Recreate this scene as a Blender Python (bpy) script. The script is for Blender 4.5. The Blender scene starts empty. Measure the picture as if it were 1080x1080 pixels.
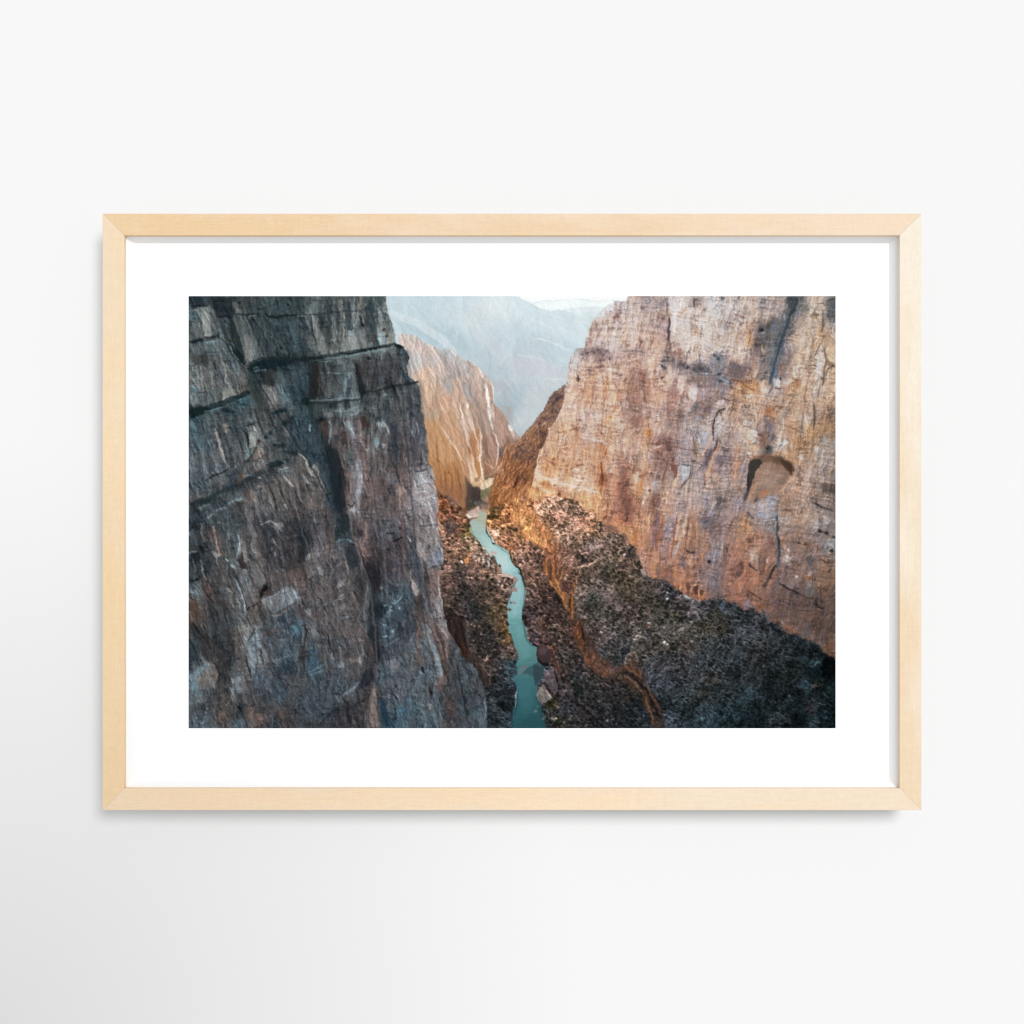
import numpy as np, math

PX0, PY0, PX1, PY1 = 199.0, 312.2, 881.2, 767.8      # the picture's own units
GW, GH = 1024, 684                                    # colour samples across the sheet

def make_picture(pts_txt, mid_txt, strokes_txt, gw=GW, gh=GH):
    rng = np.random.RandomState(7)
    X, Y = np.meshgrid(np.linspace(PX0, PX1, gw, dtype=np.float32), np.linspace(PY0, PY1, gh, dtype=np.float32))

    tables = [rng.rand(256, 256).astype(np.float32) for _ in range(8)]
    def vnoise(x, y, k=0):
        t = tables[k % 8]
        xi = np.floor(x).astype(np.int64); yi = np.floor(y).astype(np.int64)
        fx = (x - xi).astype(np.float32); fy = (y - yi).astype(np.float32)
        fx = fx*fx*fx*(fx*(fx*6-15)+10); fy = fy*fy*fy*(fy*(fy*6-15)+10)
        a = t[yi & 255, xi & 255]; b = t[yi & 255, (xi+1) & 255]
        c = t[(yi+1) & 255, xi & 255]; d = t[(yi+1) & 255, (xi+1) & 255]
        return (a+(b-a)*fx)*(1-fy) + (c+(d-c)*fx)*fy
    def gnoise(x, y, k=0):                              # gradient noise, about -1 to 1
        t = tables[k % 8]
        xi = np.floor(x).astype(np.int64); yi = np.floor(y).astype(np.int64)
        fx = (x - xi).astype(np.float32); fy = (y - yi).astype(np.float32)
        u = fx*fx*fx*(fx*(fx*6-15)+10); v = fy*fy*fy*(fy*(fy*6-15)+10)
        def g(i, j):
            an = t[(yi+j) & 255, (xi+i) & 255]*6.28318
            return np.cos(an)*(fx-i)+np.sin(an)*(fy-j)
        a = g(0, 0); b = g(1, 0); c = g(0, 1); d = g(1, 1)
        return ((a+(b-a)*u)*(1-v) + (c+(d-c)*u)*v)*1.5
    def fbm(x, y, o=4, k=0, gain=.55, turn=True, ridge=False):
        s = 0; a = 1; n = 0
        for i in range(o):
            q = gnoise(x+13.7*i, y+7.3*i, k+i)
            if ridge: q = 1-2*np.abs(q)
            s = s + a*q; n += a; a *= gain
            if turn: x, y = (x*.8-y*.6)*2.03, (x*.6+y*.8)*2.03
            else: x = x*2.03; y = y*2.03
        return s/n*1.5
    # edges are roughened by reading every outline at slightly wandering places
    wx = 1.3*fbm(X/9, Y/9, 3, 1) + .6*fbm(X/2.6, Y/2.6, 2, 2)
    wy = 1.3*fbm(X/9+50, Y/9, 3, 3) + .6*fbm(X/2.6+50, Y/2.6, 2, 4)
    XW = X + .75*wx; YW = Y + .75*wy

    def col(h):
        return np.array([int(h[i:i+2], 16)/255 for i in (0, 2, 4)], np.float32)
    def window(p, m):
        sx = (gw-1)/(PX1-PX0); sy = (gh-1)/(PY1-PY0)
        x0 = int(max(0, (p[:, 0].min()-m-PX0)*sx)); x1 = int(min(gw, (p[:, 0].max()+m-PX0)*sx+2))
        y0 = int(max(0, (p[:, 1].min()-m-PY0)*sy)); y1 = int(min(gh, (p[:, 1].max()+m-PY0)*sy+2))
        return (slice(y0, y1), slice(x0, x1)) if x1 > x0 and y1 > y0 else None
    def seg_dist(x, y, a, b):
        d = b-a; L = float(d@d)+1e-9
        t = np.clip(((x-a[0])*d[0]+(y-a[1])*d[1])/L, 0, 1)
        return np.hypot(x-a[0]-t*d[0], y-a[1]-t*d[1]), t
    def poly_mask(p, blur, x, y):
        inside = np.zeros(x.shape, bool); dist = np.full(x.shape, 1e9, np.float32)
        n = len(p)
        for i in range(n):
            a, b = p[i], p[(i+1) % n]
            dist = np.minimum(dist, seg_dist(x, y, a, b)[0])
            if a[1] != b[1]:
                c = ((a[1] > y) != (b[1] > y)) & (x < (b[0]-a[0])*(y-a[1])/(b[1]-a[1])+a[0])
                inside ^= c
        sd = np.where(inside, dist, -dist)
        t = np.clip(sd/blur+.5, 0, 1)
        return t*t*(3-2*t)
    wob = 4*fbm(X/11, Y/11, 3, 6); wob2 = 4*fbm(X/11+30, Y/11, 3, 1)
    def poly_field(p, blur=.8, wobble=0.):
        m = np.zeros((gh, gw), np.float32); w = window(p, 6+blur)
        m[w] = poly_mask(p, blur, XW[w]+wobble*wob[w], YW[w]+wobble*wob2[w]); return m

    # ---- read the notes
    def P2(s, o, k):
        return np.array([[float(v) for v in q.split(',')] for q in s.split()], np.float32)*k + np.array(o, np.float32)
    o = (0, 0); k = 1.0
    regions = {}; order = []; cps = {}; cur = None
    for ln in pts_txt.strip().splitlines():
        f = ln.split(None, 1)
        if not f or f[0] == '#': continue
        if f[0] == 'R':                                # R name : outline in picture units
            nm, s = f[1].split(':'); nm = nm.strip(); regions[nm] = P2(s, (0, 0), 1) if s.strip() else None
            order.append(nm); cps.setdefault(nm, [])
        elif f[0] == 'T':                              # T region i j  -> tile-local control colours follow
            nm, i, j = f[1].split(); cur = nm; o = (199+114*int(i), 312+114*int(j)); k = 1.0556
        elif f[0] == 'G':
            cur = f[1].strip(); o = (0, 0); k = 1.0
        else:
            for q in ln.split():
                u, v, h = q.split(',')
                cps[cur].append((float(u)*k+o[0], float(v)*k+o[1], *col(h)))
    # a coarse smooth colour field per region
    cw, ch = 171, 114
    cx, cy = np.meshgrid(np.linspace(PX0, PX1, cw), np.linspace(PY0, PY1, ch))
    def field(nm):
        c = np.array(cps[nm], np.float64)
        d2 = (cx[..., None]-c[:, 0])**2 + (cy[..., None]-c[:, 1])**2
        w = 1/(d2+10)**2
        f = (w[..., None]*c[:, 2:]).sum(2)/w.sum(2)[..., None]
        gx = np.clip((X+.6*wx*3-PX0)/(PX1-PX0)*(cw-1), 0, cw-1.001); gy = np.clip((Y+.6*wy*3-PY0)/(PY1-PY0)*(ch-1), 0, ch-1.001)
        xi = gx.astype(int); yi = gy.astype(int); fx = (gx-xi)[..., None]; fy = (gy-yi)[..., None]
        return ((f[yi, xi]*(1-fx)+f[yi, xi+1]*fx)*(1-fy)+(f[yi+1, xi]*(1-fx)+f[yi+1, xi+1]*fx)*fy).astype(np.float32)
    img = np.zeros((gh, gw, 3), np.float32); M = {}
    for nm in order:
        m = poly_field(regions[nm], {'bench': 5., 'scrub': 6., 'ridge': 1.6, 'left_bank': 2., 'fin': 2.2, 'lower_slope': 3.}.get(nm, .9), 1. if nm in ('scrub', 'bench') else .4 if nm in ('lower_slope', 'left_bank') else 0.) if regions[nm] is not None else np.ones((gh, gw), np.float32)
        if nm == 'bench': m = m*np.clip(.78+.8*fbm(X/7, Y/7, 3, 2), 0, 1)*np.clip(1.15-(Y-600)/260, .55, 1)
        for q in M: M[q] = M[q]*(1-m)
        M[nm] = m
        img = img*(1-m[..., None]) + field(nm)*m[..., None]

    def paint(txt, only='PLD', gain=1.0, xmax=1e9):
        o = (0, 0); k = 1.0
        for ln in txt.strip().splitlines():
            f = ln.split()
            if not f or f[0][0] == '#': continue
            if f[0] == 'T': o = (199+114*int(f[1]), 312+114*int(f[2])); k = 1.0556; continue
            if f[0] == 'S': k = float(f[1]); o = (float(f[2]), float(f[3])); continue
            head, s = ln.split(':'); h = head.split(); p = P2(s, o, k); c = col(h[1])
            a = (float(h[2]) if len(h) > 2 else .85)*(.8 if p[:, 0].mean() > 600 and p[:, 1].mean() < 640 and h[0] == 'P' else 1)
            a = a*gain
            if h[0] not in only or p[:, 0].mean() > xmax: continue
            if h[0] == 'P':
                b = float(h[3]) if len(h) > 3 else 1.4
                w = window(p, b+4)
                if w is None: continue
                m = poly_mask(p, b, XW[w], YW[w])*a
            elif h[0] == 'D':                           # dots
                r = float(h[3]) if len(h) > 3 else 1.2
                w = window(p, r+4)
                if w is None: continue
                m = np.zeros(X[w].shape, np.float32)
                for q in p: m = np.maximum(m, np.clip(1.5-np.hypot(XW[w]-q[0], (YW[w]-q[1])*1.15)/r, 0, 1)*a)
            else:
                wd = float(h[3]) if len(h) > 3 else 1.2; ks = 1.0
                w = window(p, wd+4)
                if w is None: continue
                m = np.zeros(X[w].shape, np.float32); n = len(p)-1
                for i in range(n):
                    d, t = seg_dist(XW[w], YW[w], p[i], p[i+1])
                    u = (i+t)/n; hw = wd*ks*.5*(.35+.65*np.sqrt(np.clip(4*u*(1-u), 0, 1)))
                    m = np.maximum(m, np.clip((hw+.5-d)/1.0, 0, 1))
                m = m*a
            img[w] = img[w]*(1-m[..., None]) + c*m[..., None]
    parts = strokes_txt.split('===TEXTURE===')
    paint(mid_txt)
    L = M['left_cliff']; Rr = M['right_cliff']; B = M['sunlit_wall']; C = M['ridge']; Sc = M['scrub']; Lo = M['lower_slope']; Hb = M['left_bank']; H = M['hills']; Wt = M['river']
    # ---- rock, scrub and rubble grain
    def lum(f): img[:] = img*f[..., None]
    bendx = 3*fbm(X/30, Y/30, 3, 2); bendy = 3*fbm(X/30+40, Y/30, 3, 5)
    XB = X+bendx+.8*wx; YB = Y+bendy+.8*wy
    def angled(lean, sa, sc, o=4, k=0, gain=.55, ridge=False):   # noise stretched along a direction dx/dy = lean
        n = np.sqrt(1+lean*lean); al = (YB+lean*XB)/n; ac = (XB-lean*YB)/n
        return fbm(ac/sc, al/sa, o, k, gain, False, ridge)
    def bed(slope, sa, sc, o=4, k=0, ridge=False):
        n = math.sqrt(1+slope*slope); return fbm((XB+slope*YB)/n/sa, (YB-slope*XB)/n/sc, o, k, .55, False, ridge)
    def cells(u, v, k, jit=.9):
        """nearest and second nearest of a jittered grid of points: id noise, offset to the centre, border distance"""
        ui = np.floor(u).astype(np.int64); vi = np.floor(v).astype(np.int64)
        b1 = np.full(u.shape, 9., np.float32); b2 = b1.copy(); du = np.zeros_like(b1); dv = du.copy(); r1 = du.copy(); r2 = du.copy()
        for j in (-1, 0, 1):
            for i in (-1, 0, 1):
                a = (ui+i) & 255; b = (vi+j) & 255
                px = ui+i+.5+jit*(tables[k % 8][b, a]-.5); py = vi+j+.5+jit*(tables[(k+1) % 8][b, a]-.5)
                d = ((px-u)**2+(py-v)**2).astype(np.float32)
                near = d < b1
                b2 = np.where(near, b1, np.minimum(b2, d)); b1 = np.where(near, d, b1)
                du = np.where(near, px-u, du); dv = np.where(near, py-v, dv)
                r1 = np.where(near, tables[(k+2) % 8][b, a], r1); r2 = np.where(near, tables[(k+3) % 8][b, a], r2)
        return du, dv, r1, r2, np.sqrt(b2)-np.sqrt(b1), np.sqrt(b1)
    def sample(x, y):
        gx = np.clip((x-PX0)/(PX1-PX0)*(gw-1), 0, gw-1).astype(int); gy = np.clip((y-PY0)/(PY1-PY0)*(gh-1), 0, gh-1).astype(int)
        return img[gy, gx], gy, gx
    def facets(m, lean, sa, sc, k, amt, jl, tilt, edge):
        """break a rock face into chipped facets: each takes one colour, its own tilt to the light and a dark seam"""
        n = math.sqrt(1+lean*lean); al = (YB+lean*XB)/n; ac = (XB-lean*YB)/n
        du, dv, r1, r2, bd, _ = cells(ac/sc, al/sa, k)
        cc = (du*sc+lean*dv*sa)/n; cl = (dv*sa-lean*du*sc)/n
        q, gy, gx = sample(X+cc, Y+cl)
        ok = m[gy, gx]*m*amt
        f = 1+jl*(r1*2-1)+tilt*((r2*2-1)*du*2+(r1-.6)*dv*2)
        f = f*(1-edge*np.clip(1-bd/.14, 0, 1))
        img[:] = img*(1-ok[..., None])+q*f[..., None]*ok[..., None]
    def cracks(f, w):
        return np.clip(1-np.abs(f)/w, 0, 1)
    def tint(m, n, c, a):
        img[:] = img + (m*n*a)[..., None]*np.array(c, np.float32)*(.3+img)
    def slope_light(h, ax, ay):                         # how a relief of height h catches light from one side
        gy_, gx_ = np.gradient(h); return np.clip(ax*gx_+ay*gy_, -1.2, 1.2)
    sat = lambda m, f: img.__setitem__(slice(None), img+(m*(f-1))[..., None]*(img-img.mean(2, keepdims=True)))
    wl0 = (X+10*fbm(X/20, Y/20, 2, 1) < 330).astype(np.float32); lw0 = (Y+.9*X+14*fbm(X/20, Y/20, 2, 4) > 900).astype(np.float32)
    wr0 = (X+14*fbm(X/20, Y/20, 2, 6) > 740).astype(np.float32)
    def chip(levels):
        for sa, sc, k, amt, jl, tl, ed in levels:
            facets(L*wl0*(1-lw0), .32, sa, sc, k, amt, jl, tl, ed); facets(L*(1-wl0)*(1-lw0), .05, sa, sc*.9, k+1, amt, jl, tl, ed)
            facets(L*lw0, .22, sa*.8, sc*1.1, k+2, amt, jl, tl, ed)
            facets(Rr*(1-wr0), -.13, sa*1.15, sc*.9, k+3, amt, jl*.7, tl*.7, ed*.6); facets(Rr*wr0, -.25, sa, sc, k+2, amt, jl*.7, tl*.7, ed*.7)
            if sa < 10:
                facets(B, .25, sa*1.2, sc*.9, k+1, amt*.7, jl*.35, tl*.5, ed*.3); facets(C, -.5, sa*.7, sc, k, amt, jl, tl, ed)
                facets(M['bench'], -.1, sa, sc, k+2, amt, jl, tl, ed); facets(M['fin'], .25, sa*1.4, sc, k, amt*.5, jl*.5, tl, ed)
    chip(((15, 6.5, 0, .50, .06, .14, .16), (7, 3.2, 3, .45, .09, .18, .18), (3.2, 1.7, 5, .35, .10, .18, .10)))
    paint(parts[0])
    chip(((5, 2.4, 1, .28, .07, .14, .14), (2.6, 1.5, 5, .30, .10, .16, .08)))
    def creases(lean, scales, asp, k, lx, ly):
        """rounded columns parted by sharp clefts, at several sizes, lit from one side; returns light and cleft depth"""
        n = math.sqrt(1+lean*lean); al = (YB+lean*XB)/n; ac = (XB-lean*YB)/n
        h = 0; cl = 1
        for i, sc in enumerate(scales):
            q = np.abs(gnoise(ac/sc+11*i+k, al/(sc*asp)+5*i, k+i)); h = h+q*sc
            cl = cl*(1-np.clip(1-q/(.09+.02*i), 0, 1)*(.55 if i < 2 else .35))
        gy_, gx_ = np.gradient(h); f = lx*gx_+ly*gy_
        return np.clip(f/(f.std()+1e-6), -2, 2), cl
    def soft(a, n):                                     # wide box average
        for ax in (0, 1):
            for _ in range(2):
                c = np.cumsum(np.concatenate([np.zeros_like(np.take(a, [0], ax)), np.pad(a, [(n, n) if i == ax else (0, 0) for i in range(a.ndim)], 'edge')], ax), ax, dtype=np.float64)
                L2 = a.shape[ax]; i1 = np.arange(L2)+2*n+1; i0 = np.arange(L2)
                a = ((np.take(c, i1, ax)-np.take(c, i0, ax))/(2*n+1)).astype(np.float32)
        return a
    def punch(m, n, gain):                              # local contrast inside one region only
        w = soft(m, n)+1e-3; mean = soft(img*m[..., None], n)/w[..., None]
        img[:] = img+(m*(gain-1))[..., None]*(img-mean)
    punch(L, 40, 1.18); punch(Rr, 40, 1.12)
    sat(L, .80)
    np.clip(img, .02, 1, out=img)
    lum(1+Rr*(.04+.09*np.clip((500-Y)/120, 0, 1)))
    sat(Rr, .82-.04*np.clip((430-Y)/80, 0, 1))
    img[..., 0] += Rr*.010; img[..., 1] -= Rr*.004; sat(C, .88); sat(M['bench'], .80); sat(Hb, .82); sat(Lo, .85); lum(1-.12*M['bench']*np.clip((Y-620)/60, 0, 1)); lum(1+.04*H); lum(1+Rr*.07*np.clip((Y-420)/150, 0, 1)); lum(1+.0*L)
    g1 = fbm(X/2.3, Y/2.3, 2, 5); g2 = fbm(X/5, Y/5, 4, 6); g3 = fbm(X/14, Y/14, 4, 3)
    wl = np.clip((400-X)/140, 0, 1); lowm = np.clip((Y-610)/60, 0, 1)*np.clip((Y-900+X*1.1)/60, 0, 1)
    s1 = angled(.3, 18, 2.6, 4, 0); s2 = angled(.05, 18, 2.3, 4, 2); s3 = bed(-.45, 9, 2.2, 4, 4)
    sL = (s1*wl+s2*(1-wl))*(1-.5*lowm)+s3*.5*lowm
    f1, c1 = creases(.3, (15, 8, 4.2, 2.4), 2.8, 0, 1, -.35); f2, c2 = creases(.06, (15, 8, 4.2, 2.4), 3.2, 3, 1, -.35); f3, c3 = creases(.2, (12, 6.5, 3.6, 2.2), 2.0, 5, 1, -.5)
    wlc = wl0*(1-lw0); w2c = (1-wl0)*(1-lw0)
    fL = f1*wlc+f2*w2c+f3*lw0; cL = c1*wlc+c2*w2c+c3*lw0
    f4, c4 = creases(-8, (9, 4.5, 2.4), 3.5, 2, .2, -1)      # bedding
    mod = .55+.9*np.clip(g3*1.2+.5, 0, 1)
    lum(1+L*(.08*sL+.04*g1+.05*g2+mod*(.085*fL+.045*f4))); lum(1-L*mod*(.22*(1-cL)+.15*(1-c4)*np.clip(g3*2+.3, 0, 1))); lum(1+.10*L)
    ck = cracks(angled(.3, 24, 9, 2, 3), .05)*wl+cracks(angled(.08, 24, 9, 2, 3), .05)*(1-wl)
    lum(1-L*.22*ck*np.clip(g3*3, 0, 1))
    ck = cracks(bed(.08, 26, 10, 2, 6), .05); lum(1-L*.2*ck*np.clip(-g3*3, 0, 1))
    tint(L, g3, (-.35, .02, .2), .08); tint(L, fbm(X/2.2+9, Y/3.5, 3, 3), (.35, .05, -.25), .14)
    r1 = angled(-.14, 22, 2.4, 4, 1); r2 = angled(-.26, 18, 2.4, 4, 5); wr = np.clip((X-690)/120, 0, 1)
    sR = r1*(1-wr)+r2*wr
    f1, c1 = creases(-.14, (14, 7, 3.8, 2.2), 3.2, 1, -1, -.3); f2, c2 = creases(-.25, (14, 7, 3.8, 2.2), 2.8, 4, -1, -.3)
    fR = f1*(1-wr0)+f2*wr0; cR = c1*(1-wr0)+c2*wr0
    f4, c4 = creases(9, (8, 4, 2.2), 3.5, 6, -.2, -1); f4r = f4
    lum(1+Rr*(.05*sR+.03*g1+.03*g2+mod*(.042*fR+.042*f4))); lum(1-Rr*mod*(.24*(1-cR)+.17*(1-c4)*np.clip(g3*2+.2, 0, 1))); lum(1+.09*Rr)
    lum(1-Rr*.30*cracks(angled(-.2, 22, 9, 2, 2), .05)*np.clip(g3*3, 0, 1))
    lum(1-Rr*.22*cracks(bed(.12, 20, 9, 2, 4), .045)*np.clip(-g3*3-.2, 0, 1))
    tint(Rr, angled(-.2, 14, 4, 4, 6), (.25, .0, -.35), .16); tint(Rr, fbm(X/3, Y/4, 3, 2), (.15, -.05, -.15), .14)
    b1 = angled(.35, 14, 3, 4, 2)
    f1, c1 = creases(.34, (11, 6, 3.2, 2), 4.0, 2, -1, -.2); lum(1+B*(.03*b1+.02*g1+.02*g2+.06*f1)); lum(1-B*.20*(1-c1)); lum(1+.05*B)
    f1, c1 = creases(-.5, (7, 3.6, 2), 2.0, 2, -1, -.5); lum(1+C*(.05*g1+.06*g2+.12*f1)); lum(1-C*.4*(1-c1))
    Fn = M['fin']; f1, c1 = creases(.45, (8, 4, 2.2), 3.0, 6, -1, -.3); lum(1+Fn*.22*f1); lum(1-Fn*.5*(1-c1))
    f1, c1 = creases(.8, (30, 14, 7), 1.8, 4, -1, -.3); lum(1+H*.013*f1)
    f1, c1 = creases(-.2, (6, 3.2, 1.9), 2.2, 3, -1, -.4); Bn = M['bench']; lum(1+Bn*.14*f1); lum(1-Bn*.4*(1-c1))
    lum(1+H*(.014*g1+.012*bed(.4, 20, 5, 4, 2)))
    # scrub: dark bushes on pale ground, lined up downhill
    def bushes(m, slope, sa, sc, k, lo, hi, r0, dark):
        n = math.sqrt(1+slope*slope)
        u = ((X+slope*Y)/n+.5*wx)/sa; v = ((Y-slope*X)/n+.5*wy)/sc
        du, dv, r1, r2, bd, d = cells(u, v, k)
        rad = r0+.40*(r1-.5)+.15*g3
        t = np.clip((rad-d)/.22+.5, 0, 1)*(.6+.4*r2)
        out = img*(hi+.25*(r2-.5))[..., None]*(1-t[..., None]) + img*lo*np.array(dark, np.float32)*t[..., None]
        img[:] = img*(1-m[..., None]) + out*m[..., None]
    def rubble(m, sx, sy, k, a, gap):                   # stones, each with a lit top and a dark gap below
        du, dv, r1, r2, bd, d = cells(X/sx+.25*wx/sx, Y/sy+.25*wy/sy, k)
        f = 1+a*(r1*r1*2-.6)+a*.9*np.clip(dv, -.6, .6)*(.5+r2)
        f = f*(1-gap*np.clip(1-bd/.22, 0, 1))
        lum(1+m*(f-1))
    gul, gc = creases(-.9, (26, 12, 6), 2.6, 1, -1, -.3)
    gul, gc = creases(-.9, (26, 12, 6), 2.6, 1, -1, -.3); g4 = fbm(X/20+7, Y/20, 4, 4)
    lum(1+Sc*(.06*g1+.12*g2+.16*g4+.09*gul)); rubble(Sc, 2.8, 2.3, 1, .14, .10)
    bare = np.clip(.5+1.4*g4, 0, 1)
    bushes(Sc, .45, 6.5, 4.2, 6, .62, 1.04, .10+.34*bare, (.96, 1.0, .97)); bushes(Sc, .45, 4.3, 2.7, 2, .62, 1.10, .18+.3*bare, (.96, 1.0, .98)); bushes(Sc, .5, 2.7, 1.9, 5, .74, 1.05, .22+.1*bare, (.97, 1.0, .98)); lum(1-Sc*.25*(1-gc))
    sp = np.clip(gnoise(X/1.9, Y/1.7, 3)-.62, 0, 1)*2; img[:] = img+(Sc*sp*(1-bare)*.4)[..., None]*(img*.9+.06)
    rubble(Lo, 4.2, 3.6, 4, .26, .26); rubble(Lo, 2.2, 1.9, 1, .20, .20); lum(1+Lo*(.06*g1+.14*g2)); bushes(Lo, .8, 5, 3.4, 3, .58, 1.10, .33, (.95, 1.0, 1.0))
    rubble(Hb, 4.0, 3.2, 6, .26, .24); rubble(Hb, 2.2, 1.8, 2, .22, .20); lum(1+Hb*(.06*g1+.14*g2)); bushes(Hb, .6, 6, 4, 5, .55, 1.08, .26, (.93, 1.02, .95))
    bushes(M['bench'], .5, 5, 3.2, 1, .74, 1.05, .14, (.92, 1, 1))
    lum(1+M['bench']*(.05*g1+.08*g2))
    lum(1+Wt*(.05*fbm(X/9, Y/2.5, 4, 2)+.02*g1))
    paint(parts[0], 'LD', .45); paint(parts[0], 'P', .30, 515)
    if len(parts) > 1: paint(parts[1])
    lum(1+Rr*mod*(.012*fR+.012*f4r+.02*g1)+L*.03*fL)
    lum(1+Sc*(.16*np.clip((770-X)/120, -.6, 1))+.06*B*np.clip((450-Y)/60, 0, 1)); sat(B, .86); sat(H, .78); sat(L*np.clip((img[..., 0]-img[..., 2])*6, 0, 1), .62)
    up = np.clip((640-Y)/60, 0, 1)
    lum(1+.16*up*(Hb+Lo)+.12*up*Sc+.10*M['bench']*np.clip((600-Y)/40, 0, 1))
    warm = np.clip((img[..., 0]-img[..., 2])*3, 0, 1)
    img[..., 1] *= 1-.012*warm; img[..., 2] += .012*warm*img[..., 0]
    glow = np.exp(-(((X-566)/62)**2+((Y-545)/58)**2))*(1-L)
    img *= (1+glow[..., None]*np.array((.16, .10, .05), np.float32)*(1-.6*Wt-.5*B)[..., None])
    hi = np.clip(img-.78, 0, 1); img -= (Rr[..., None]*hi*.55)
    dusk = L*np.clip((500-Y)/80, 0, 1); lum(1-.09*dusk); img[..., 0] *= 1-.05*dusk; lum(1-.08*Wt*np.clip((Y-640)/60, 0, 1))
    cool = L*np.clip((Y-330)/200, .4, 1)
    img[..., 0] *= 1-.01*cool; img[..., 2] += .010*cool; lum(1+.05*L)
    lum(1+.02*fbm(X/1.5, Y/1.5, 1, 7))
    return np.clip(img, 0, 1)
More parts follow.
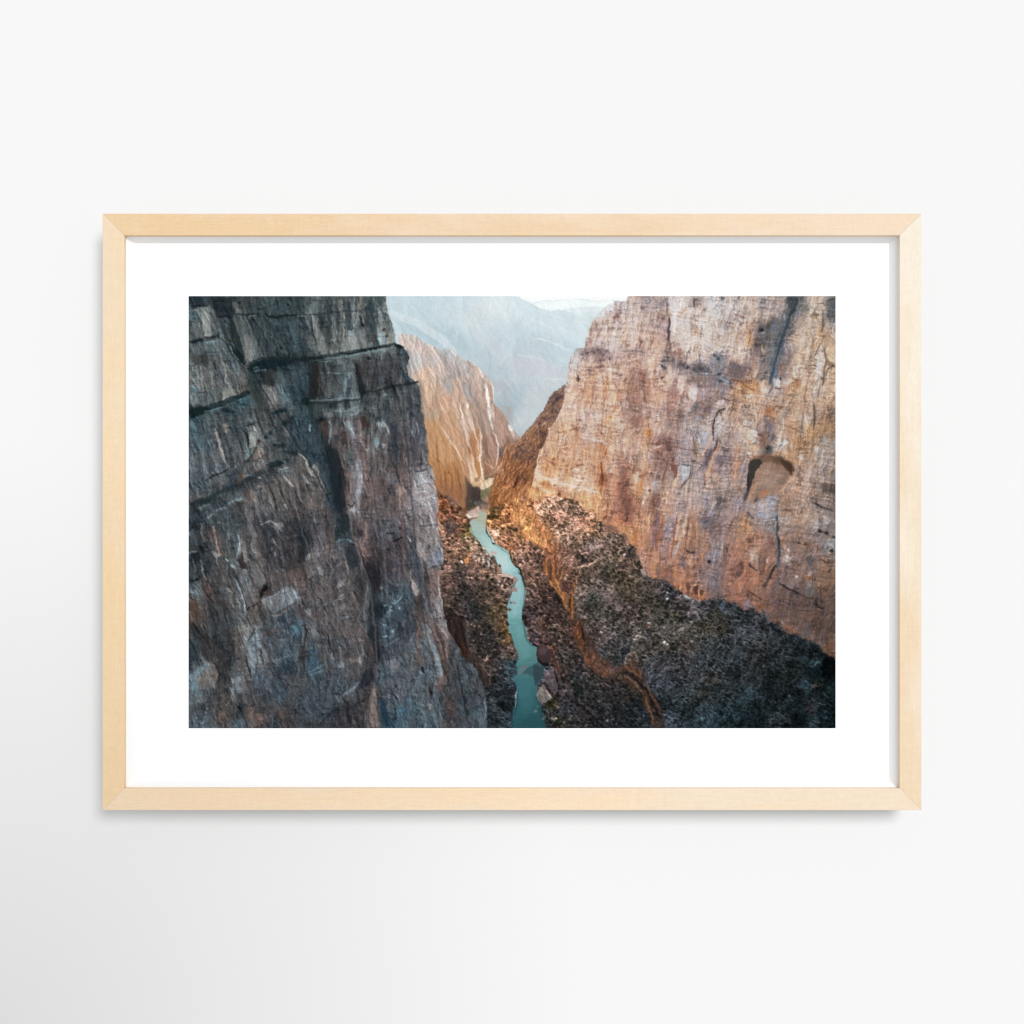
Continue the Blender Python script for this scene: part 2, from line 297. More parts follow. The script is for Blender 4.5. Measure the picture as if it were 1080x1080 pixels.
CONTROL_COLOURS = '''
R hills :
R sky : 546,305 549,314 554,317 560,320 566,318 574,317 585,316.5 600,316 613,315 625,316.5 634,318 645,317 655,317 668,322 668,305
R sunlit_wall : 420,352 427,352 435,352 441,355 446,360 455,365 465,368 475,368 482,374 488,379 497,382 503,386 509,392 511.5,398 517,401 520,409 521,425 526,430 533,440 537,447 541,452 546,457 549,463 541,468 535,482 530,505 527,530 505,545 455,545 430,450
R ridge : 596,405 583,414 577,425 568,439 560,449 549,461 541,468 533,470 529,481 525,489 522,500 518,516 515,532 512,545 530,565 550,560 560,548 575,530 572,505 576,482 583,470 588,458 596,446 602,430 610,412
R right_cliff : 663.5,305 661,317.5 655,317.5 646,318 640,322 631,334 625,338 621,348 618,360 617,366 610,368 605,373 601,378 599,388 598,402 596,412 594,426 590,434 586,445 579,452 577,461 572,471 567,481 564,498 561,511 556,530 575,540 640,570 700,620 760,640 800,660 890,705 890,305
R lower_slope : 505,540 530,530 541,528 560,525 600,540 700,650 720,775 570,775 560,740 545,700 540,600 515,560
R scrub : 562,541 568,531 576,523 585,519 594,523 604,528 615,532.6 625,540 634,548 640,561 655,563 665,573 674,587 677,603 691,610 708,615 713,621 723,630 739,634 748,633 769,633 780,640 795,643 811,650 827,664 843,671 859,677 869,686 878,694 887,698 887,775 698,775 699,755 690,735 682,725 674,703 665,695 655,702 645,702 633,689 620,672 612,655 604,645 606,625 598,606 592,590 590,577 585,568 583,560 570,550
R bench : 541,540 546,560 554,568 567,575 575,580 573,590 574,603 579,614 587,624 592,635 598,644 604,659 605,670 609.6,680 615,694 623,705 641,717 655,718 665.5,725 676,733 680,744 687,757 690,775 699,775 699,754 690,734 682,724 680,710 674,703 663,694 655,703 645,702 633,689 620,672 615,655 606,650 605,628 600,612 597,600 592,585 590,570 583,560 568,552 560,541 558,528 541,520
R left_bank : 455,520 462,520 480,532 497,546 505,560 510,570 520,582 530,598 545,605 548,612 545,625 541,635 540,655 545,675 550,692 546,715 543,745 540,775 505,775 470,700 440,560
R fin : 470,653 490,655 492,668 496,682 503,689 509,702 517,715 513,726 506,716 499,701 491,699 486,688 481,678 473,664
R river : 506,538 502,544 495.6,550.5 497,561 503,568.5 508,575 514.6,583 522,586.5 525,595 529,604 538,607 546,611 543,617 541,622 538,630 534.7,638 536,654 537,664.5 540,673 542,677 545,686 547,692 544,701.5 546,710 541,715 544,722.6 545,733 544,744 541,749 539,775 579,775 573,754 570.6,744 566,733 566,723.7 571.6,714 574,707 566,694 566,682.5 562,680 556,673 555,662.5 551.5,656 550.5,653 550.5,642 554,632 554.7,624.5 553.7,616 551.5,606.5 546,599 541,595 538,587.5 536,581 527,576 520,572 517,563 512.5,553 513.5,542 513,537
R left_cliff : 190,305 407,305 407,321 409,330 413,339 415.5,349 417.5,360.5 423,365 428,369 432,377 429,386 431,396.5 437.5,402 442,407 443,417.5 444,431 447,442 449,454.5 451,468 452,489 456,491.5 458.5,502 460,516 462,531.5 461,544 463,561 466,575 468,584 467,595 464,598 464,619 467,640 470,653 471,657 475.5,670 482,678 487,688 491,698 499,700 502,707 507,717 511.5,730 513.5,744 514,775 190,775
G hills
430,320,bfd5dd 480,330,c5d8df 540,316,d3e2e6 520,330,d3dee2 480,370,b5cbd4 450,345,bcd2da 440,335,b9d0d8 500,390,b9cad3 535,400,b9c6ce 541,420,a6bac4 560,340,c8dae0 600,340,cbdde2 600,370,c4d7de 560,375,c0ccd4 580,390,c1cdd5 590,400,bfccd3 550,410,b5c5ce 560,425,bcc7cc 575,415,b9c6cd 550,440,c0c9ce 546,458,b0bcc2 630,330,d2e2e6 570,325,cddee3 465,355,b3cad3 412,330,bdd3db 535,430,9fb3be 530,360,bccdd6 543,412,a5bbc5
G sky
550,314,fdfefe 600,313,fdfefe 650,313,fdfefe
T sunlit_wall 2 0
8,45,c6b6ac 20,55,c8b5aa 30,65,bdb2ac 12,65,b5b3b4 20,78,cfb196 35,72,c3afa2 28,95,c4a68b 30,105,c9a487 40,62,b3acab 50,62,b9ada6 50,75,a9a2a0 45,90,aba5a3 52,90,c3a68f 60,72,b9a69b 68,75,c5ab9d 78,85,c9ac9d 70,95,b69f93 62,95,a7a09e 85,95,c3a698 60,103,b7a196 75,103,bfa596 86,105,c9ab9a 40,105,cda384
T sunlit_wall 2 1
20,8,bfa287 28,12,b59c82 40,5,c9a78a 50,8,c8a68a 60,10,c9ac96 68,10,b39a8b 75,10,b29a8c 83,10,cdb9ae 93,10,b79a85 100,20,b39480 28,20,c99765 42,15,cb9f78 52,25,c9a17b 62,25,c3a48e 70,22,b0998b 73,20,c4a085 82,25,ab9383 95,30,b39380 28,35,cb9862 38,40,cc9a66 48,35,c79c72 58,40,bb9273 67,35,b27d54 72,40,b9825a 80,40,9a7a69 87,38,a8836b 93,25,b5988a 28,52,c0854b 42,52,c58f5a 55,52,c08a5e 62,55,c49877 70,50,c58d5c 80,55,94694f 87,52,a47555 32,65,b0733c 45,65,b8783e 55,62,ab7240 62,65,c08b58 72,65,c58f5e 82,65,9f7356 88,65,a67b60 35,80,8f5430 45,80,9b5d34 55,80,8f5a37 60,85,5f4436 67,75,c99e74 75,75,d0a87c 82,70,9d7556 38,92,6c4331 48,95,7c5141 58,95,7d4a2e 45,102,7f5a48 65,88,3b3440 70,90,3a3339 98,45,5f5254 100,38,8a6a58 35,103,8a5232 107,27,c9b4a8 106,22,a5a5a8
T ridge 3 0
48,97,9a7a68 42,103,8a6757
T ridge 3 1
38,5,9a7661 30,12,a57a60 35,15,86675b 25,18,8c6a5a 18,25,a57a5c 10,35,b0825f 30,27,8a6551 20,35,a2714f 10,45,8f6a55 22,45,8d644e 5,50,84604f 18,55,8a6049 3,62,9a693f 15,65,9d6b46 8,75,84563c 15,75,90603f 3,88,a56c3e 15,85,b57f4f 20,95,b57c47 5,97,a57a5c 10,105,a87448 25,103,9a7a68
T ridge 2 1
103,42,b5825d 104,55,a5714c 98,58,b07a52 95,65,b98a68 100,72,a87048 106,68,96623f 90,80,a8703f 100,85,b57e52 106,90,a06c42 88,95,9c6538 95,98,a56c3c 105,100,a8703f 87,105,94623d
T right_cliff 3 0
100,12,b0a09a 95,30,c8aa98 80,40,c0a08e 100,45,cdb3a3 85,55,9a8782 70,60,b09283 98,60,9b8580 70,70,c9a58f 100,70,c4a48f 60,80,cfa88e 80,80,c69a7b 105,85,cba287 60,100,d4ab8f 75,97,c29270 95,100,cda587
T right_cliff 4 0
12,8,b8a69d 25,8,9d918c 40,8,a08d84 52,10,cbb9ad 62,10,d3c3b8 75,8,9f918a 93,8,b9b5b1 105,10,a8a09a 12,25,c3aa9b 28,25,b79c8c 42,25,a08a80 55,30,cdb9ac 70,25,a99488 82,25,cfb9a6 92,25,bfb5ae 104,25,a1968f 10,42,bb9a86 30,40,bb9a86 43,40,a4897c 55,45,bba293 70,42,cbb5a5 85,45,cdbaad 100,45,b3a49b 15,55,a88e83 35,55,c09f8a 52,55,9d7d6c 68,58,cbb09e 90,60,aa9a92 12,62,b08e7c 30,68,c8a68f 47,65,857b7b 60,72,83767a 75,75,75716f 95,68,7d7b7d 105,72,8b7d74 10,85,ad8468 22,85,8f6856 35,90,caa086 48,80,c6a48e 60,85,caa894 70,82,87706a 85,82,7f7473 100,85,716d72 12,100,a57b63 28,100,bd9075 40,100,c09a82 55,98,8f7167 70,98,c5ada0 85,95,9c857d 100,95,8b7a78 60,105,b28f7c 95,105,a2897f
T right_cliff 5 0
8,8,b7a99f 20,8,b9a393 32,10,8d8682 45,10,93877f 55,8,b3a08f 63,5,3c4548 72,10,7a7a74 85,8,b9a48c 95,12,a59686 102,10,5c605f 8,20,b5a9a2 25,20,ac9787 40,20,a89788 60,17,56595a 70,20,8b847a 85,22,b7a58f 100,22,666968 8,32,a79689 20,35,b09079 32,33,615d5c 45,28,5d5e5e 55,30,4d565c 68,30,9f8f7f 82,32,9f9182 93,32,a08368 102,32,a99887 10,45,c0a48d 20,45,b68f6c 30,48,5d5451 42,43,6c6a68 52,45,535d66 62,45,a28f7c 75,45,b09a83 88,45,b39472 103,45,a88f73 10,57,c8b2a0 28,58,7c6d67 40,55,7c7875 50,57,5b6470 58,60,7d7069 70,60,b49c85 82,60,a38a6f 90,62,b8aa98 102,60,bfa381 5,70,70625f 15,72,6e5f5e 28,68,9f8677 38,70,75706d 45,72,566270 56,70,857468 68,70,c2ab95 80,72,9d8770 90,72,b9aa98 102,75,b89c7c 8,80,7e6a64 22,80,a58974 33,78,7f7369 42,82,545e6b 58,80,9a8a80 70,80,c4a78a 82,82,b19377 95,80,b39b80 10,90,b58c66 25,90,b98a5d 35,92,c0a894 48,90,a79c98 62,88,b28c68 75,90,b39880 88,92,a69a8d 100,92,b99d7d 5,103,a5856c 20,100,bf9e7d 38,102,a9968a 50,102,a49388 65,102,b3987e 80,102,b6997e 95,102,b5997b
T right_cliff 3 1
60,10,d0a589 55,25,d3a98a 70,10,ccaa96 62,25,c49876 72,25,bba39b 85,12,cbaa94 95,15,c99d7b 105,15,c7a791 42,25,d4ae92 38,45,cfa585 50,45,cfa27f 60,40,cb9f7e 75,35,bfa89e 90,40,c08e67 100,45,c6a288 40,60,c69469 50,55,c99c75 62,55,cba183 75,55,c79d7c 88,55,bd8d66 100,60,c09d85 107,55,a9826b 35,68,c59066 55,68,c4956c 70,66,c9a68e 80,65,c29875 90,75,8d5c3f 100,75,b98c6d 107,78,95664d 25,72,d6ad90 45,78,d9b396 60,80,d9b498 75,82,d6ae90 25,82,c9955f 35,82,c68f5b 45,87,b98560 60,88,c0956f 75,92,cb9b71 85,88,c48f64 95,90,b98a69 105,95,996f5b 80,100,c08c5e 100,105,a67457 70,95,c9996c
T right_cliff 4 1
5,10,ab8a76 15,18,8a685a 25,12,c0a08c 35,12,c5aa9a 48,10,8f776c 60,12,8f7768 68,10,b09689 76,4,6a6669 85,5,77665f 97,5,b9aca3 8,28,c4a086 18,30,ba9478 28,28,b97f50 35,28,c2a593 45,25,9c8375 56,22,9a8175 67,22,b4a49c 80,20,b39c8d 92,20,b3a59b 100,22,b4a193 10,42,c19f88 22,40,be9a80 38,38,8a665a 47,40,7d625b 57,38,a4908a 68,38,a4979a 80,34,a7a4a8 90,38,aa9c94 104,38,a18d85 10,55,b08d77 25,52,c3a38c 36,50,8c7268 46,52,8a6f64 56,52,9f8f8b 68,48,938583 78,50,b09989 86,52,77696c 96,55,8b7c7a 104,52,7b706f 5,65,8d6450 15,70,c19a7c 24,68,b48762 32,70,a08478 42,65,8e7468 50,65,8e7a72 54,62,7a5543 62,63,a3a4a8 72,62,a88f80 80,65,7f7070 90,65,a48772 100,65,8c7d7d 4,80,80594a 15,80,bf936f 25,82,b38e75 34,80,918075 44,80,98806f 54,80,bd9a7f 63,72,9ca2a9 72,80,b79c88 82,78,a39691 93,78,a8917f 103,78,9d8c82 5,95,6f4c40 14,92,b78359 24,93,c3a084 33,97,805f50 45,95,bd957b 57,92,a59189 66,92,a98b79 76,92,a79081 86,92,8f8582 98,95,726662 106,97,8e8078 10,105,7a5443 30,105,8e6a55 45,105,b38c70 60,103,91817c 75,104,a48b7c 90,104,8b8587
T right_cliff 5 1
8,10,a58873 17,8,a3907f 28,14,b39a84 40,6,9f714a 48,10,b18b68 55,10,96887f 68,10,b7a491 78,12,b59f8a 85,12,8a7a6d 95,12,a08264 103,10,7d6a55 8,30,9c8b80 18,30,bba690 30,25,8e7d74 40,22,827779 50,25,a9968a 60,20,b18b67 72,28,a98e75 80,25,a98459 95,22,957654 10,45,a39283 22,42,b99d80 32,35,86644d 42,35,87786f 52,40,aea096 65,38,a98257 75,38,a98055 88,40,a59076 97,40,8c8274 10,55,ad8a72 22,50,b39a86 38,45,68645f 52,48,b0906f 65,50,a07f5c 78,48,9f7d58 90,50,a0917f 102,50,8e7f71 6,70,ab8c79 15,65,83787a 72,60,a98d77 82,65,a8917f 95,65,908579 104,62,988a7a 6,85,96806f 13,85,85776f 70,80,a98a73 80,75,ae937f 92,78,887668 102,82,574d47 8,98,857a7c 35,95,968a8a 45,98,8c8a8f 55,95,97795f 68,88,a78c79 80,92,9d8775 90,95,8a7a6f 100,92,85776a 30,105,9a8a86 55,105,8f7562 75,104,a38c77 90,104,88786b 103,104,5f5650
T right_cliff 4 2
6,5,955f47 15,8,be8a62 25,8,c1926b 36,8,84655b 45,10,9d8379 53,10,9a8d8e 62,8,a78a73 72,8,a27a5d 85,8,6f6567 95,10,8a7468 104,8,877570 5,20,b78659 15,22,b37a4c 25,22,b98a66 34,25,715755 45,22,948289 54,22,b1886a 63,25,ab8565 72,25,9c6f52 82,22,a27859 92,20,7d665e 104,20,86706a 12,32,b0784d 24,34,b5835e 34,35,8d6a5c 45,35,917876 53,35,a08170 62,38,a78164 72,36,8a6756 83,35,937159 95,33,867a7a 105,32,8d6c5a 22,47,aa8270 32,46,b07f5c 44,46,96766f 55,48,976b51 60,50,725e63 68,48,a87f63 80,48,996f55 92,46,7f7372 104,45,8a6450 24,58,a87a64 35,58,a0724f 45,58,845d49 58,60,a27353 72,60,936a53 85,60,7b6663 97,58,7d7072 105,60,85604c 45,66,80604f 56,72,9a6a47 68,72,8d654b 80,70,8f6b58 92,70,6f6464 104,70,7f6052 62,80,85614f 75,83,8a5d43 85,80,865e45 95,80,5f575a 105,80,80614f 70,86,765548 98,87,605454
T right_cliff 5 2
5,6,8a7468 15,10,a57b53 25,5,7d7576 38,6,8b8685 52,8,93897f 65,8,977f69 78,8,9f8873 92,8,857c74 103,10,7d756b 5,20,88705f 17,18,a67f5a 28,20,8d6f5c 40,18,867770 55,18,92796a 70,20,8e7561 85,15,8a8480 97,20,7c756e 5,32,97745e 18,30,946c51 28,32,a57e63 40,30,826458 53,30,8e735f 65,32,8b7260 78,32,876a52 92,30,787573 103,35,7a7b7b 8,45,966c56 25,44,a08a77 35,42,6f544a 43,45,8e6d59 57,45,93817a 70,45,7e695c 82,48,665e5b 95,42,79685a 8,55,7d5d50 20,55,8d6049 35,55,80604f 55,58,6b5a56 70,58,7d6452 80,58,685a51 95,55,7c634b 8,70,97694f 20,68,946850 35,65,8d6750 52,70,6c5954 65,70,706362 78,68,7d6353 95,68,6b5440 8,82,93674f 20,80,7c5944 32,80,7c5f4e 50,80,5f504a 65,80,5d504b 80,80,55504b 95,80,5c4a3e 8,90,7a5344 20,95,6a5a5a 30,92,7b5842 45,92,65504a 60,92,584740 78,92,53433a 95,92,4d4038 50,103,5c4a40 70,103,54463c 95,103,4c3f35
T right_cliff 5 3
55,4,70574b 70,5,5e4d44 90,5,4a3b31 75,15,575252 95,15,4d4038 100,28,604838 85,18,5c4f49
T scrub 3 1
42,97,93786a 60,104,876f62 30,105,967b6b
T scrub 3 2
32,8,7d6250 45,8,85695c 60,8,8c7163 72,10,8c6a57 50,20,8c7265 70,20,7f6656 85,22,6b5648 78,15,9a7560 60,30,6c5a51 80,32,726260 95,28,6a5a52 105,35,66564d 55,40,5f4b42 70,45,5a4a44 90,45,66574f 105,48,57493f 62,55,68524a 75,55,5a4b42 92,55,4f463d 60,65,6a4f40 70,68,665852 88,70,6a5c58 104,68,54493f 68,82,5a4f4a 80,88,454540 95,85,544b47 70,98,5a4e4a 85,100,484540 104,98,554b48
T scrub 4 2
5,40,55443d 12,52,55463e 8,68,4b4136 25,70,544a44 40,72,514848 10,85,473f37 30,88,433d35 48,80,4a4750 60,92,4c4444 10,97,574a48 40,100,3f3c36 70,100,655c60 85,97,48464a 103,95,474c54 95,103,44423b
T scrub 5 2
10,102,3a3d40 30,105,3f3f44
T scrub 3 3
85,10,5a4e4a 100,12,57504f 90,25,484240 104,25,454445
T scrub 4 3
10,8,4f4743 25,8,524b47 45,8,4f4a48 65,5,5a5450 85,8,4a453e 103,8,46433e 8,25,423f41 20,30,544e4b 35,25,4a4540 50,22,45413d 65,25,4a4440 85,22,3f4143 103,25,40454a 15,38,5b504b 30,42,444448 45,40,48454a 60,42,444146 80,42,3c4045 103,42,3a4046 35,58,40424a 50,60,3c3e45 70,58,3a3c40 85,55,3f4045 103,58,384046 45,75,383f44 60,72,333a3e 80,72,353737 103,72,2f3739 50,92,3a434b 65,95,252f33 85,95,36434b 103,95,27343a 52,104,3a424a
T scrub 5 3
8,8,4b4d53 22,8,4a4d54 38,8,3f4347 8,25,43474d 25,25,444548 40,20,3f4143 55,25,3c4248 70,25,2a3439 85,28,243137 8,40,3b4046 25,40,38383a 45,40,2f363a 65,38,2c3335 85,40,2a3a42 100,45,0f1518 8,55,35373a 25,55,32363a 45,55,262e30 65,55,262c2d 85,55,161f22 8,70,2c3336 22,75,35434b 40,70,222b2d 60,70,22292b 75,65,2c3a42 90,65,252e31 103,60,223035 8,85,2d3a40 25,88,1f292c 45,85,1e2628 65,80,202c32 82,85,252c31 100,80,1f2b30 8,102,1f2b31 25,103,192428 48,98,2a333a 68,100,131a1c 85,103,2a3a41 103,100,1a282e
T bench 3 2
10,8,c48a50 18,15,b57c48 12,20,bf8348 22,25,b87a45 30,28,c0834c 38,30,a56f44 35,40,9d6540 45,40,8c5f48 34,52,a86835 40,55,80503a 45,55,8a5c46 37,65,9a6238 43,70,a86c3c 52,75,6a463c 58,65,855438 50,85,a0683c 53,92,94643f 59,90,80502f 62,75,9d5f33
T bench 3 3
62,8,8a4f30 68,5,4a332b 64,18,7d4a30 72,15,5a3a2d 70,30,74482f 80,28,5f4438 75,40,7a4d38 85,38,70482f 85,50,6f4a3a 95,50,7a5240 100,47,66493f
T bench 4 3
3,50,6a4736 10,43,75503b 16,50,6b4a3a 8,57,644738 18,58,4c352c 25,60,5d4034 18,67,66493a 28,72,5a3d2f 27,80,6b4a35 34,85,4a3026 32,95,6b4a34 38,97,4f3529 35,105,684b38
T lower_slope 3 2
3,20,7d5f45 3,30,8a6348 12,35,80604f 25,35,6a4e40 8,45,8a6e60 18,45,72584a 28,50,57423a 12,55,7f6356 22,62,6d5245 15,68,755a4d 28,70,5a453c 20,80,7a6058 32,80,54403a 20,92,5f4c47 35,92,4a3a35 48,98,453833 15,103,4c4048 30,104,4d3f3b 45,105,5a443b
T lower_slope 3 3
18,8,5d4b48 30,5,6a4c40 40,8,4b3f3a 50,8,5a473e 58,12,4f3d34 22,18,4c4044 32,20,54413c 45,20,4d403c 58,25,493c37 38,28,5a3c30 50,33,4f4848 60,35,413936 45,45,4f423f 60,45,4a4140 72,48,544641 35,52,5a5458 42,58,50494c 50,52,463b38 65,55,404043 80,58,3f3b3a 92,62,423a38 55,65,403937 65,65,2c3031 80,70,2f3032 100,70,343233 55,72,474045 75,80,30312f 95,82,353638 45,78,3f383a 40,90,404041 55,85,3c3f45 70,88,322f31 90,92,2d2e30 104,92,27282a 45,102,33332f 65,100,373436 85,103,28292b 100,104,2c3034
T lower_slope 4 3
5,75,302b29 5,90,232a2c 15,85,22282a 15,100,262c30 25,95,2c3238
T lower_slope 2 2
85,10,a5693f 95,10,a0663c 105,5,a86f45 90,20,a07a60 100,20,9a7050 100,30,94694f 106,35,9a6845 88,5,5a4a2c
T left_bank 2 1
35,103,8a5232 50,106,7d4f36 60,106,5c4a3a
T left_bank 2 2
40,8,85573f 55,8,8a5a42 45,18,5d4a44 55,20,7a4f38 62,18,8a7048 38,15,a06a48 40,25,8a6550 50,28,835f4c 60,25,80664f 42,38,6d5040 55,36,7d5b47 65,35,80664f 48,45,7d5c4a 62,45,6f5340 72,40,856a58 80,45,7d6a62 88,48,5a4d42 45,55,7d5f54 60,52,4c403a 72,55,75584a 85,58,856a5c 93,58,7d6152 40,65,7d5f53 55,62,4c4140 65,65,7a5e52 80,62,6a5548 95,68,7a5f52 105,65,80665a 45,75,6a5048 58,75,43393a 70,75,4f423c 85,75,4a3f34 98,75,7d6257 45,85,4f4038 60,85,3a3535 75,85,4c4038 92,85,745a4b 103,85,60504a 50,95,4c3f38 65,95,3c3b40 80,95,42382f 95,95,6a5540 55,103,463a34 70,103,3b3a3e 90,103,5f4e38
T left_bank 2 3
50,8,3a302d 62,8,4f4444 72,8,4a3c38 85,8,3a3533 97,8,6a4f3a 103,8,7a5c36 55,25,3a2a24 70,18,3d3838 85,20,373334 100,20,5d4a38 65,30,4a403c 78,32,413a38 92,30,433a38 104,30,6b564c 65,38,32292a 80,40,463a36 95,42,3f3a3a 103,45,3c4d57 85,52,453a37 78,55,3a3331 98,55,35383f 106,55,3a505c 85,62,2f2c2d 95,68,2a2e33 86,78,363c41 100,75,22282e 92,88,262d32 103,85,202a30 90,98,252d31 102,100,33404a 85,105,2a3135
G river
500,555,a5b8b0 510,570,9dbcb8 520,580,a8c8c8 530,595,a5c9cb 545,620,8fb5b8 545,640,82aeb0 548,665,6a9c9c 550,680,5f9090 550,695,5a8a8c 550,710,4a7b80 550,725,3f7078 555,745,35646b 560,765,2c555c 507,545,a8ae9c
T left_cliff 0 0
5,5,2f3b40 15,5,38444a 30,5,2a3236 42,5,3f4648 52,5,3d474a 62,8,4a4f50 80,6,4a5558 95,6,434d50 105,6,3d474a 5,18,55646a 15,20,80827f 24,25,605f60 20,32,96928e 5,35,5d5f60 30,12,2f3538 35,30,414d52 44,30,2f3537 50,10,4d4c4a 52,25,4e585b 58,45,6a6866 60,60,85807e 70,58,5f6668 75,30,434e52 90,30,3d484c 105,20,434c50 85,50,444b4d 100,50,3f484b 75,48,485053 10,55,525c60 25,52,65757c 40,60,545a5b 12,65,464543 25,66,55534f 10,75,6f6d6b 25,85,6a6663 45,78,605c5a 35,75,5f5f60 10,90,75716f 10,102,6f7376 25,98,6b6764 38,98,80786f 55,92,6a5f57 65,80,37464a 75,80,40403f 82,98,7a706d 95,90,48555b 105,80,3f4c52 98,104,5a676c 70,70,263236 90,65,243033 45,65,565f62 55,78,66605e 108,100,3a4c54 52,58,2c3537
T left_cliff 1 0
6,8,3a4548 12,15,6a7072 20,10,6d7578 30,12,3f484b 36,10,474f52 43,8,7a7b7a 50,12,464e51 58,10,5f6567 65,8,7d7772 72,10,3b474b 80,10,55605f 86,15,696865 6,25,3f484b 17,28,85837f 25,25,5a6163 33,30,434b4e 40,25,5c686c 44,28,8b837c 50,25,4c5558 58,25,6a7478 63,28,7c7774 72,28,6c6462 78,30,5b5f60 86,28,6d6f70 92,30,7e7e7c 6,42,3d4347 14,40,5a6163 22,42,7a7876 32,42,5d5d5c 40,45,565d60 48,45,838281 57,42,7f8385 68,42,7d7a78 76,42,6a5f5a 86,38,95979a 93,40,8b8078 5,55,3a4144 15,55,77797a 25,55,706f6d 38,57,8b8783 48,52,8c8987 60,48,8e8b88 72,50,8d8680 88,48,8d8f90 6,62,1f2a2c 20,63,394240 35,64,5f6669 50,60,6b7072 70,57,6c7072 90,53,656967 5,75,46545b 12,78,33424a 18,75,3d3836 30,72,424548 40,75,47474a 50,75,596066 57,72,4f494a 65,65,4c4a4b 80,62,565153 95,60,585555 105,60,4b5156 5,90,304049 15,92,333436 25,88,4c4445 38,88,525659 48,85,68747b 55,88,565355 62,85,4b3f3f 72,80,4b4344 85,78,4c4b4e 97,75,5a5050 106,75,5f6064 15,103,26302f 28,97,5e5a5c 40,97,666a6d 55,97,63686c 70,95,57504f 85,95,5a5857 98,95,54494a 70,104,4b4547 85,104,57595c 100,104,524a4b 30,106,4c4c4e 50,106,5a5e62
T left_cliff 2 0
2,60,3f474c 2,80,55646d 6,92,4a4a50 12,98,4a4447 5,104,484449 12,90,596a73
T left_cliff 0 1
10,8,22302f 25,5,4a666d 38,6,35454a 50,5,4c5c60 62,8,565a5a 70,5,57504c 82,4,7d706c 95,5,4d5052 8,18,4b6269 22,15,566064 32,15,4b4c4c 45,12,3f474a 58,15,555b5d 68,15,5d6264 80,18,5a5553 95,18,44494c 105,15,334043 8,35,4b5c62 18,32,48585e 26,30,5d5c5c 33,28,4a4f51 40,32,4f575a 50,30,485256 60,35,80827d 68,30,8a8279 75,28,545658 85,28,4d5456 97,28,605a5b 8,52,5c6163 18,50,525d61 28,50,727272 40,48,474c4f 50,50,585656 60,50,69716f 70,48,7a6c60 80,48,4f4f50 90,45,414846 104,45,3a4548 8,68,50585c 20,65,6a7174 32,63,77797a 42,62,3f4142 55,62,666766 68,60,6b6764 78,58,66605e 90,60,3d4849 102,60,535355 6,82,3a474b 10,90,6d6a68 22,80,4c5250 32,82,5f5b59 44,70,3a4a51 55,70,5a4a3c 65,72,57595b 78,70,665f5d 90,68,575a5c 102,68,55585a 8,98,4e5252 20,92,374345 30,88,605c5a 45,85,2c3b41 58,80,4d4f50 70,80,66605e 82,80,4e4846 95,80,504b49 105,78,5f5753 10,105,40474a 30,100,3d4345 45,95,515a5c 60,90,69605b 70,93,72706f 82,92,52514f 95,92,484442 106,92,4f4542 25,105,4c5557 50,103,423f3c 65,103,5f5e5e 78,104,676767 90,104,3f3f3c 100,102,4d4a48
T left_cliff 1 1
5,8,3f4f57 14,8,1f2d2a 25,4,2f3332 38,3,474e50 52,4,4b565a 60,6,6b7073 70,8,454a4c 85,5,4a4f51 100,5,595351 6,20,3f545d 15,18,3c4f56 24,12,3b3b3a 32,10,686463 42,10,474d50 52,10,626a6e 62,12,5f504b 75,15,4b5152 88,15,474e52 100,15,5c5452 10,32,405057 22,28,3a464a 28,25,50403a 33,25,6d7075 40,25,474144 52,22,80838a 58,25,8a7f80 65,20,5b4a44 75,25,60615f 88,22,707073 97,25,47505a 105,22,6a6360 12,45,37444a 25,42,323c41 36,45,292f31 42,40,524543 50,35,62524f 58,38,6c6266 65,40,755d57 75,35,6a6261 80,38,6b7983 88,38,66605d 97,42,3d434b 105,40,6b5853 5,52,605c56 12,58,3d454a 22,55,323f46 34,55,272e30 42,55,4d4442 50,52,606361 60,55,6b6466 67,52,705953 75,52,67615f 85,52,514948 94,55,46494b 103,52,58504f 106,58,7a5d54 5,68,514d49 12,65,6e6b65 20,68,5c5853 28,70,374349 36,68,24302f 44,68,453b3a 52,68,77655f 62,65,7e7f86 68,68,705750 78,65,615855 88,65,5a4f4b 100,68,5f5a5a 106,72,7a5b51 5,85,524c47 15,82,55544f 25,82,5f5a55 33,80,39444a 40,82,232a2c 47,82,37322f 52,85,5d433b 58,80,7a706f 63,85,87858b 70,82,7d6159 80,82,66534f 92,82,5f585a 102,85,8a6c60 5,100,4a4440 15,97,57504b 25,98,4b4643 35,95,374045 43,97,2e2e2e 48,100,4b3732 55,95,66656a 63,97,77615a 72,98,66504a 82,98,5d5351 92,98,554d4c 102,98,785e53 55,105,777a7c
T left_cliff 2 1
5,10,484a50 10,15,545558 15,20,5f5d60 5,30,504d51 15,32,626370 20,38,6a6566 5,45,4c484a 15,48,565253 22,50,66605f 5,58,615a5a 12,60,5a5254 20,62,6a6261 5,72,6f6769 15,72,8a8688 25,65,7d7b80 8,85,6b615f 15,82,91898b 25,80,8b8582 8,98,757073 18,95,96898a 28,92,96908f 10,105,736864 25,103,908788
T left_cliff 0 2
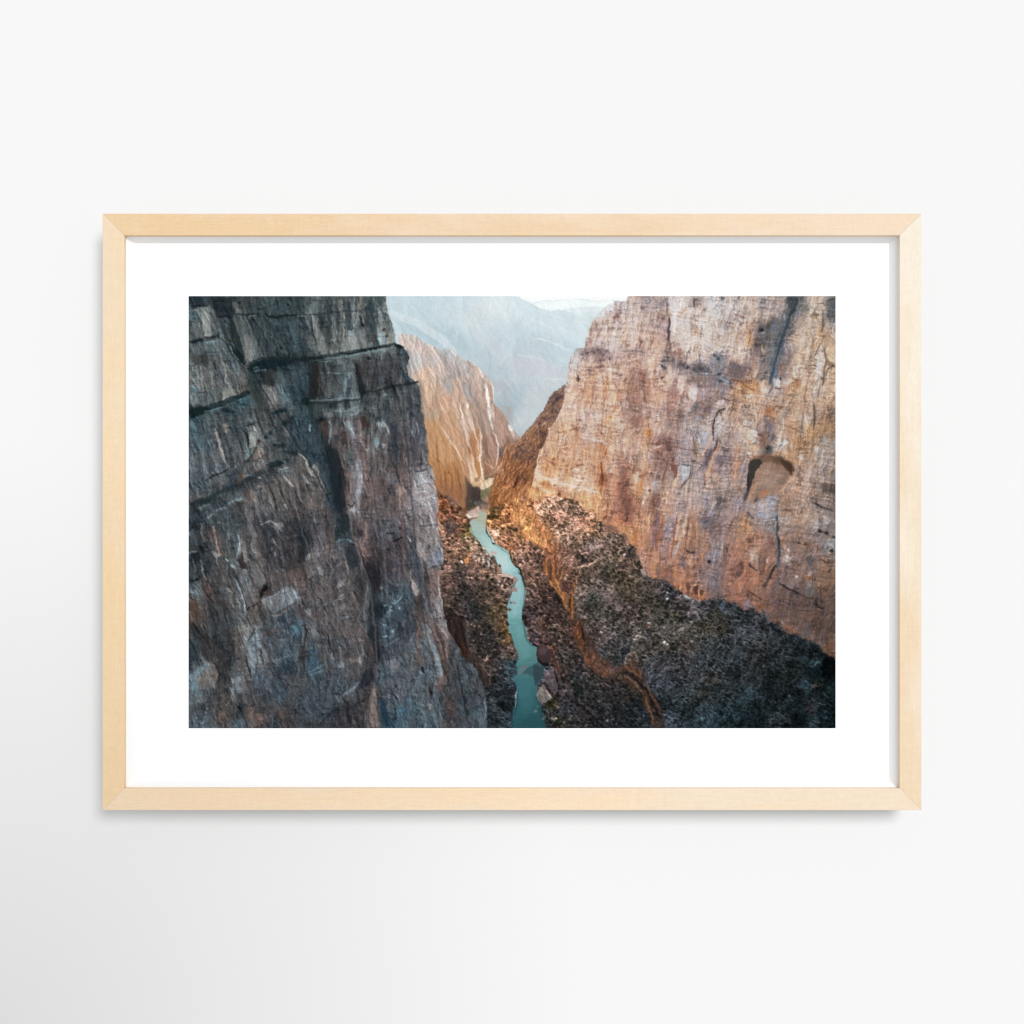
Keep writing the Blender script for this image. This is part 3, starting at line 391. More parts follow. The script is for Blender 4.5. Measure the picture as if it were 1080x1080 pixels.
8,8,2f3c40 20,5,3d4a4e 30,6,39484d 42,8,3d4f55 52,8,3a4246 62,8,5d5a5a 72,6,505054 85,8,4a4d51 95,10,424245 104,8,4c4645 5,22,4c595c 12,22,48433f 22,15,4b4542 30,25,5b504d 38,18,3f4f55 45,20,4d5e65 55,25,5a5450 62,22,5d5b5a 70,25,544a46 80,20,3b3f41 90,15,545454 100,22,4f4542 8,38,30393b 18,38,35393a 28,40,625d5a 38,40,474947 48,38,4f5c60 56,35,5a5450 63,38,616262 70,38,5a4d48 80,35,3f3e3f 88,38,5f5a57 100,38,40393a 5,52,3b4446 12,55,31383b 20,52,2f3437 30,52,4f4c48 40,50,57605f 47,55,606463 55,52,3c312c 63,55,5d5e5c 72,52,59504b 80,50,4d4a4b 92,50,4a484a 104,52,3d3937 6,66,3b4446 16,65,4a4b49 25,68,434442 35,65,4d4a46 45,65,4f5252 53,65,5e5551 62,65,62625f 72,65,616465 80,65,55504e 92,65,4f4b4c 102,63,5a4c44 8,80,5f676a 18,78,54463e 28,80,3f3f3d 36,80,4b4c4c 43,80,66605a 52,80,6b6f70 60,80,615f5e 68,80,615c5a 75,77,3a2c27 82,78,504846 92,82,686c6d 102,80,727575 5,95,5b432f 14,95,5c5751 25,95,33393b 35,95,3f3c3a 44,95,5f5a55 52,95,656a6b 60,92,615d5a 70,92,625a52 80,88,57524e 90,92,5d5e5f 100,88,686d70 106,97,545052 10,104,604a3a 35,104,3f4245 50,104,565e61 62,103,5b544d 75,104,4d4742 92,104,485159
T left_cliff 1 2
5,10,333639 15,8,4d4b4b 25,8,484544 33,8,544f4d 42,8,36444a 50,8,2a3232 58,10,574f4e 65,10,6a5752 72,10,5f5a5c 82,8,57504e 92,8,5c585a 103,6,6b5d5a 5,25,2f3232 15,25,3e3c3d 25,25,505053 33,22,574c48 42,20,2f3a3d 48,25,48575c 55,22,3a3e3f 62,20,524444 68,25,755f57 75,22,4a4345 85,20,4f5055 97,18,58585c 105,25,4e4649 5,42,3c3634 12,42,66676a 22,40,59585a 32,38,65544d 42,38,5b6065 48,40,4b4b4c 55,38,3b3e41 63,38,6a4f44 72,38,4b4040 80,40,3f3a3b 92,38,4b4344 103,38,4d474a 6,58,5d4d47 18,58,605d5f 28,55,5f5856 38,52,4e494a 48,52,5a5352 56,52,404246 63,55,56504f 70,55,33302f 80,55,322f31 90,55,4d4546 103,55,4c484c 6,75,5b4f4a 18,75,55504f 28,72,5a5250 38,68,474346 46,68,66605f 54,68,5a5350 62,68,494548 68,70,5a4f50 75,70,2a2727 82,72,332f31 95,70,4b4a4f 5,92,46403f 15,90,575657 28,90,5c5453 40,88,5a5655 50,88,57504e 58,88,574d48 65,82,504644 68,90,5f5553 75,85,333436 85,85,3c454b 98,85,485259 10,103,525152 25,103,5a514e 40,103,585556 55,103,524a48 67,103,6f6d6d 75,100,2a3033 88,98,34464e 102,98,3f4850
T left_cliff 2 2
5,8,66605f 15,12,746a68 25,12,807877 30,25,8a7e7a 5,25,484f56 12,25,6b5f5b 22,28,8a7f7b 5,42,484a4e 15,38,807a7c 25,40,786d6a 34,42,767b83 32,50,7f8085 5,55,55504f 12,52,474a50 22,55,66605e 30,60,705a52 8,68,69625f 18,65,45454a 25,70,554b47 32,72,776a67 3,80,3f5058 12,80,565c61 20,80,4c4a4c 28,82,6a544a 33,88,777375 5,98,475259 12,95,463d38 22,97,484a4d 32,98,7f777a 12,106,50433e 30,106,66605f 38,106,6d6868
T left_cliff 0 3
8,8,3a3a38 15,15,454341 25,8,3c464a 35,10,383e42 45,8,4d4f50 55,6,5d5b57 63,10,626360 75,8,524f4d 85,12,57504c 97,10,4d585d 106,8,50656e 8,22,3a4346 18,22,3f3e3c 28,20,363c3e 40,22,3a3a39 50,20,5f514a 57,20,6c7173 65,22,626d74 75,20,4d4747 88,25,5c5f60 100,22,586268 8,35,2f383c 20,33,383837 30,32,423d3b 42,35,333a3d 50,35,56504d 58,35,5d5f60 65,35,66747b 72,35,5b5c5d 80,38,605f60 90,38,47535a 103,35,4a5b64 5,48,4a5053 15,48,6a7375 25,45,5d554e 35,45,2f3234 45,45,3f4547 52,45,5f5854 60,45,615f5f 66,48,5d676d 75,45,5d5e5f 88,48,3f4a50 102,45,364249 5,60,5c727b 12,60,66645f 22,58,5f5c58 30,58,3c3a38 38,58,3a3d3d 48,58,6b7275 58,58,585450 66,58,52606a 75,58,4b545a 85,60,3d454b 100,58,47494a 8,72,5a6569 18,68,57504a 25,70,3f4445 35,70,45413e 48,70,646a6c 58,70,545758 68,68,474d52 80,68,485057 92,68,3f4950 104,68,4d5154 8,88,454b4e 20,85,44474a 30,85,4a4743 42,82,484642 52,82,45484a 62,82,514d49 72,82,413f3f 85,82,485157 95,82,3f454a 105,85,403d3b 8,102,4f5a60 20,100,535d62 32,95,5d5049 42,95,413f3d 52,92,303536 62,95,635248 70,98,66524a 80,95,45484b 92,97,4b4440 104,97,3d3836 50,104,4d5a60 85,105,414548
T left_cliff 1 3
5,8,566066 15,8,5a5a5b 22,8,615d5c 32,8,4a4a4c 42,8,575150 52,8,54504f 62,8,5a5250 68,8,757372 75,8,323538 85,8,40525a 97,8,444a4e 5,22,4a4e50 15,22,465056 25,20,5d5a59 35,22,514f50 45,22,555255 55,22,544d4d 65,22,60544f 72,22,605450 78,20,333538 90,15,455560 102,20,3f4348 5,38,3d3a38 15,35,43525a 25,35,555350 35,38,5a6065 45,32,59504f 55,35,55504d 64,35,6d6460 72,35,615148 80,35,2f3438 95,32,3c4045 5,55,46494a 15,48,466270 25,48,43535a 35,50,46464a 45,48,535a5f 55,48,504b4a 65,50,544e4d 75,50,3f3b3c 85,50,3f4e56 95,45,5e5e61 104,50,47474d 5,70,4a4d4f 18,68,3b4a52 30,65,474b4e 42,62,505c63 55,58,504f50 65,60,333740 75,62,403b3a 85,62,405059 97,62,4b4b50 10,85,3f4f57 22,82,4b5256 34,75,4a5a62 45,75,4e5253 55,72,474c4f 65,72,3f3d3d 76,72,5a4c44 84,72,45484b 92,75,4c4e52 103,72,575256 10,98,40464a 25,95,434a4e 38,92,353637 50,88,38373a 60,85,3d3f42 70,85,3d3836 77,85,655850 84,85,36454e 97,85,464a4f 104,90,3b5560 15,105,484644 40,104,353537 60,100,3b3838 75,98,5d5655 88,98,1f3844 100,103,30505e
T left_cliff 2 3
8,8,454a4f 15,10,5b4b44 22,10,6a6f72 30,8,6a544b 38,8,7a7472 5,22,4b555b 12,20,605f60 20,22,555a5d 28,25,5f6c73 33,20,5a463d 40,20,6e605b 46,25,4c4c4e 6,40,4b4a49 13,38,614c42 22,38,4f5456 30,40,625755 37,35,5b4a40 45,40,454545 52,40,4b4f52 58,40,4a5256 5,58,4c4845 14,58,47545a 22,58,4a4a4c 32,52,5d6064 40,55,443d39 50,55,444647 58,58,454c50 66,55,484c4d 5,72,4b5459 15,72,4a5459 25,70,3f3a3a 35,65,57463e 42,70,3f4245 50,72,3f3f40 60,72,434b4f 70,68,484543 77,72,45484a 8,88,3b5058 20,88,4c5356 32,86,475257 42,88,443b38 52,90,3b3d3f 62,88,39464b 74,85,434f55 10,103,41484d 28,100,435056 42,100,4a4340 55,102,3c4247 65,100,424a4c 74,100,465860
T fin 2 3
45,5,35302d 55,4,443c3a 62,8,544a49 50,15,2d2523 58,22,46281f 64,20,4f4644 60,32,4a2a20 68,38,423937 74,48,3f3836 80,58,3a3432 84,64,33302f
'''
MID_SHAPES = '''
S .3149 200 312
P 3d484c .55 6 : 190,30 360,10 400,195 260,205 190,215 150,120
P 4a4f50 .45 6 : 360,5 520,5 520,190 400,200
P 6f7274 .45 8 : 530,20 650,10 690,150 600,175 530,185
P 8d8f90 .45 5 : 600,110 640,110 650,170 600,175
L 9a9690 .5 5 : 545,40 555,110 550,185
L 8a8580 .5 5 : 480,60 485,120 470,190
L 2f3639 .6 6 : 500,20 505,90 515,150
L 2f3639 .6 7 : 590,40 600,100 605,150
L 30383b .6 6 : 440,70 440,140
L 8a8782 .5 5 : 410,60 420,130 440,185
P 7a7a78 .5 4 : 0,45 75,40 95,120 60,140 0,150
P 65676a .45 8 : 0,160 100,140 160,190 200,290 150,330 60,365 0,375
P 1f2a2d .6 5 : 0,385 60,368 150,340 200,322 215,345 130,365 40,395 0,410
P 273337 .55 6 : 190,225 260,205 400,208 400,225 280,235 220,260
P 2c363a .55 6 : 200,240 240,300 270,380 300,440 340,500 300,470 250,400 210,320
P 4a5256 .45 8 : 0,410 120,380 220,340 270,480 200,600 120,650 0,690
P 6a6d6c .45 6 : 195,430 230,420 245,500 215,560 190,540
P 232d30 .6 5 : 0,690 60,670 130,630 220,590 330,545 340,555 240,620 130,670 40,705 0,715
P 5e5b58 .45 8 : 240,620 350,540 430,580 470,720 230,724
P 36434a .7 6 : 300,440 400,400 440,460 480,600 500,724 470,724 430,575 380,530 330,520
P 4d4f50 .5 5 : 408,215 550,220 568,335 410,345
P 34302f .55 6 : 408,215 440,215 445,340 412,345
P 6a7276 .5 5 : 500,225 550,225 568,330 520,340
L 222526 .7 4 : 555,225 575,300 578,335
P 4f575a .6 3 : 400,350 572,340 575,375 520,400 415,410 400,380
L 8a9498 .7 3 : 402,352 480,350 570,340
L 1f2324 .7 3.5 : 404,362 480,362 570,352
L 7f888b .6 3 : 420,385 520,378 572,370
L 25282a .6 3 : 430,408 520,402 572,392
P 5f5654 .5 6 : 470,410 575,400 585,560 590,724 520,724 500,560
P 1e2527 .75 5 : 455,480 490,560 505,640 515,724 490,724 475,600
P 88878b .6 5 : 520,420 555,420 560,470 530,470
P 807e82 .55 6 : 540,560 575,540 580,690 545,700
P 45454a .45 6 : 580,215 735,180 735,285 600,315 575,300
L 1c1f20 .8 4 : 575,325 640,312 700,300 765,288
L 8d9498 .6 3 : 640,305 650,330
P 4f5558 .5 7 : 580,330 770,300 780,400 640,420 580,400
P 5c5350 .4 9 : 585,430 690,430 720,724 600,724
P 3a3a3f .55 6 : 675,420 700,430 720,560 725,640 700,560
P 535157 .4 8 : 710,310 770,300 800,560 740,580
P 8f898a .55 6 : 745,575 815,565 830,690 830,724 740,724
S .3149 200 540
P 33393c .5 8 : 0,0 60,0 50,200 0,230
P 4a4a49 .4 9 : 60,0 240,0 240,200 150,300 60,250
P 38393b .5 8 : 240,20 400,10 390,140 340,200 260,180
P 6b6e6f .5 5 : 160,60 190,120 200,260 175,300 150,200
P 70757a .5 5 : 240,280 340,250 355,330 300,330 240,310
P 3f4b52 .5 8 : 245,330 350,300 385,400 320,500 250,490
P 6d767b .5 6 : 190,400 235,350 260,470 230,520 195,540
P 5f6a70 .5 7 : 0,540 70,500 95,540 60,620 0,640
P 3a3a39 .45 8 : 0,280 100,300 150,400 140,490 60,480 0,430
P 57524f .4 9 : 390,150 520,120 560,240 590,400 500,400 400,260
P 44494d .4 9 : 400,420 600,430 610,560 520,640 400,620
P 2f3437 .6 7 : 590,180 620,240 640,330 625,440 600,420 600,300
P 414c53 .5 8 : 630,230 740,230 745,390 650,420 630,330
L 8a827c .5 4 : 585,230 595,280 590,310
P 3a4248 .45 8 : 340,600 480,620 500,724 330,724
P 5a5552 .4 8 : 600,560 640,600 650,724 590,724
P 56646b .4 8 : 640,480 780,420 840,560 860,724 660,724
P 746f6d .5 6 : 770,100 820,60 845,150 830,200 790,190
P 7a716c .5 6 : 800,200 835,200 845,320 860,420 820,330
L 857f7c .6 5 : 760,360 820,460 850,580
P 40464a .6 6 : 850,450 900,480 960,520 990,620 990,724 900,724 870,560
P 4d3f3a .5 5 : 830,330 870,440 890,540 860,480
S .3149 540 312
P b8a79c .35 10 : 270,20 380,20 370,160 250,170
P 8d7f7b .5 6 : 210,180 340,180 340,215 200,215
L 7a6a64 .6 5 : 215,182 270,178 340,185
L cdb2a0 .4 10 : 420,10 400,120 380,200
P d2c3b6 .4 10 : 530,10 600,10 590,120 540,160
P 93817a .4 9 : 440,20 520,10 510,90 450,110
P 7f6a62 .45 8 : 370,250 450,240 450,360 420,420 370,380
P 8d8380 .5 8 : 500,205 600,215 730,260 720,330 620,310 540,270
L 5a5453 .6 6 : 500,210 580,230 650,250 730,270
P 8a7a76 .4 10 : 600,330 720,330 700,430 610,400
P c5ad9a .4 10 : 640,40 720,40 700,200 640,180
P 5f6061 .5 8 : 820,90 930,30 900,200 830,220
P 4a545c .7 5 : 920,10 960,10 930,90 890,190 865,290 880,170
P b39b85 .4 10 : 960,60 1040,60 1020,300 940,260
P b08a68 .4 9 : 740,280 860,280 860,350 760,350
P 8d8684 .4 9 : 560,330 640,400 720,480 640,560 560,500
P 8a6858 .45 9 : 480,470 560,470 540,560 500,640 460,560
P a38470 .35 10 : 380,430 470,430 440,560 380,600
P 96908e .4 9 : 560,560 660,540 640,700 540,700
P a8835c .4 10 : 870,300 1000,300 960,480 880,480
P 8d8177 .4 10 : 960,500 1070,460 1070,724 980,724
P b7835a .4 10 : 90,420 300,430 300,600 100,560
S .3149 540 540
P 8d6a52 .35 12 : 400,20 620,20 640,260 440,190
P 6e6668 .45 9 : 610,10 700,10 720,200 640,290 600,200
P 7b655a .35 12 : 900,80 1070,60 1070,260 900,240
P 5a4c46 .4 12 : 880,280 1070,280 1070,420 900,360
P 6a605c .35 10 : 900,40 1050,20 1060,140 930,140
T 5 1
P 927764 .8 2 : 19,58 24,53 32,51 42,51 52,54 60,58 64,62 65,68 62,73 56,82 50,88 42,92 34,92 28,98 22,100 16,96 18,86 19,70
S .3149 200 312
P a9c0ca .5 14 : 700,70 800,110 880,180 960,260 1010,300 1000,340 900,220 800,160 700,110
P c3d3d9 .5 16 : 820,20 960,40 1080,80 1080,160 980,150 860,90
P aec0c9 .45 12 : 860,100 940,150 1000,220 1080,260 1080,300 1000,280 920,200
P c6cdd2 .4 12 : 960,130 1060,170 1080,230 1000,210
L d5dee1 .5 8 : 660,50 760,90 850,150 890,190
P 9fb5c0 .5 12 : 1010,280 1080,300 1080,420 1040,360
S .3149 540 312
P b3c7d0 .45 16 : 0,90 120,130 200,170 240,190 200,260 100,220 0,200
P cfdde2 .45 12 : 0,40 60,60 140,110 230,160 240,100 120,60 40,20
P c6cbd0 .4 14 : 0,200 100,210 180,250 190,290 80,280 20,330 0,330
P a5bac4 .4 10 : 0,330 40,300 30,400 0,440
S .3149 200 312
P a89587 .6 5 : 850,250 930,330 940,420 1000,560 985,600 975,470 950,380 880,320
P 9f9088 .5 6 : 830,190 900,240 960,330 985,450 970,440 930,320 860,250
P c9a888 .6 4 : 880,300 905,285 920,330 930,400 900,380
P cba27c .6 4 : 930,370 960,370 985,480 985,590 960,640 950,500
P d0a67e .5 5 : 830,420 880,400 930,500 940,600 900,540 850,440
P b38a6c .6 4 : 985,460 1030,465 1035,590 990,600
P b7977f .5 5 : 930,220 1000,270 1015,380 1000,450 960,330
P a57c5c .5 5 : 1020,370 1060,400 1075,470 1050,530 1030,470
'''
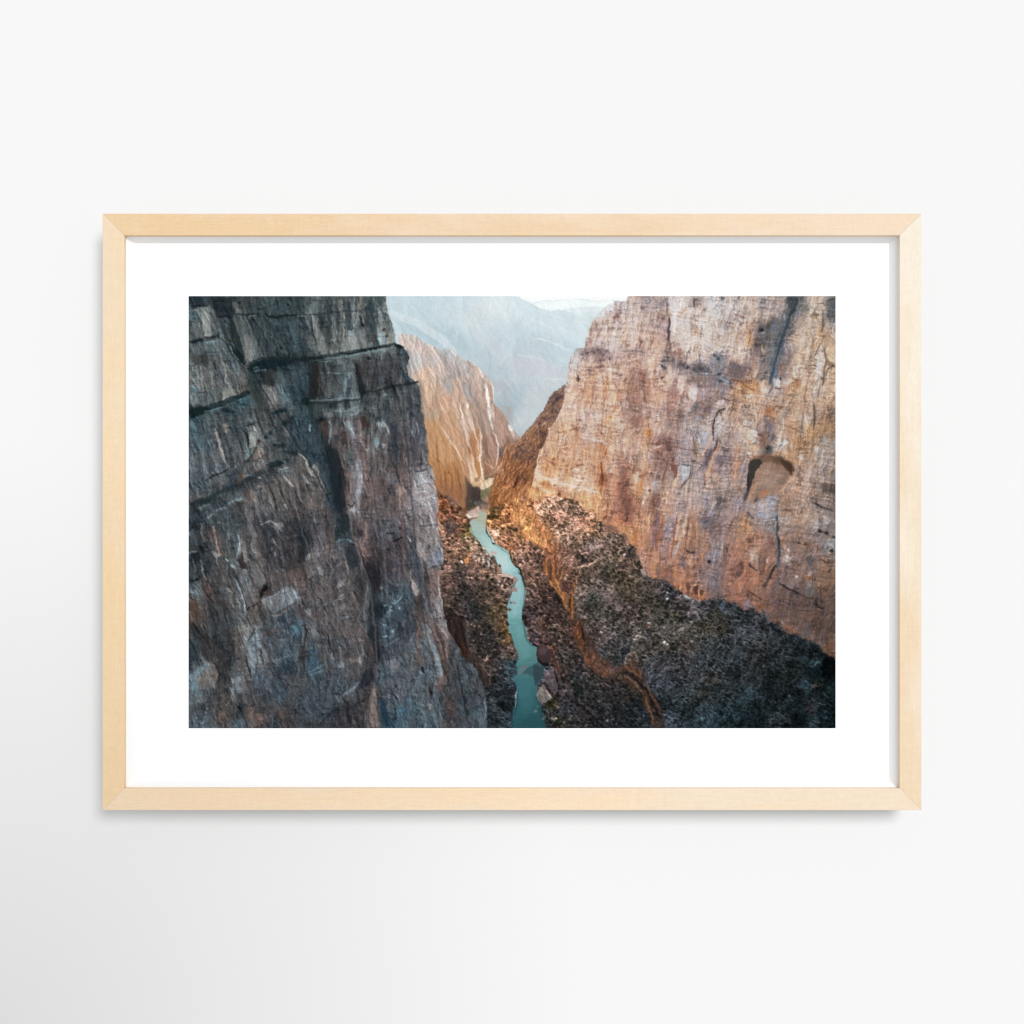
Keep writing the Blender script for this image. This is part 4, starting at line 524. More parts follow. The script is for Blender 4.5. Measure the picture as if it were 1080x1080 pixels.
STROKES = '''
T 0 0
P 80827f .8 1.4 : 2,14 8,13 10,11 19,11 21,18 23,30 24,39 18,42 15,38 13,30 12,22
P a09c98 .8 1.6 : 12,17 18,16 21,28 23,40 17,40 15,30
P 5f605f .85 1 : 20,11 24,13 27,20 28,38 25,41 22,30
P 55646a .8 1 : 1,15 9,15 11,24 1,26
P 5d5f60 .8 1 : 1,28 8,28 13,35 13,43 1,45
L 1d2528 .9 2 : 2,10 8,10 18,10
L 241f1f .9 1.5 : 15,41 22,42 28,40 31,40
L 1a2124 .9 2.5 : 1,46 8,45 14,43
L 3a3432 .8 1 : 11,12 13,30 15,40
L 332f2e .8 1 : 1,26 12,26
P 2a3236 .7 3 : 24,5 40,2 52,8 44,18 28,20
L 1b2225 .9 2 : 28,20 42,21
P 5f6363 .85 1.4 : 44,19 57,18 63,32 72,50 75,60 74,64 68,66 60,70 56,62 52,45 46,30
P 8c8683 .8 2.5 : 55,36 62,42 66,58 60,69 56,60
P 2c3234 .8 2 : 41,20 47,30 54,52 57,66 50,56 42,40
L 3d3c3a .9 1.2 : 57,19 64,33 70,45 75,60
P 7a7370 .8 1.4 : 43,7 48,6 52,16 48,18
L 1f2629 .9 1.6 : 46,18 58,19 66,18
L 7f8b8c .8 1 : 60,22 62,20 67,19
L 2e3639 .9 1 : 74,18 82,30 87,40 92,55
L 1c2427 .9 2 : 75,16 80,21 86,21 95,20 101,19 108,19
L 6a7574 .8 1 : 81,41 86,41
L 55605f .8 1 : 87,42 90,53 95,57
L 4d646c .8 1.5 : 100,22 103,38 107,48
D 1c2427 .9 1.6 : 70,13 99,9 64,24 27,5 33,6 51,7 92,52 69,18 36,25
P 1d2a2e .9 1.5 : 58,72 62,68 68,66 78,64 95,66 105,64 100,69 85,72 70,75 60,76
L 5f7378 .9 1.2 : 64,72 72,71
L 6a7f84 .8 1.2 : 64,75 72,74 77,74
D 3c4420 .9 1.6 : 41,45
P 1f2a2d .9 1.2 : 40,46 46,50 55,62 57,70 52,66 44,56
L 8a8d88 .9 1.2 : 42,47 46,51
L 353c3f .9 1.4 : 31,41 37,47 44,60 54,70 60,85 59,91
L 82979f .8 2.4 : 14,46 28,45
L 8b7f78 .7 1.5 : 28,46 34,66 44,78
L 2b2c2d .7 2 : 24,66 28,74
L a09a94 .7 2.2 : 12,70 13,85 15,96
L 94928f .7 2 : 8,70 10,90
L 97908a .6 1.8 : 22,74 25,90
L 97908a .6 1.6 : 34,66 38,80 36,86
P 474644 .7 3 : 4,60 18,56 20,68 10,69
P 39403f .8 2 : 60,76 66,80 72,92 74,108 68,108 62,95 60,86
P 8a817e .85 1.6 : 78,92 86,91 88,108 80,108
L 2e2e2e .9 1.2 : 76,88 88,90
P 303436 .8 2 : 66,78 80,74 88,88 84,89 74,88
L 7f9197 .8 1.3 : 92,88 94,96 99,105
P 7a8085 .6 2 : 1,97 8,97 10,108 1,108
P 938e86 .7 2 : 35,92 42,90 45,98 40,104 33,104
P 6f8890 .7 1.5 : 1,90 8,91 9,96 4,96
L 332f2d .8 1.2 : 9,96 20,96
L 222c22 .9 2 : 28,106 36,105
P 4d656c .85 1.4 : 36,108 40,103 55,100 58,96 62,100 66,108
L 1b272c .9 2.2 : 45,101 54,101
L 1b272c .9 2.2 : 56,95 62,97
D 1b272c .9 1.8 : 49,106 
P 37464a .7 2 : 59,76 70,78 72,84 62,86
T 1 0
L 2d3538 .8 1.2 : 0,19 12,19 22,18 28,17 42,17 48,15 52,15 60,15 68,14 
L 87908f .6 1.2 : 1,20 10,20
P 858380 .7 1.5 : 14,20 18,21 22,32 28,42 30,58 24,58 20,44
L 2c3335 .8 1.6 : 14,20 16,38 20,48
P 6d7578 .7 1.6 : 15,6 21,6 22,17 12,18
L 3a4144 .7 2.5 : 29,4 31,18 33,32
P 8b837c .8 1.4 : 41,4 46,4 45,16 46,30 45,50 42,58 42,40 43,20
L b0a498 .7 1.2 : 47,18 47,40 46,50
P 3f474a .7 2 : 48,5 55,8 54,26 56,34 50,34 49,20
L 262a2c .9 2.2 : 63,20 65,28 67,30
P 8a8a8a .5 3 : 56,35 66,34 68,52 58,54
P 95938f .6 3 : 46,44 56,42 64,55 46,57
L a6856f .6 1.6 : 66,44 67,52
L a98b75 .6 1.8 : 60,4 61,14
L a98b75 .7 1.8 : 88,6 88,11
P 3b474b .7 2 : 70,4 78,6 77,20 80,34 82,50 76,50 74,34 71,18
P 6b4f44 .5 2 : 74,36 79,36 79,48 75,48
P a0a1a1 .8 1.6 : 84,36 89,36 93,46 94,50 83,50 82,44
P a29384 .7 1.4 : 91,36 95,40 95,49 92,48
D 4a2f25 .8 1.8 : 90,40 87,34
L 1f2222 .9 1.8 : 44,58 55,57 62,55 68,54 80,52 92,50 96,49
L 90a0a4 .8 1.6 : 48,61 60,58 72,56 84,54 95,52
L 7f9298 .7 1.2 : 93,28 95,38 97,47
P 22292a .9 1.5 : 96,46 100,48 107,51 104,53 98,51
P 1f2a2c .85 1.5 : 0,62 15,60 26,61 30,65 18,66 0,65
L 7c8888 .8 1.2 : 18,65 30,66 36,65
L 8e9696 .8 1.4 : 34,55 35,60 38,58
L 6d7478 .7 1 : 41,65 50,66
L 8b8580 .8 1.3 : 55,68 58,74 60,84 62,94
L 1f2325 .8 2 : 59,76 61,88 63,95
L 2c3235 .8 1.5 : 27,67 28,78
L 7a868a .8 1.2 : 30,77 53,77
P 82929a .7 1.6 : 47,78 52,80 50,90 48,100
L 97a4aa .8 1.4 : 52,78 53,84
P 2e2a29 .75 2.5 : 15,68 21,70 21,95 19,103 13,103 14,85
L 1f2224 .9 1.6 : 62,96 64,97
L 17191a .9 1.4 : 70,95 74,94
L 8a8684 .8 1.3 : 71,95 80,93 83,91
P 8f999e .85 1.4 : 84,90 87,95 91,99 87,101 86,97
D 1b1f22 .9 2 : 72,62 
L 4a4446 .6 1 : 94,58 94,74
L 8b8682 .6 1.5 : 104,80 105,90
L 202627 .9 1.8 : 30,103 40,103 36,103
L 8a9498 .8 1.6 : 12,105 25,105 40,103 50,102 61,101
L 8f8b88 .8 1.4 : 61,101 63,106
P 1d2926 .8 2 : 4,102 12,101 14,108 4,108
D 333b3f .8 1.6 : 87,96 95,95 78,103
T 2 0
L c9d2d3 .35 1.5 : 0,17 12,22 24,29 33,36 41,42 47,52 
P b0c7d0 .45 4 : 24,28 34,35 43,42 48,50 55,58 60,60 52,46 42,36
L d6dcdb .4 2 : 60,7 70,9 76,12 84,14
L dcdbd6 .6 1.4 : 68,9 77,13
L d9dfe0 .5 1.4 : 88,13 100,16 107,18
P cfd9dc .4 4 : 56,14 72,20 76,30 66,32 56,26
L a8c0ca .4 2.5 : 80,50 86,60 84,78
L cfd5d6 .4 1.5 : 68,32 76,38 84,41 96,42
L cdd3d6 .35 2 : 93,70 100,60 107,56
L b6b0b0 .5 1.5 : 72,60 74,62
P b1c3cc .3 5 : 78,55 90,60 88,82 80,75
L dfc7b6 .8 1.2 : 18,47 26,50 32,58 36,65 38,73
P 9a9a9c .45 2.5 : 30,52 36,56 42,70 50,85 48,80 40,62
L b8b6b8 .4 3 : 8,63 28,62 
L d9c0af .7 1.3 : 46,53 52,58 58,64 62,66
L d9c6b9 .8 1.4 : 66,66 72,70 76,77 79,82
P f1e3da .8 1.4 : 72,70 75,73 79,80 78,83 75,78
P dfcfc6 .9 1 : 80,83 83,93 85,107 82,108 80,95
P f5ece7 .9 1 : 81,92 83,93 84,108 82,108
P b58f7a .8 1.2 : 82,84 86,85 88,94 88,108 85,108 84,95
L ead8cc .8 1.3 : 86,85 88,93 89,108
P c4a48f .8 1.4 : 48,86 52,82 55,85 57,92 56,99 54,97 52,104 48,100 49,92
L e6d5c8 .7 1 : 52,82 55,86 57,93
P 9f9c9d .6 2 : 55,86 60,90 66,97 62,104 58,98 57,92
P cba78d .8 1.4 : 56,98 60,99 62,108 55,108
L 9a8f8b .5 1.2 : 28,80 30,85
L a09792 .5 1.2 : 74,100 75,108
L ab9f9a .4 1.2 : 65,76 66,88
P b4b6b8 .5 3 : 88,86 100,84 107,95 104,108 94,104
L c2c6c9 .5 2 : 90,100 100,92
P a4a09d .5 2.5 : 40,78 46,84 49,98 46,96 40,86
T 3 0
P e9f3f3 1 1.6 : 12,5 20,7 30,5.5 45,4.5 65,3.5 85,5.5 100,4.5 100,15 60,17 36,16
P d3e0e6 .9 2 : 40,15 52,13 58,12 66,11 80,10.5 92,10.5 92,22 70,20 50,20
P c9dae0 .8 1.6 : 0,1 6,1 12,5 19,9 30,13 38,15 47,13.5 53,14 60,18 70,22 78,26 74,40 40,30 10,20
L dde3e2 .45 1.6 : 5,17 14,21 28,27 36,31 41,35
L e2e2de .4 1.6 : 36,31 42,35
L dbe3e4 .6 1.2 : 20,43 30,43 38,46
L dfe4e3 .5 1.6 : 24,43 38,46 45,49 52,53 61,56
L e6e3de .5 1.2 : 62,26 70,27 76,27
L dfe5e6 .5 1.2 : 36,18 44,21 52,24
P bdd1d8 .4 4 : 20,45 45,52 58,60 50,66 25,56
L d3dcdf .6 1.2 : 6,59 20,61 28,63 34,66
L cdd8dd .4 1.2 : 48,62 56,64
P c0c4ca .35 6 : 2,62 28,64 42,74 52,80 34,82 10,78
L d9dede .5 1.6 : 30,83 40,83 52,84
P c5cbcf .4 3 : 15,95 28,86 50,86 44,92 30,106 10,106
P a6bbc5 .4 4 : 0,85 12,90 6,108 0,108
P a9938b .5 2 : 94,10 100,7 108,7 108,20 90,22
L c9b5a8 .5 1.2 : 84,22 90,14 97,8
D 7a4a45 .7 1.4 : 101,21 104,20
L 857069 .8 1.2 : 89,24 89,28
L 8d7468 .7 1.2 : 95,26 95,38
L 8d7468 .7 1.2 : 86,34 86,40
D 8d7c76 .7 2 : 78,34 82,34
D 55494e .8 1.8 : 79,55 85,54 93,55 69,58 90,59 74,58 81,56 87,56
P 7d6e6e .6 2.5 : 62,57 72,53 80,52 96,54 100,62 88,66 86,60 70,60
D 55474a .8 1.5 : 87,64 91,64 97,63
L 5a4a48 .85 1.5 : 74,74 80,75
L 5a4a48 .8 1.2 : 82,71 88,71 92,70
L 7a625a .7 1.2 : 68,74 84,76 94,73
L 4a3f42 .85 1.8 : 65,79 65,86
D 3a2a28 .9 1 : 95,88
L 8d7068 .7 2 : 80,88 79,108
L c08050 .6 2.5 : 95,76 93,92 92,105
L b5703f .5 2 : 104,95 105,107
L 9a7864 .5 1.6 : 73,76 72,92
P d9b9a3 .5 2 : 84,76 93,76 90,92 82,90
P 584448 .7 1.6 : 42,98 46,97 50,99 45,106 41,104
D 5a4748 .7 1.4 : 40,105 36,106 48,101
T 4 0
P 9d918c .7 2 : 18,2 46,2 46,14 42,12 34,16 24,14
L 6d5f5e .8 1.4 : 45,2 46,13 46,18
P 7d7376 .6 1.6 : 40,3 45,3 44,11 38,12
L d8cabd .7 1.6 : 36,13 38,17 
P d9cabf .7 2 : 48,2 63,2 62,12 56,30 54,40 50,38 50,18
P f0e6de .5 1.6 : 52,20 54,24 54,36 52,38
L 4d474d .9 2.4 : 48,20 48,30 47,44
L 6e5f5c .7 1.6 : 48,44 49,50 47,58
L 84746f .7 2 : 36,20 46,19 50,19
P 8f817b .8 1.6 : 66,4 80,2 80,10 72,11 67,12
L 4f4a49 .8 1.8 : 73,4 73,10
L c4936a .7 2.2 : 66,11 61,17 58,22
P d7c2b1 .6 2 : 66,12 76,11 82,14 72,18 66,22
D 8d6a4a .6 2 : 76,35
L b57d4a .6 1.8 : 77,32 74,39
P c3bdb9 .6 2.5 : 86,4 96,3 98,18 90,20
P 3f464c .9 1.4 : 100,1 104,1 102,4 100,4
L d8ccc2 .6 2 : 88,4 86,20 84,40 82,52
L e0d0c4 .5 2 : 78,22 76,40 70,58
D 6d5a55 .7 2 : 21,12 42,22 20,46
L 75605a .7 2 : 21,44 18,53
L 7d675e .6 1.2 : 21,25 20,36
L cf9a6a .6 1.5 : 33,40 32,52
L 8d6a58 .7 1.5 : 57,52 59,60
P 7a5c4f .6 1.6 : 56,52 60,52 60,59 57,60
L 77706f .7 1.8 : 0,55 12,55 24,56
P 77706f .7 1.6 : 40,61 48,60 58,63 56,66 44,65 38,68
P 4f5054 .85 1.5 : 40,69 46,70 46,74 42,73
L 3d4046 .8 1.4 : 41,68 44,73
P 63605f .7 2 : 58,67 66,68 72,70 84,70 86,74 76,78 70,76 62,71
D 434549 .8 1.6 : 67,71 76,76 81,73 62,69
P 6d7076 .7 2.5 : 88,60 96,55 102,60 104,70 98,74 90,70
D 3c444b .8 2 : 97,63 94,59
L b3b5b8 .7 1.2 : 72,77 84,77 96,77
L a9aeb4 .6 1.2 : 88,75 100,75
P 6f7a85 .6 1.8 : 94,79 108,81 108,86 96,85
L a8b0b6 .7 1.2 : 98,83 108,86
D 3c434c .85 1.8 : 98,78 99,86 
P 746462 .6 2.5 : 70,80 92,80 94,90 84,93 76,90
L 74625a .7 2 : 76,82 78,93
D 3a2f2d .9 1.3 : 41,81
L 8a6f62 .7 1.4 : 34,93 44,96 52,94
D 6f5a52 .6 1.6 : 44,86 55,85 50,97
P d0b39f .6 1.8 : 58,79 66,79 64,90 58,92
P 7f6660 .7 1.6 : 66,82 71,80 69,88 65,88
P 7d5d50 .6 3 : 20,72 27,80 26,92 22,88 18,80
L d6b79c .6 2 : 32,60 31,76 30,92
L d3b29a .6 1.6 : 50,70 48,78
L d8b89f .6 1.6 : 57,74 56,82
P d3c2b6 .7 2 : 66,96 74,95 75,102 68,103
P 7d6a66 .5 2.5 : 82,100 104,98 104,108 76,108
L 4a3f3c .8 1.4 : 100,102 108,104
P cfc8c2 .7 1.5 : 96,104 103,104 104,108 95,108
T 5 0
P 3f484b .8 1.5 : 58,1 68,1 66,8 63,14 59,12
L 343d42 .9 3 : 68,2 66,10 62,18 58,28
P 5b5e5f .8 3 : 40,27 52,22 60,16 60,24 56,36 52,50 47,60 42,72 36,62 40,48 30,40 27,34
L 3f4d58 .9 3.2 : 60,22 57,32 53,42 50,52 47,62
L 44566a .9 2.6 : 48,58 46,66 44,74 42,82 40,86
L 8f9aa0 .7 1.4 : 55,17 55,24
L 9a9fa0 .7 1.4 : 63,19 61,24
D 24211f .7 2.5 : 32,34
D b39a88 .8 1.3 : 33,37 35,36
P 544b48 .7 2.5 : 26,44 32,40 35,50 28,58 25,54
L b7a99c .8 1.4 : 33,48 33,56 38,55
L a89a8f .7 1.2 : 31,50 34,58 40,53
L 6f6b68 .7 2 : 34,40 38,55 40,66
P 4e5455 .8 2 : 97,4 106,2 106,22 98,22 
P 6d6f6b .7 2 : 68,4 76,3 78,12 76,16 68,17
L 5f5346 .8 1.4 : 76,15 79,13
L 6a5440 .8 1.4 : 85,18 90,19
P 8f7250 .7 1.6 : 86,19 90,19 89,26 86,24
L 5c5f5e .8 2 : 93,14 94,30 93,36
L c08a54 .6 2 : 90,28 90,40
L b98550 .6 2 : 20,35 19,50
L 8f6f50 .7 1.8 : 21,34 21,44
P c9c0b6 .7 1.6 : 89,50 93,50 93,66 91,85 87,85 87,60
L 6b5540 .8 1.4 : 92,46 88,54 86,60
L 6d5a48 .8 2 : 95,50 97,62 94,80 93,90
P 5f4e3c .7 2 : 98,62 103,67 106,70 102,71 97,68
L d0b794 .7 1.4 : 98,60 101,64 106,64
L 4d463e .7 1.4 : 105,68 99,73 96,80
P c9b59b .7 1.8 : 62,78 68,74 73,78 73,84 66,84
L 6a4f3a .8 1.4 : 64,83 72,84
P 8a6344 .6 2 : 64,84 72,85 70,92 66,93
L 7d5a4a .8 2.2 : 52,68 52,80
L b5896d .7 1.5 : 51,73 51,81
P 5e5556 .7 2.5 : 0,64 8,66 12,74 16,82 8,83 0,78
L 6b4a38 .8 1.3 : 0,83 10,85 18,86 26,83
L 8a5d38 .7 1.8 : 10,85 18,91 25,94
L 4a515b .8 2 : 0,84 2,92
L 26201e .8 1.6 : 52,82 51,84
L 4f4038 .8 1.2 : 45,92 51,93
L 465261 .9 1.8 : 43,91 40,97
P b9b4b0 .7 1.8 : 45,82 51,82 50,90 43,90
P c6bbb1 .6 1.6 : 53,83 63,83 62,88 54,88
P d1c7bc .7 1.6 : 16,99 24,98 25,102 18,102
P cbb8a6 .6 2 : 30,90 38,89 40,95 32,96
L 6a5f54 .6 2 : 90,90 88,102
L d4c9ba .6 2 : 86,88 84,98
L d0bfa8 .5 1.6 : 96,90 92,104
L ab9fa0 .6 1.6 : 55,48 62,49 63,58
P 8d8887 .6 1.6 : 53,50 60,49 62,54 55,56
L c9b49c .5 2 : 72,40 70,60 68,74
L c5aa8a .5 2 : 82,46 76,64
D d9d3cc .8 1.3 : 79,55
L 7f5c4a .6 2 : 5,18 14,22
D 6b4a38 .7 1.5 : 14,21 12,28
P c9b0a0 .5 2.5 : 6,48 18,50 22,58 8,60
T 0 1
P 1d2a2b .85 1.6 : 0,6 10,3 22,2 24,6 14,10 2,14
L 6a8790 .85 1.8 : 15,8 26,5 34,3
L 5f7d85 .8 1.6 : 48,2 56,3
P 1d282c .8 2 : 33,4 40,3 42,8 46,6 45,9 36,9
P 4a3f3a .6 1.4 : 24,9 30,8 28,10
L 5d7f8b .9 2.4 : 3,17 5,22 8,27
L 4f6a74 .6 2.5 : 8,26 12,42 15,52
P 33302e .6 2 : 18,33 24,31 22,36
L b09a8c .85 2 : 26,24 29,34 32,44 35,52
P 3a3a3a .6 2 : 27,14 31,22 34,30 34,38 30,32
L 8d8a88 .6 2 : 30,36 34,52 40,60 41,64
L 2a2e30 .8 1.4 : 34,38 36,50 40,60 43,63
P 8a7a6c .8 1.5 : 34,20 39,19 41,22 38,26 40,28 36,29 34,25
D 6f777c .7 1.5 : 39,25
P 3f474a .7 2 : 44,12 48,24 52,36 54,44 50,40 46,28
L 7d6d66 .8 1.3 : 49,35 53,48 54,58
L 2d2f30 .8 1.4 : 46,22 50,34 54,46
P 8f948e .8 1.5 : 60,32 63,26 66,22 68,24 68,32 64,42 61,44
L c9bfab .85 1.6 : 65,22 66,26 68,26
L a39a8a .7 1.4 : 70,28 69,36 63,43
L 24201f .9 2 : 57,28 59,32 60,42
P 3f2a22 .85 1.6 : 70,35 72,36 71,39 68,42 68,38
L 35302e .9 1.4 : 68,42 64,50 60,55 56,58
L 1f2425 .8 1.6 : 58,22 64,20 68,18
P 7d909a .6 1.5 : 59,13 62,14 66,18 60,18
L 7a756f .7 1.3 : 72,28 74,34
P 6f7875 .6 2 : 56,46 62,45 66,46 60,54 56,56
P 82705f .7 1.6 : 70,42 74,46 70,54 64,56 66,48
L 393536 .8 1.2 : 55,58 66,57 72,54 78,48
L 8b8684 .6 1.6 : 68,56 76,56 78,60
D 1d2a2c .85 2.2 : 90,42 94,41 86,41 96,19 104,13 88,8 92,6 82,29 77,33
P 1d2a2e .85 1.6 : 82,8 90,6 96,4 100,8 92,9 84,10
P 1f2c2e .8 1.8 : 94,16 100,17 99,20 93,21
P 1f2a2b .8 1.8 : 78,60 84,57 92,56 96,58 90,61 82,64
P 202b2d .7 1.8 : 94,46 104,48 108,46 108,52 98,50
L c3cfd3 .9 1.5 : 94,57 97,58
L 93a0a4 .8 1.4 : 89,66 100,63
L a5afb2 .8 1.6 : 95,72 100,78 104,82
L 9a6a52 .7 1.4 : 80,26 85,23
P 77726f .5 1.8 : 66,8 68,20 72,30 68,30 64,14
L 2d3234 .8 2 : 66,4 70,18 74,28
P 6a6f73 .6 1.6 : 84,13 87,16 88,22 85,20
P 716a69 .6 1.8 : 94,24 98,24 100,32 96,32
P 40464a .8 1.4 : 40,66 50,63 54,62 54,72 44,80 40,78
L 6d8086 .7 1.6 : 43,66 50,62
P 5f4a36 .7 1.6 : 53,68 58,72 50,80 47,80
L 82786f .7 1.6 : 46,80 53,76 58,72
P 273840 .85 1.8 : 38,84 44,82 46,85 40,86
D 4c5a20 .8 1.6 : 37,86
L 202628 .85 1.6 : 16,77 25,71 34,68 40,65
P 22302f .8 1.8 : 13,99 20,94 26,91 30,92 24,96 16,100
L 4f6870 .7 1.8 : 22,95 34,89 37,87
L 7c8f95 .7 1.6 : 40,99 48,96 54,94
P 5d5148 .6 2 : 56,87 64,86 66,92 58,96
D a09a8c .8 1.5 : 70,82
L b3a08c .5 1.4 : 61,90 66,97
P 37332f .7 1.6 : 48,98 54,97 54,101 48,102
L 2a2b2c .8 1.4 : 30,94 36,99 34,103
L 2b2825 .8 1.6 : 78,78 84,90 88,104
L 7a7269 .6 1.4 : 84,72 90,88 98,104
L 2d2b29 .7 1.5 : 90,78 94,92 100,106
L 8a8680 .7 1.4 : 78,95 83,99 86,106
D a8adab .7 1.3 : 96,101 71,74 77,65 
L 7d8b8f .7 1.4 : 54,72 62,71 66,71
P 4a4542 .6 1.5 : 64,78 62,84 56,88 58,82
L 6c7a7c .6 2 : 10,104 20,100
L 7c8a8a .7 1.6 : 26,107 36,103
T 1 1
L 87929a .7 1.4 : 36,7 48,7 58,4 62,2
P 72797c .7 1.4 : 40,7 52,6 61,3 62,8 54,11 48,14 42,13
L 9aa2a6 .8 1.4 : 54,11 60,9 62,7
P 72706f .8 1.3 : 28,8 37,8 37,13 30,14
L 1c1a19 .9 2 : 19,16 24,16 30,15
P 4c3a33 .7 1.5 : 22,18 30,16 31,28 30,40 27,34 25,24
L 868a8f .85 2.2 : 33,16 34,26 32,40
L 22211f .9 1.4 : 28,43 32,42
L 9aa8ad .8 1.4 : 13,20 13,27
P 8a9196 .8 1.8 : 47,18 52,17 56,24 57,30 53,27 49,22
P 80848c .7 1.6 : 52,27 57,30 58,33 54,31
P 4a3a36 .6 1.8 : 43,26 48,28 50,36 46,42 42,36
L 7f6b66 .7 1.4 : 42,42 46,50 48,56
P 57605f .6 2.5 : 48,44 57,46 57,58 52,62 48,56
P 1e2a2f .9 1.5 : 29,42 32,52 33,60 36,72 39,84 41,98 42,106 38,100 36,85 33,70 30,55
P 25292a .85 2.5 : 32,44 40,46 44,58 48,70 48,92 50,100 46,104 42,98 40,84 36,66
L 82848c .85 3.5 : 61,55 61,68 62,80
L 9b9aa0 .85 2 : 60,70 64,82 62,90
L b0a8a6 .8 1.4 : 65,70 65,80
P 8f9095 .75 1.6 : 59,88 64,84 65,90 61,93
L 77594e .6 2 : 66,40 66,60 68,90
L 433733 .7 1.3 : 52,78 52,90
L 9a8578 .7 1.2 : 54,78 54,90
L 2f2825 .8 1.6 : 50,100 55,102 58,98
P 858788 .75 1.6 : 50,107 56,102 60,104 62,108
L 8a6a60 .7 1.6 : 62,10 63,22 66,36
P 46352f .7 2 : 64,14 68,12 72,18 74,23 66,23
D 2b3435 .8 2 : 73,10 76,12 82,14 68,5
P 6f6a66 .5 2.5 : 70,2 80,1 80,8 72,8
L a9aaa9 .8 1.3 : 85,15 88,20 92,29
P a0a5a8 .6 1.6 : 78,18 88,18 90,22 80,22
P 7f8f99 .8 1.6 : 77,34 82,33 83,40 79,43
D 9a9692 .8 1.5 : 87,41 70,46
P 383d43 .85 2 : 91,18 96,20 99,32 101,44 102,56 101,62 98,52 95,36
L 35302f .7 1.4 : 94,56 98,64 102,72 103,80
L a28675 .85 1.8 : 102,78 103,90 103,104
L 7d6055 .6 2 : 106,42 107,60
P 807474 .5 2 : 73,46 80,47 77,54 72,52
P 4a403e .5 2 : 78,54 84,58 80,62
P 5e5e60 .5 2.5 : 88,72 100,72 102,78 90,80
L c2b9a8 .7 1.3 : 9,58 13,66 16,72
L a8a79f .7 1.4 : 2,50 7,53 10,57
P 7d7c78 .8 1.4 : 15,62 18,60 21,64 21,68 17,64
L 87857f .7 1.3 : 21,66 25,78 29,90
L 8f908c .7 1.4 : 6,72 10,78 14,80
L 2f2b28 .7 1.4 : 9,78 12,88
L 2b3438 .7 1.6 : 22,70 27,78 32,90
D 1d2a18 .9 1.5 : 31,90 33,89
L 9aa0a0 .7 1.4 : 10,76 12,80
L a07f66 .5 1.4 : 14,92 15,100
T 2 1
L 34363c .7 1.6 : 6,8 10,12
D 2a2f33 .7 1.5 : 5,10 9,12 3,5
L 8d95a0 .7 1.6 : 6,25 9,34
L 9aa0a8 .5 1.4 : 12,18 13,28
P 4a4649 .5 3 : 2,36 10,34 12,54 8,62 2,60
L 39363a .7 1.4 : 16,46 16,64
L 45403f .7 1.5 : 9,56 10,68
L 9b9592 .6 1.4 : 1,52 3,60
L 8f8c8e .6 1.4 : 18,46 18,58
P 9d9a9c .8 1.3 : 10,69 22,66 23,72 22,80 14,80 11,74
L 3f3739 .8 1.2 : 10,68 22,65
P 8a8a90 .8 1.3 : 23,62 27,62 29,70 24,71
L 4f4846 .7 1.2 : 23,62 23,72
D cfd5da .8 1.4 : 20,77
P a29b99 .6 2.5 : 12,82 22,80 30,86 32,98 22,104 12,96
L 6a5a55 .6 1.2 : 13,90 20,92 28,88
L 7a6d69 .5 1.2 : 8,74 9,95
L b8a999 .5 1.6 : 11,74 11,92
P c39a70 .6 2.5 : 22,20 26,17 30,17 34,20 38,27 45,38 52,48 57,58 60,70 62,84 61,100 58,105 50,98 38,92 32,86 29,70 25,58 24,40
P c99561 .6 8 : 22,21 30,18 36,25 46,42 54,54 48,60 36,58 26,56 24,40
P b0733c .6 14 : 26,57 40,60 54,58 58,68 60,80 54,84 42,82 32,84 29,70
P 8d5532 .6 14 : 32,78 44,82 56,82 61,90 60,103 48,96 38,90
L eacbb0 .85 1.6 : 34,20 40,28 46,38 53,48 57,56
L d9ab82 .8 1.4 : 55,54 57,62 60,68 63,74
L 7d4b2a .7 1.3 : 32,32 32,48 34,58
L 5f351f .8 1.4 : 32,54 34,58
L 74411f .7 1.4 : 40,66 41,82
L 6b3c22 .7 1.4 : 47,70 47,88
L 6b3c22 .7 1.4 : 53,64 54,76 57,88
D 6b3a20 .8 1.3 : 44,69
L 8a5230 .6 1.4 : 36,66 36,84
L ab6c3a .6 1.4 : 50,82 51,96
P 5a453f .7 2 : 59,70 62,74 65,82 64,88 66,95 63,104 60,100 61,84
P 4a3d3b .8 2.2 : 63,78 68,80 74,82 75,90 70,94 66,98 63,95 64,86
L 3a302f .6 1.2 : 67,84 70,92
L 4a4348 .8 1.2 : 72,83 72,90
P 454039 .8 2 : 66,94 71,95 70,100 63,106 61,103
P 6b5b52 .7 1.4 : 42,92 48,94 54,100 50,102 44,100
P 80584a .8 1.6 : 42,94 48,94 53,99 46,101
D 3a2620 .8 1.8 : 37,92 41,93 55,104
P c79d78 .75 2 : 38,14 44,6 50,8 54,20 58,34 64,50 66,60 62,56 56,46 48,34 40,24
L e6ccb6 .6 1.2 : 50,8 53,20 57,30
L f3e2d3 .85 1.5 : 55,0 57,10 59,22 62,36
L f6ebe2 .85 1.4 : 62,0 63,4
P e9d2bf .7 1.4 : 61,6 66,8 69,18 70,28 67,26 64,16
P d9c0aa .7 1.5 : 57,14 62,18 64,30 66,46 62,40 59,28
L d9a67c .7 1.5 : 52,26 56,36 62,44
L 8d5a38 .7 1.6 : 65,34 66,42
L 94633f .6 1.4 : 61,40 66,50
P bb8458 .8 1.4 : 65,30 70,29 73,34 73,46 71,54 67,50 66,40
L f3d9bd .9 1.4 : 64,6 67,12 70,30 73,38 74,46
P c08a5e .7 1.4 : 69,16 73,16 76,26 77,36 76,44 73,34 71,28
L f2ddc8 .9 1.6 : 71,16 74,22 76,34 76,46 75,58
L f0dcc8 .7 1.4 : 76,34 76,48 74,56
P f0dcc4 .7 1.6 : 61,52 64,56 66,64 68,72 70,78 66,80 65,70 63,58
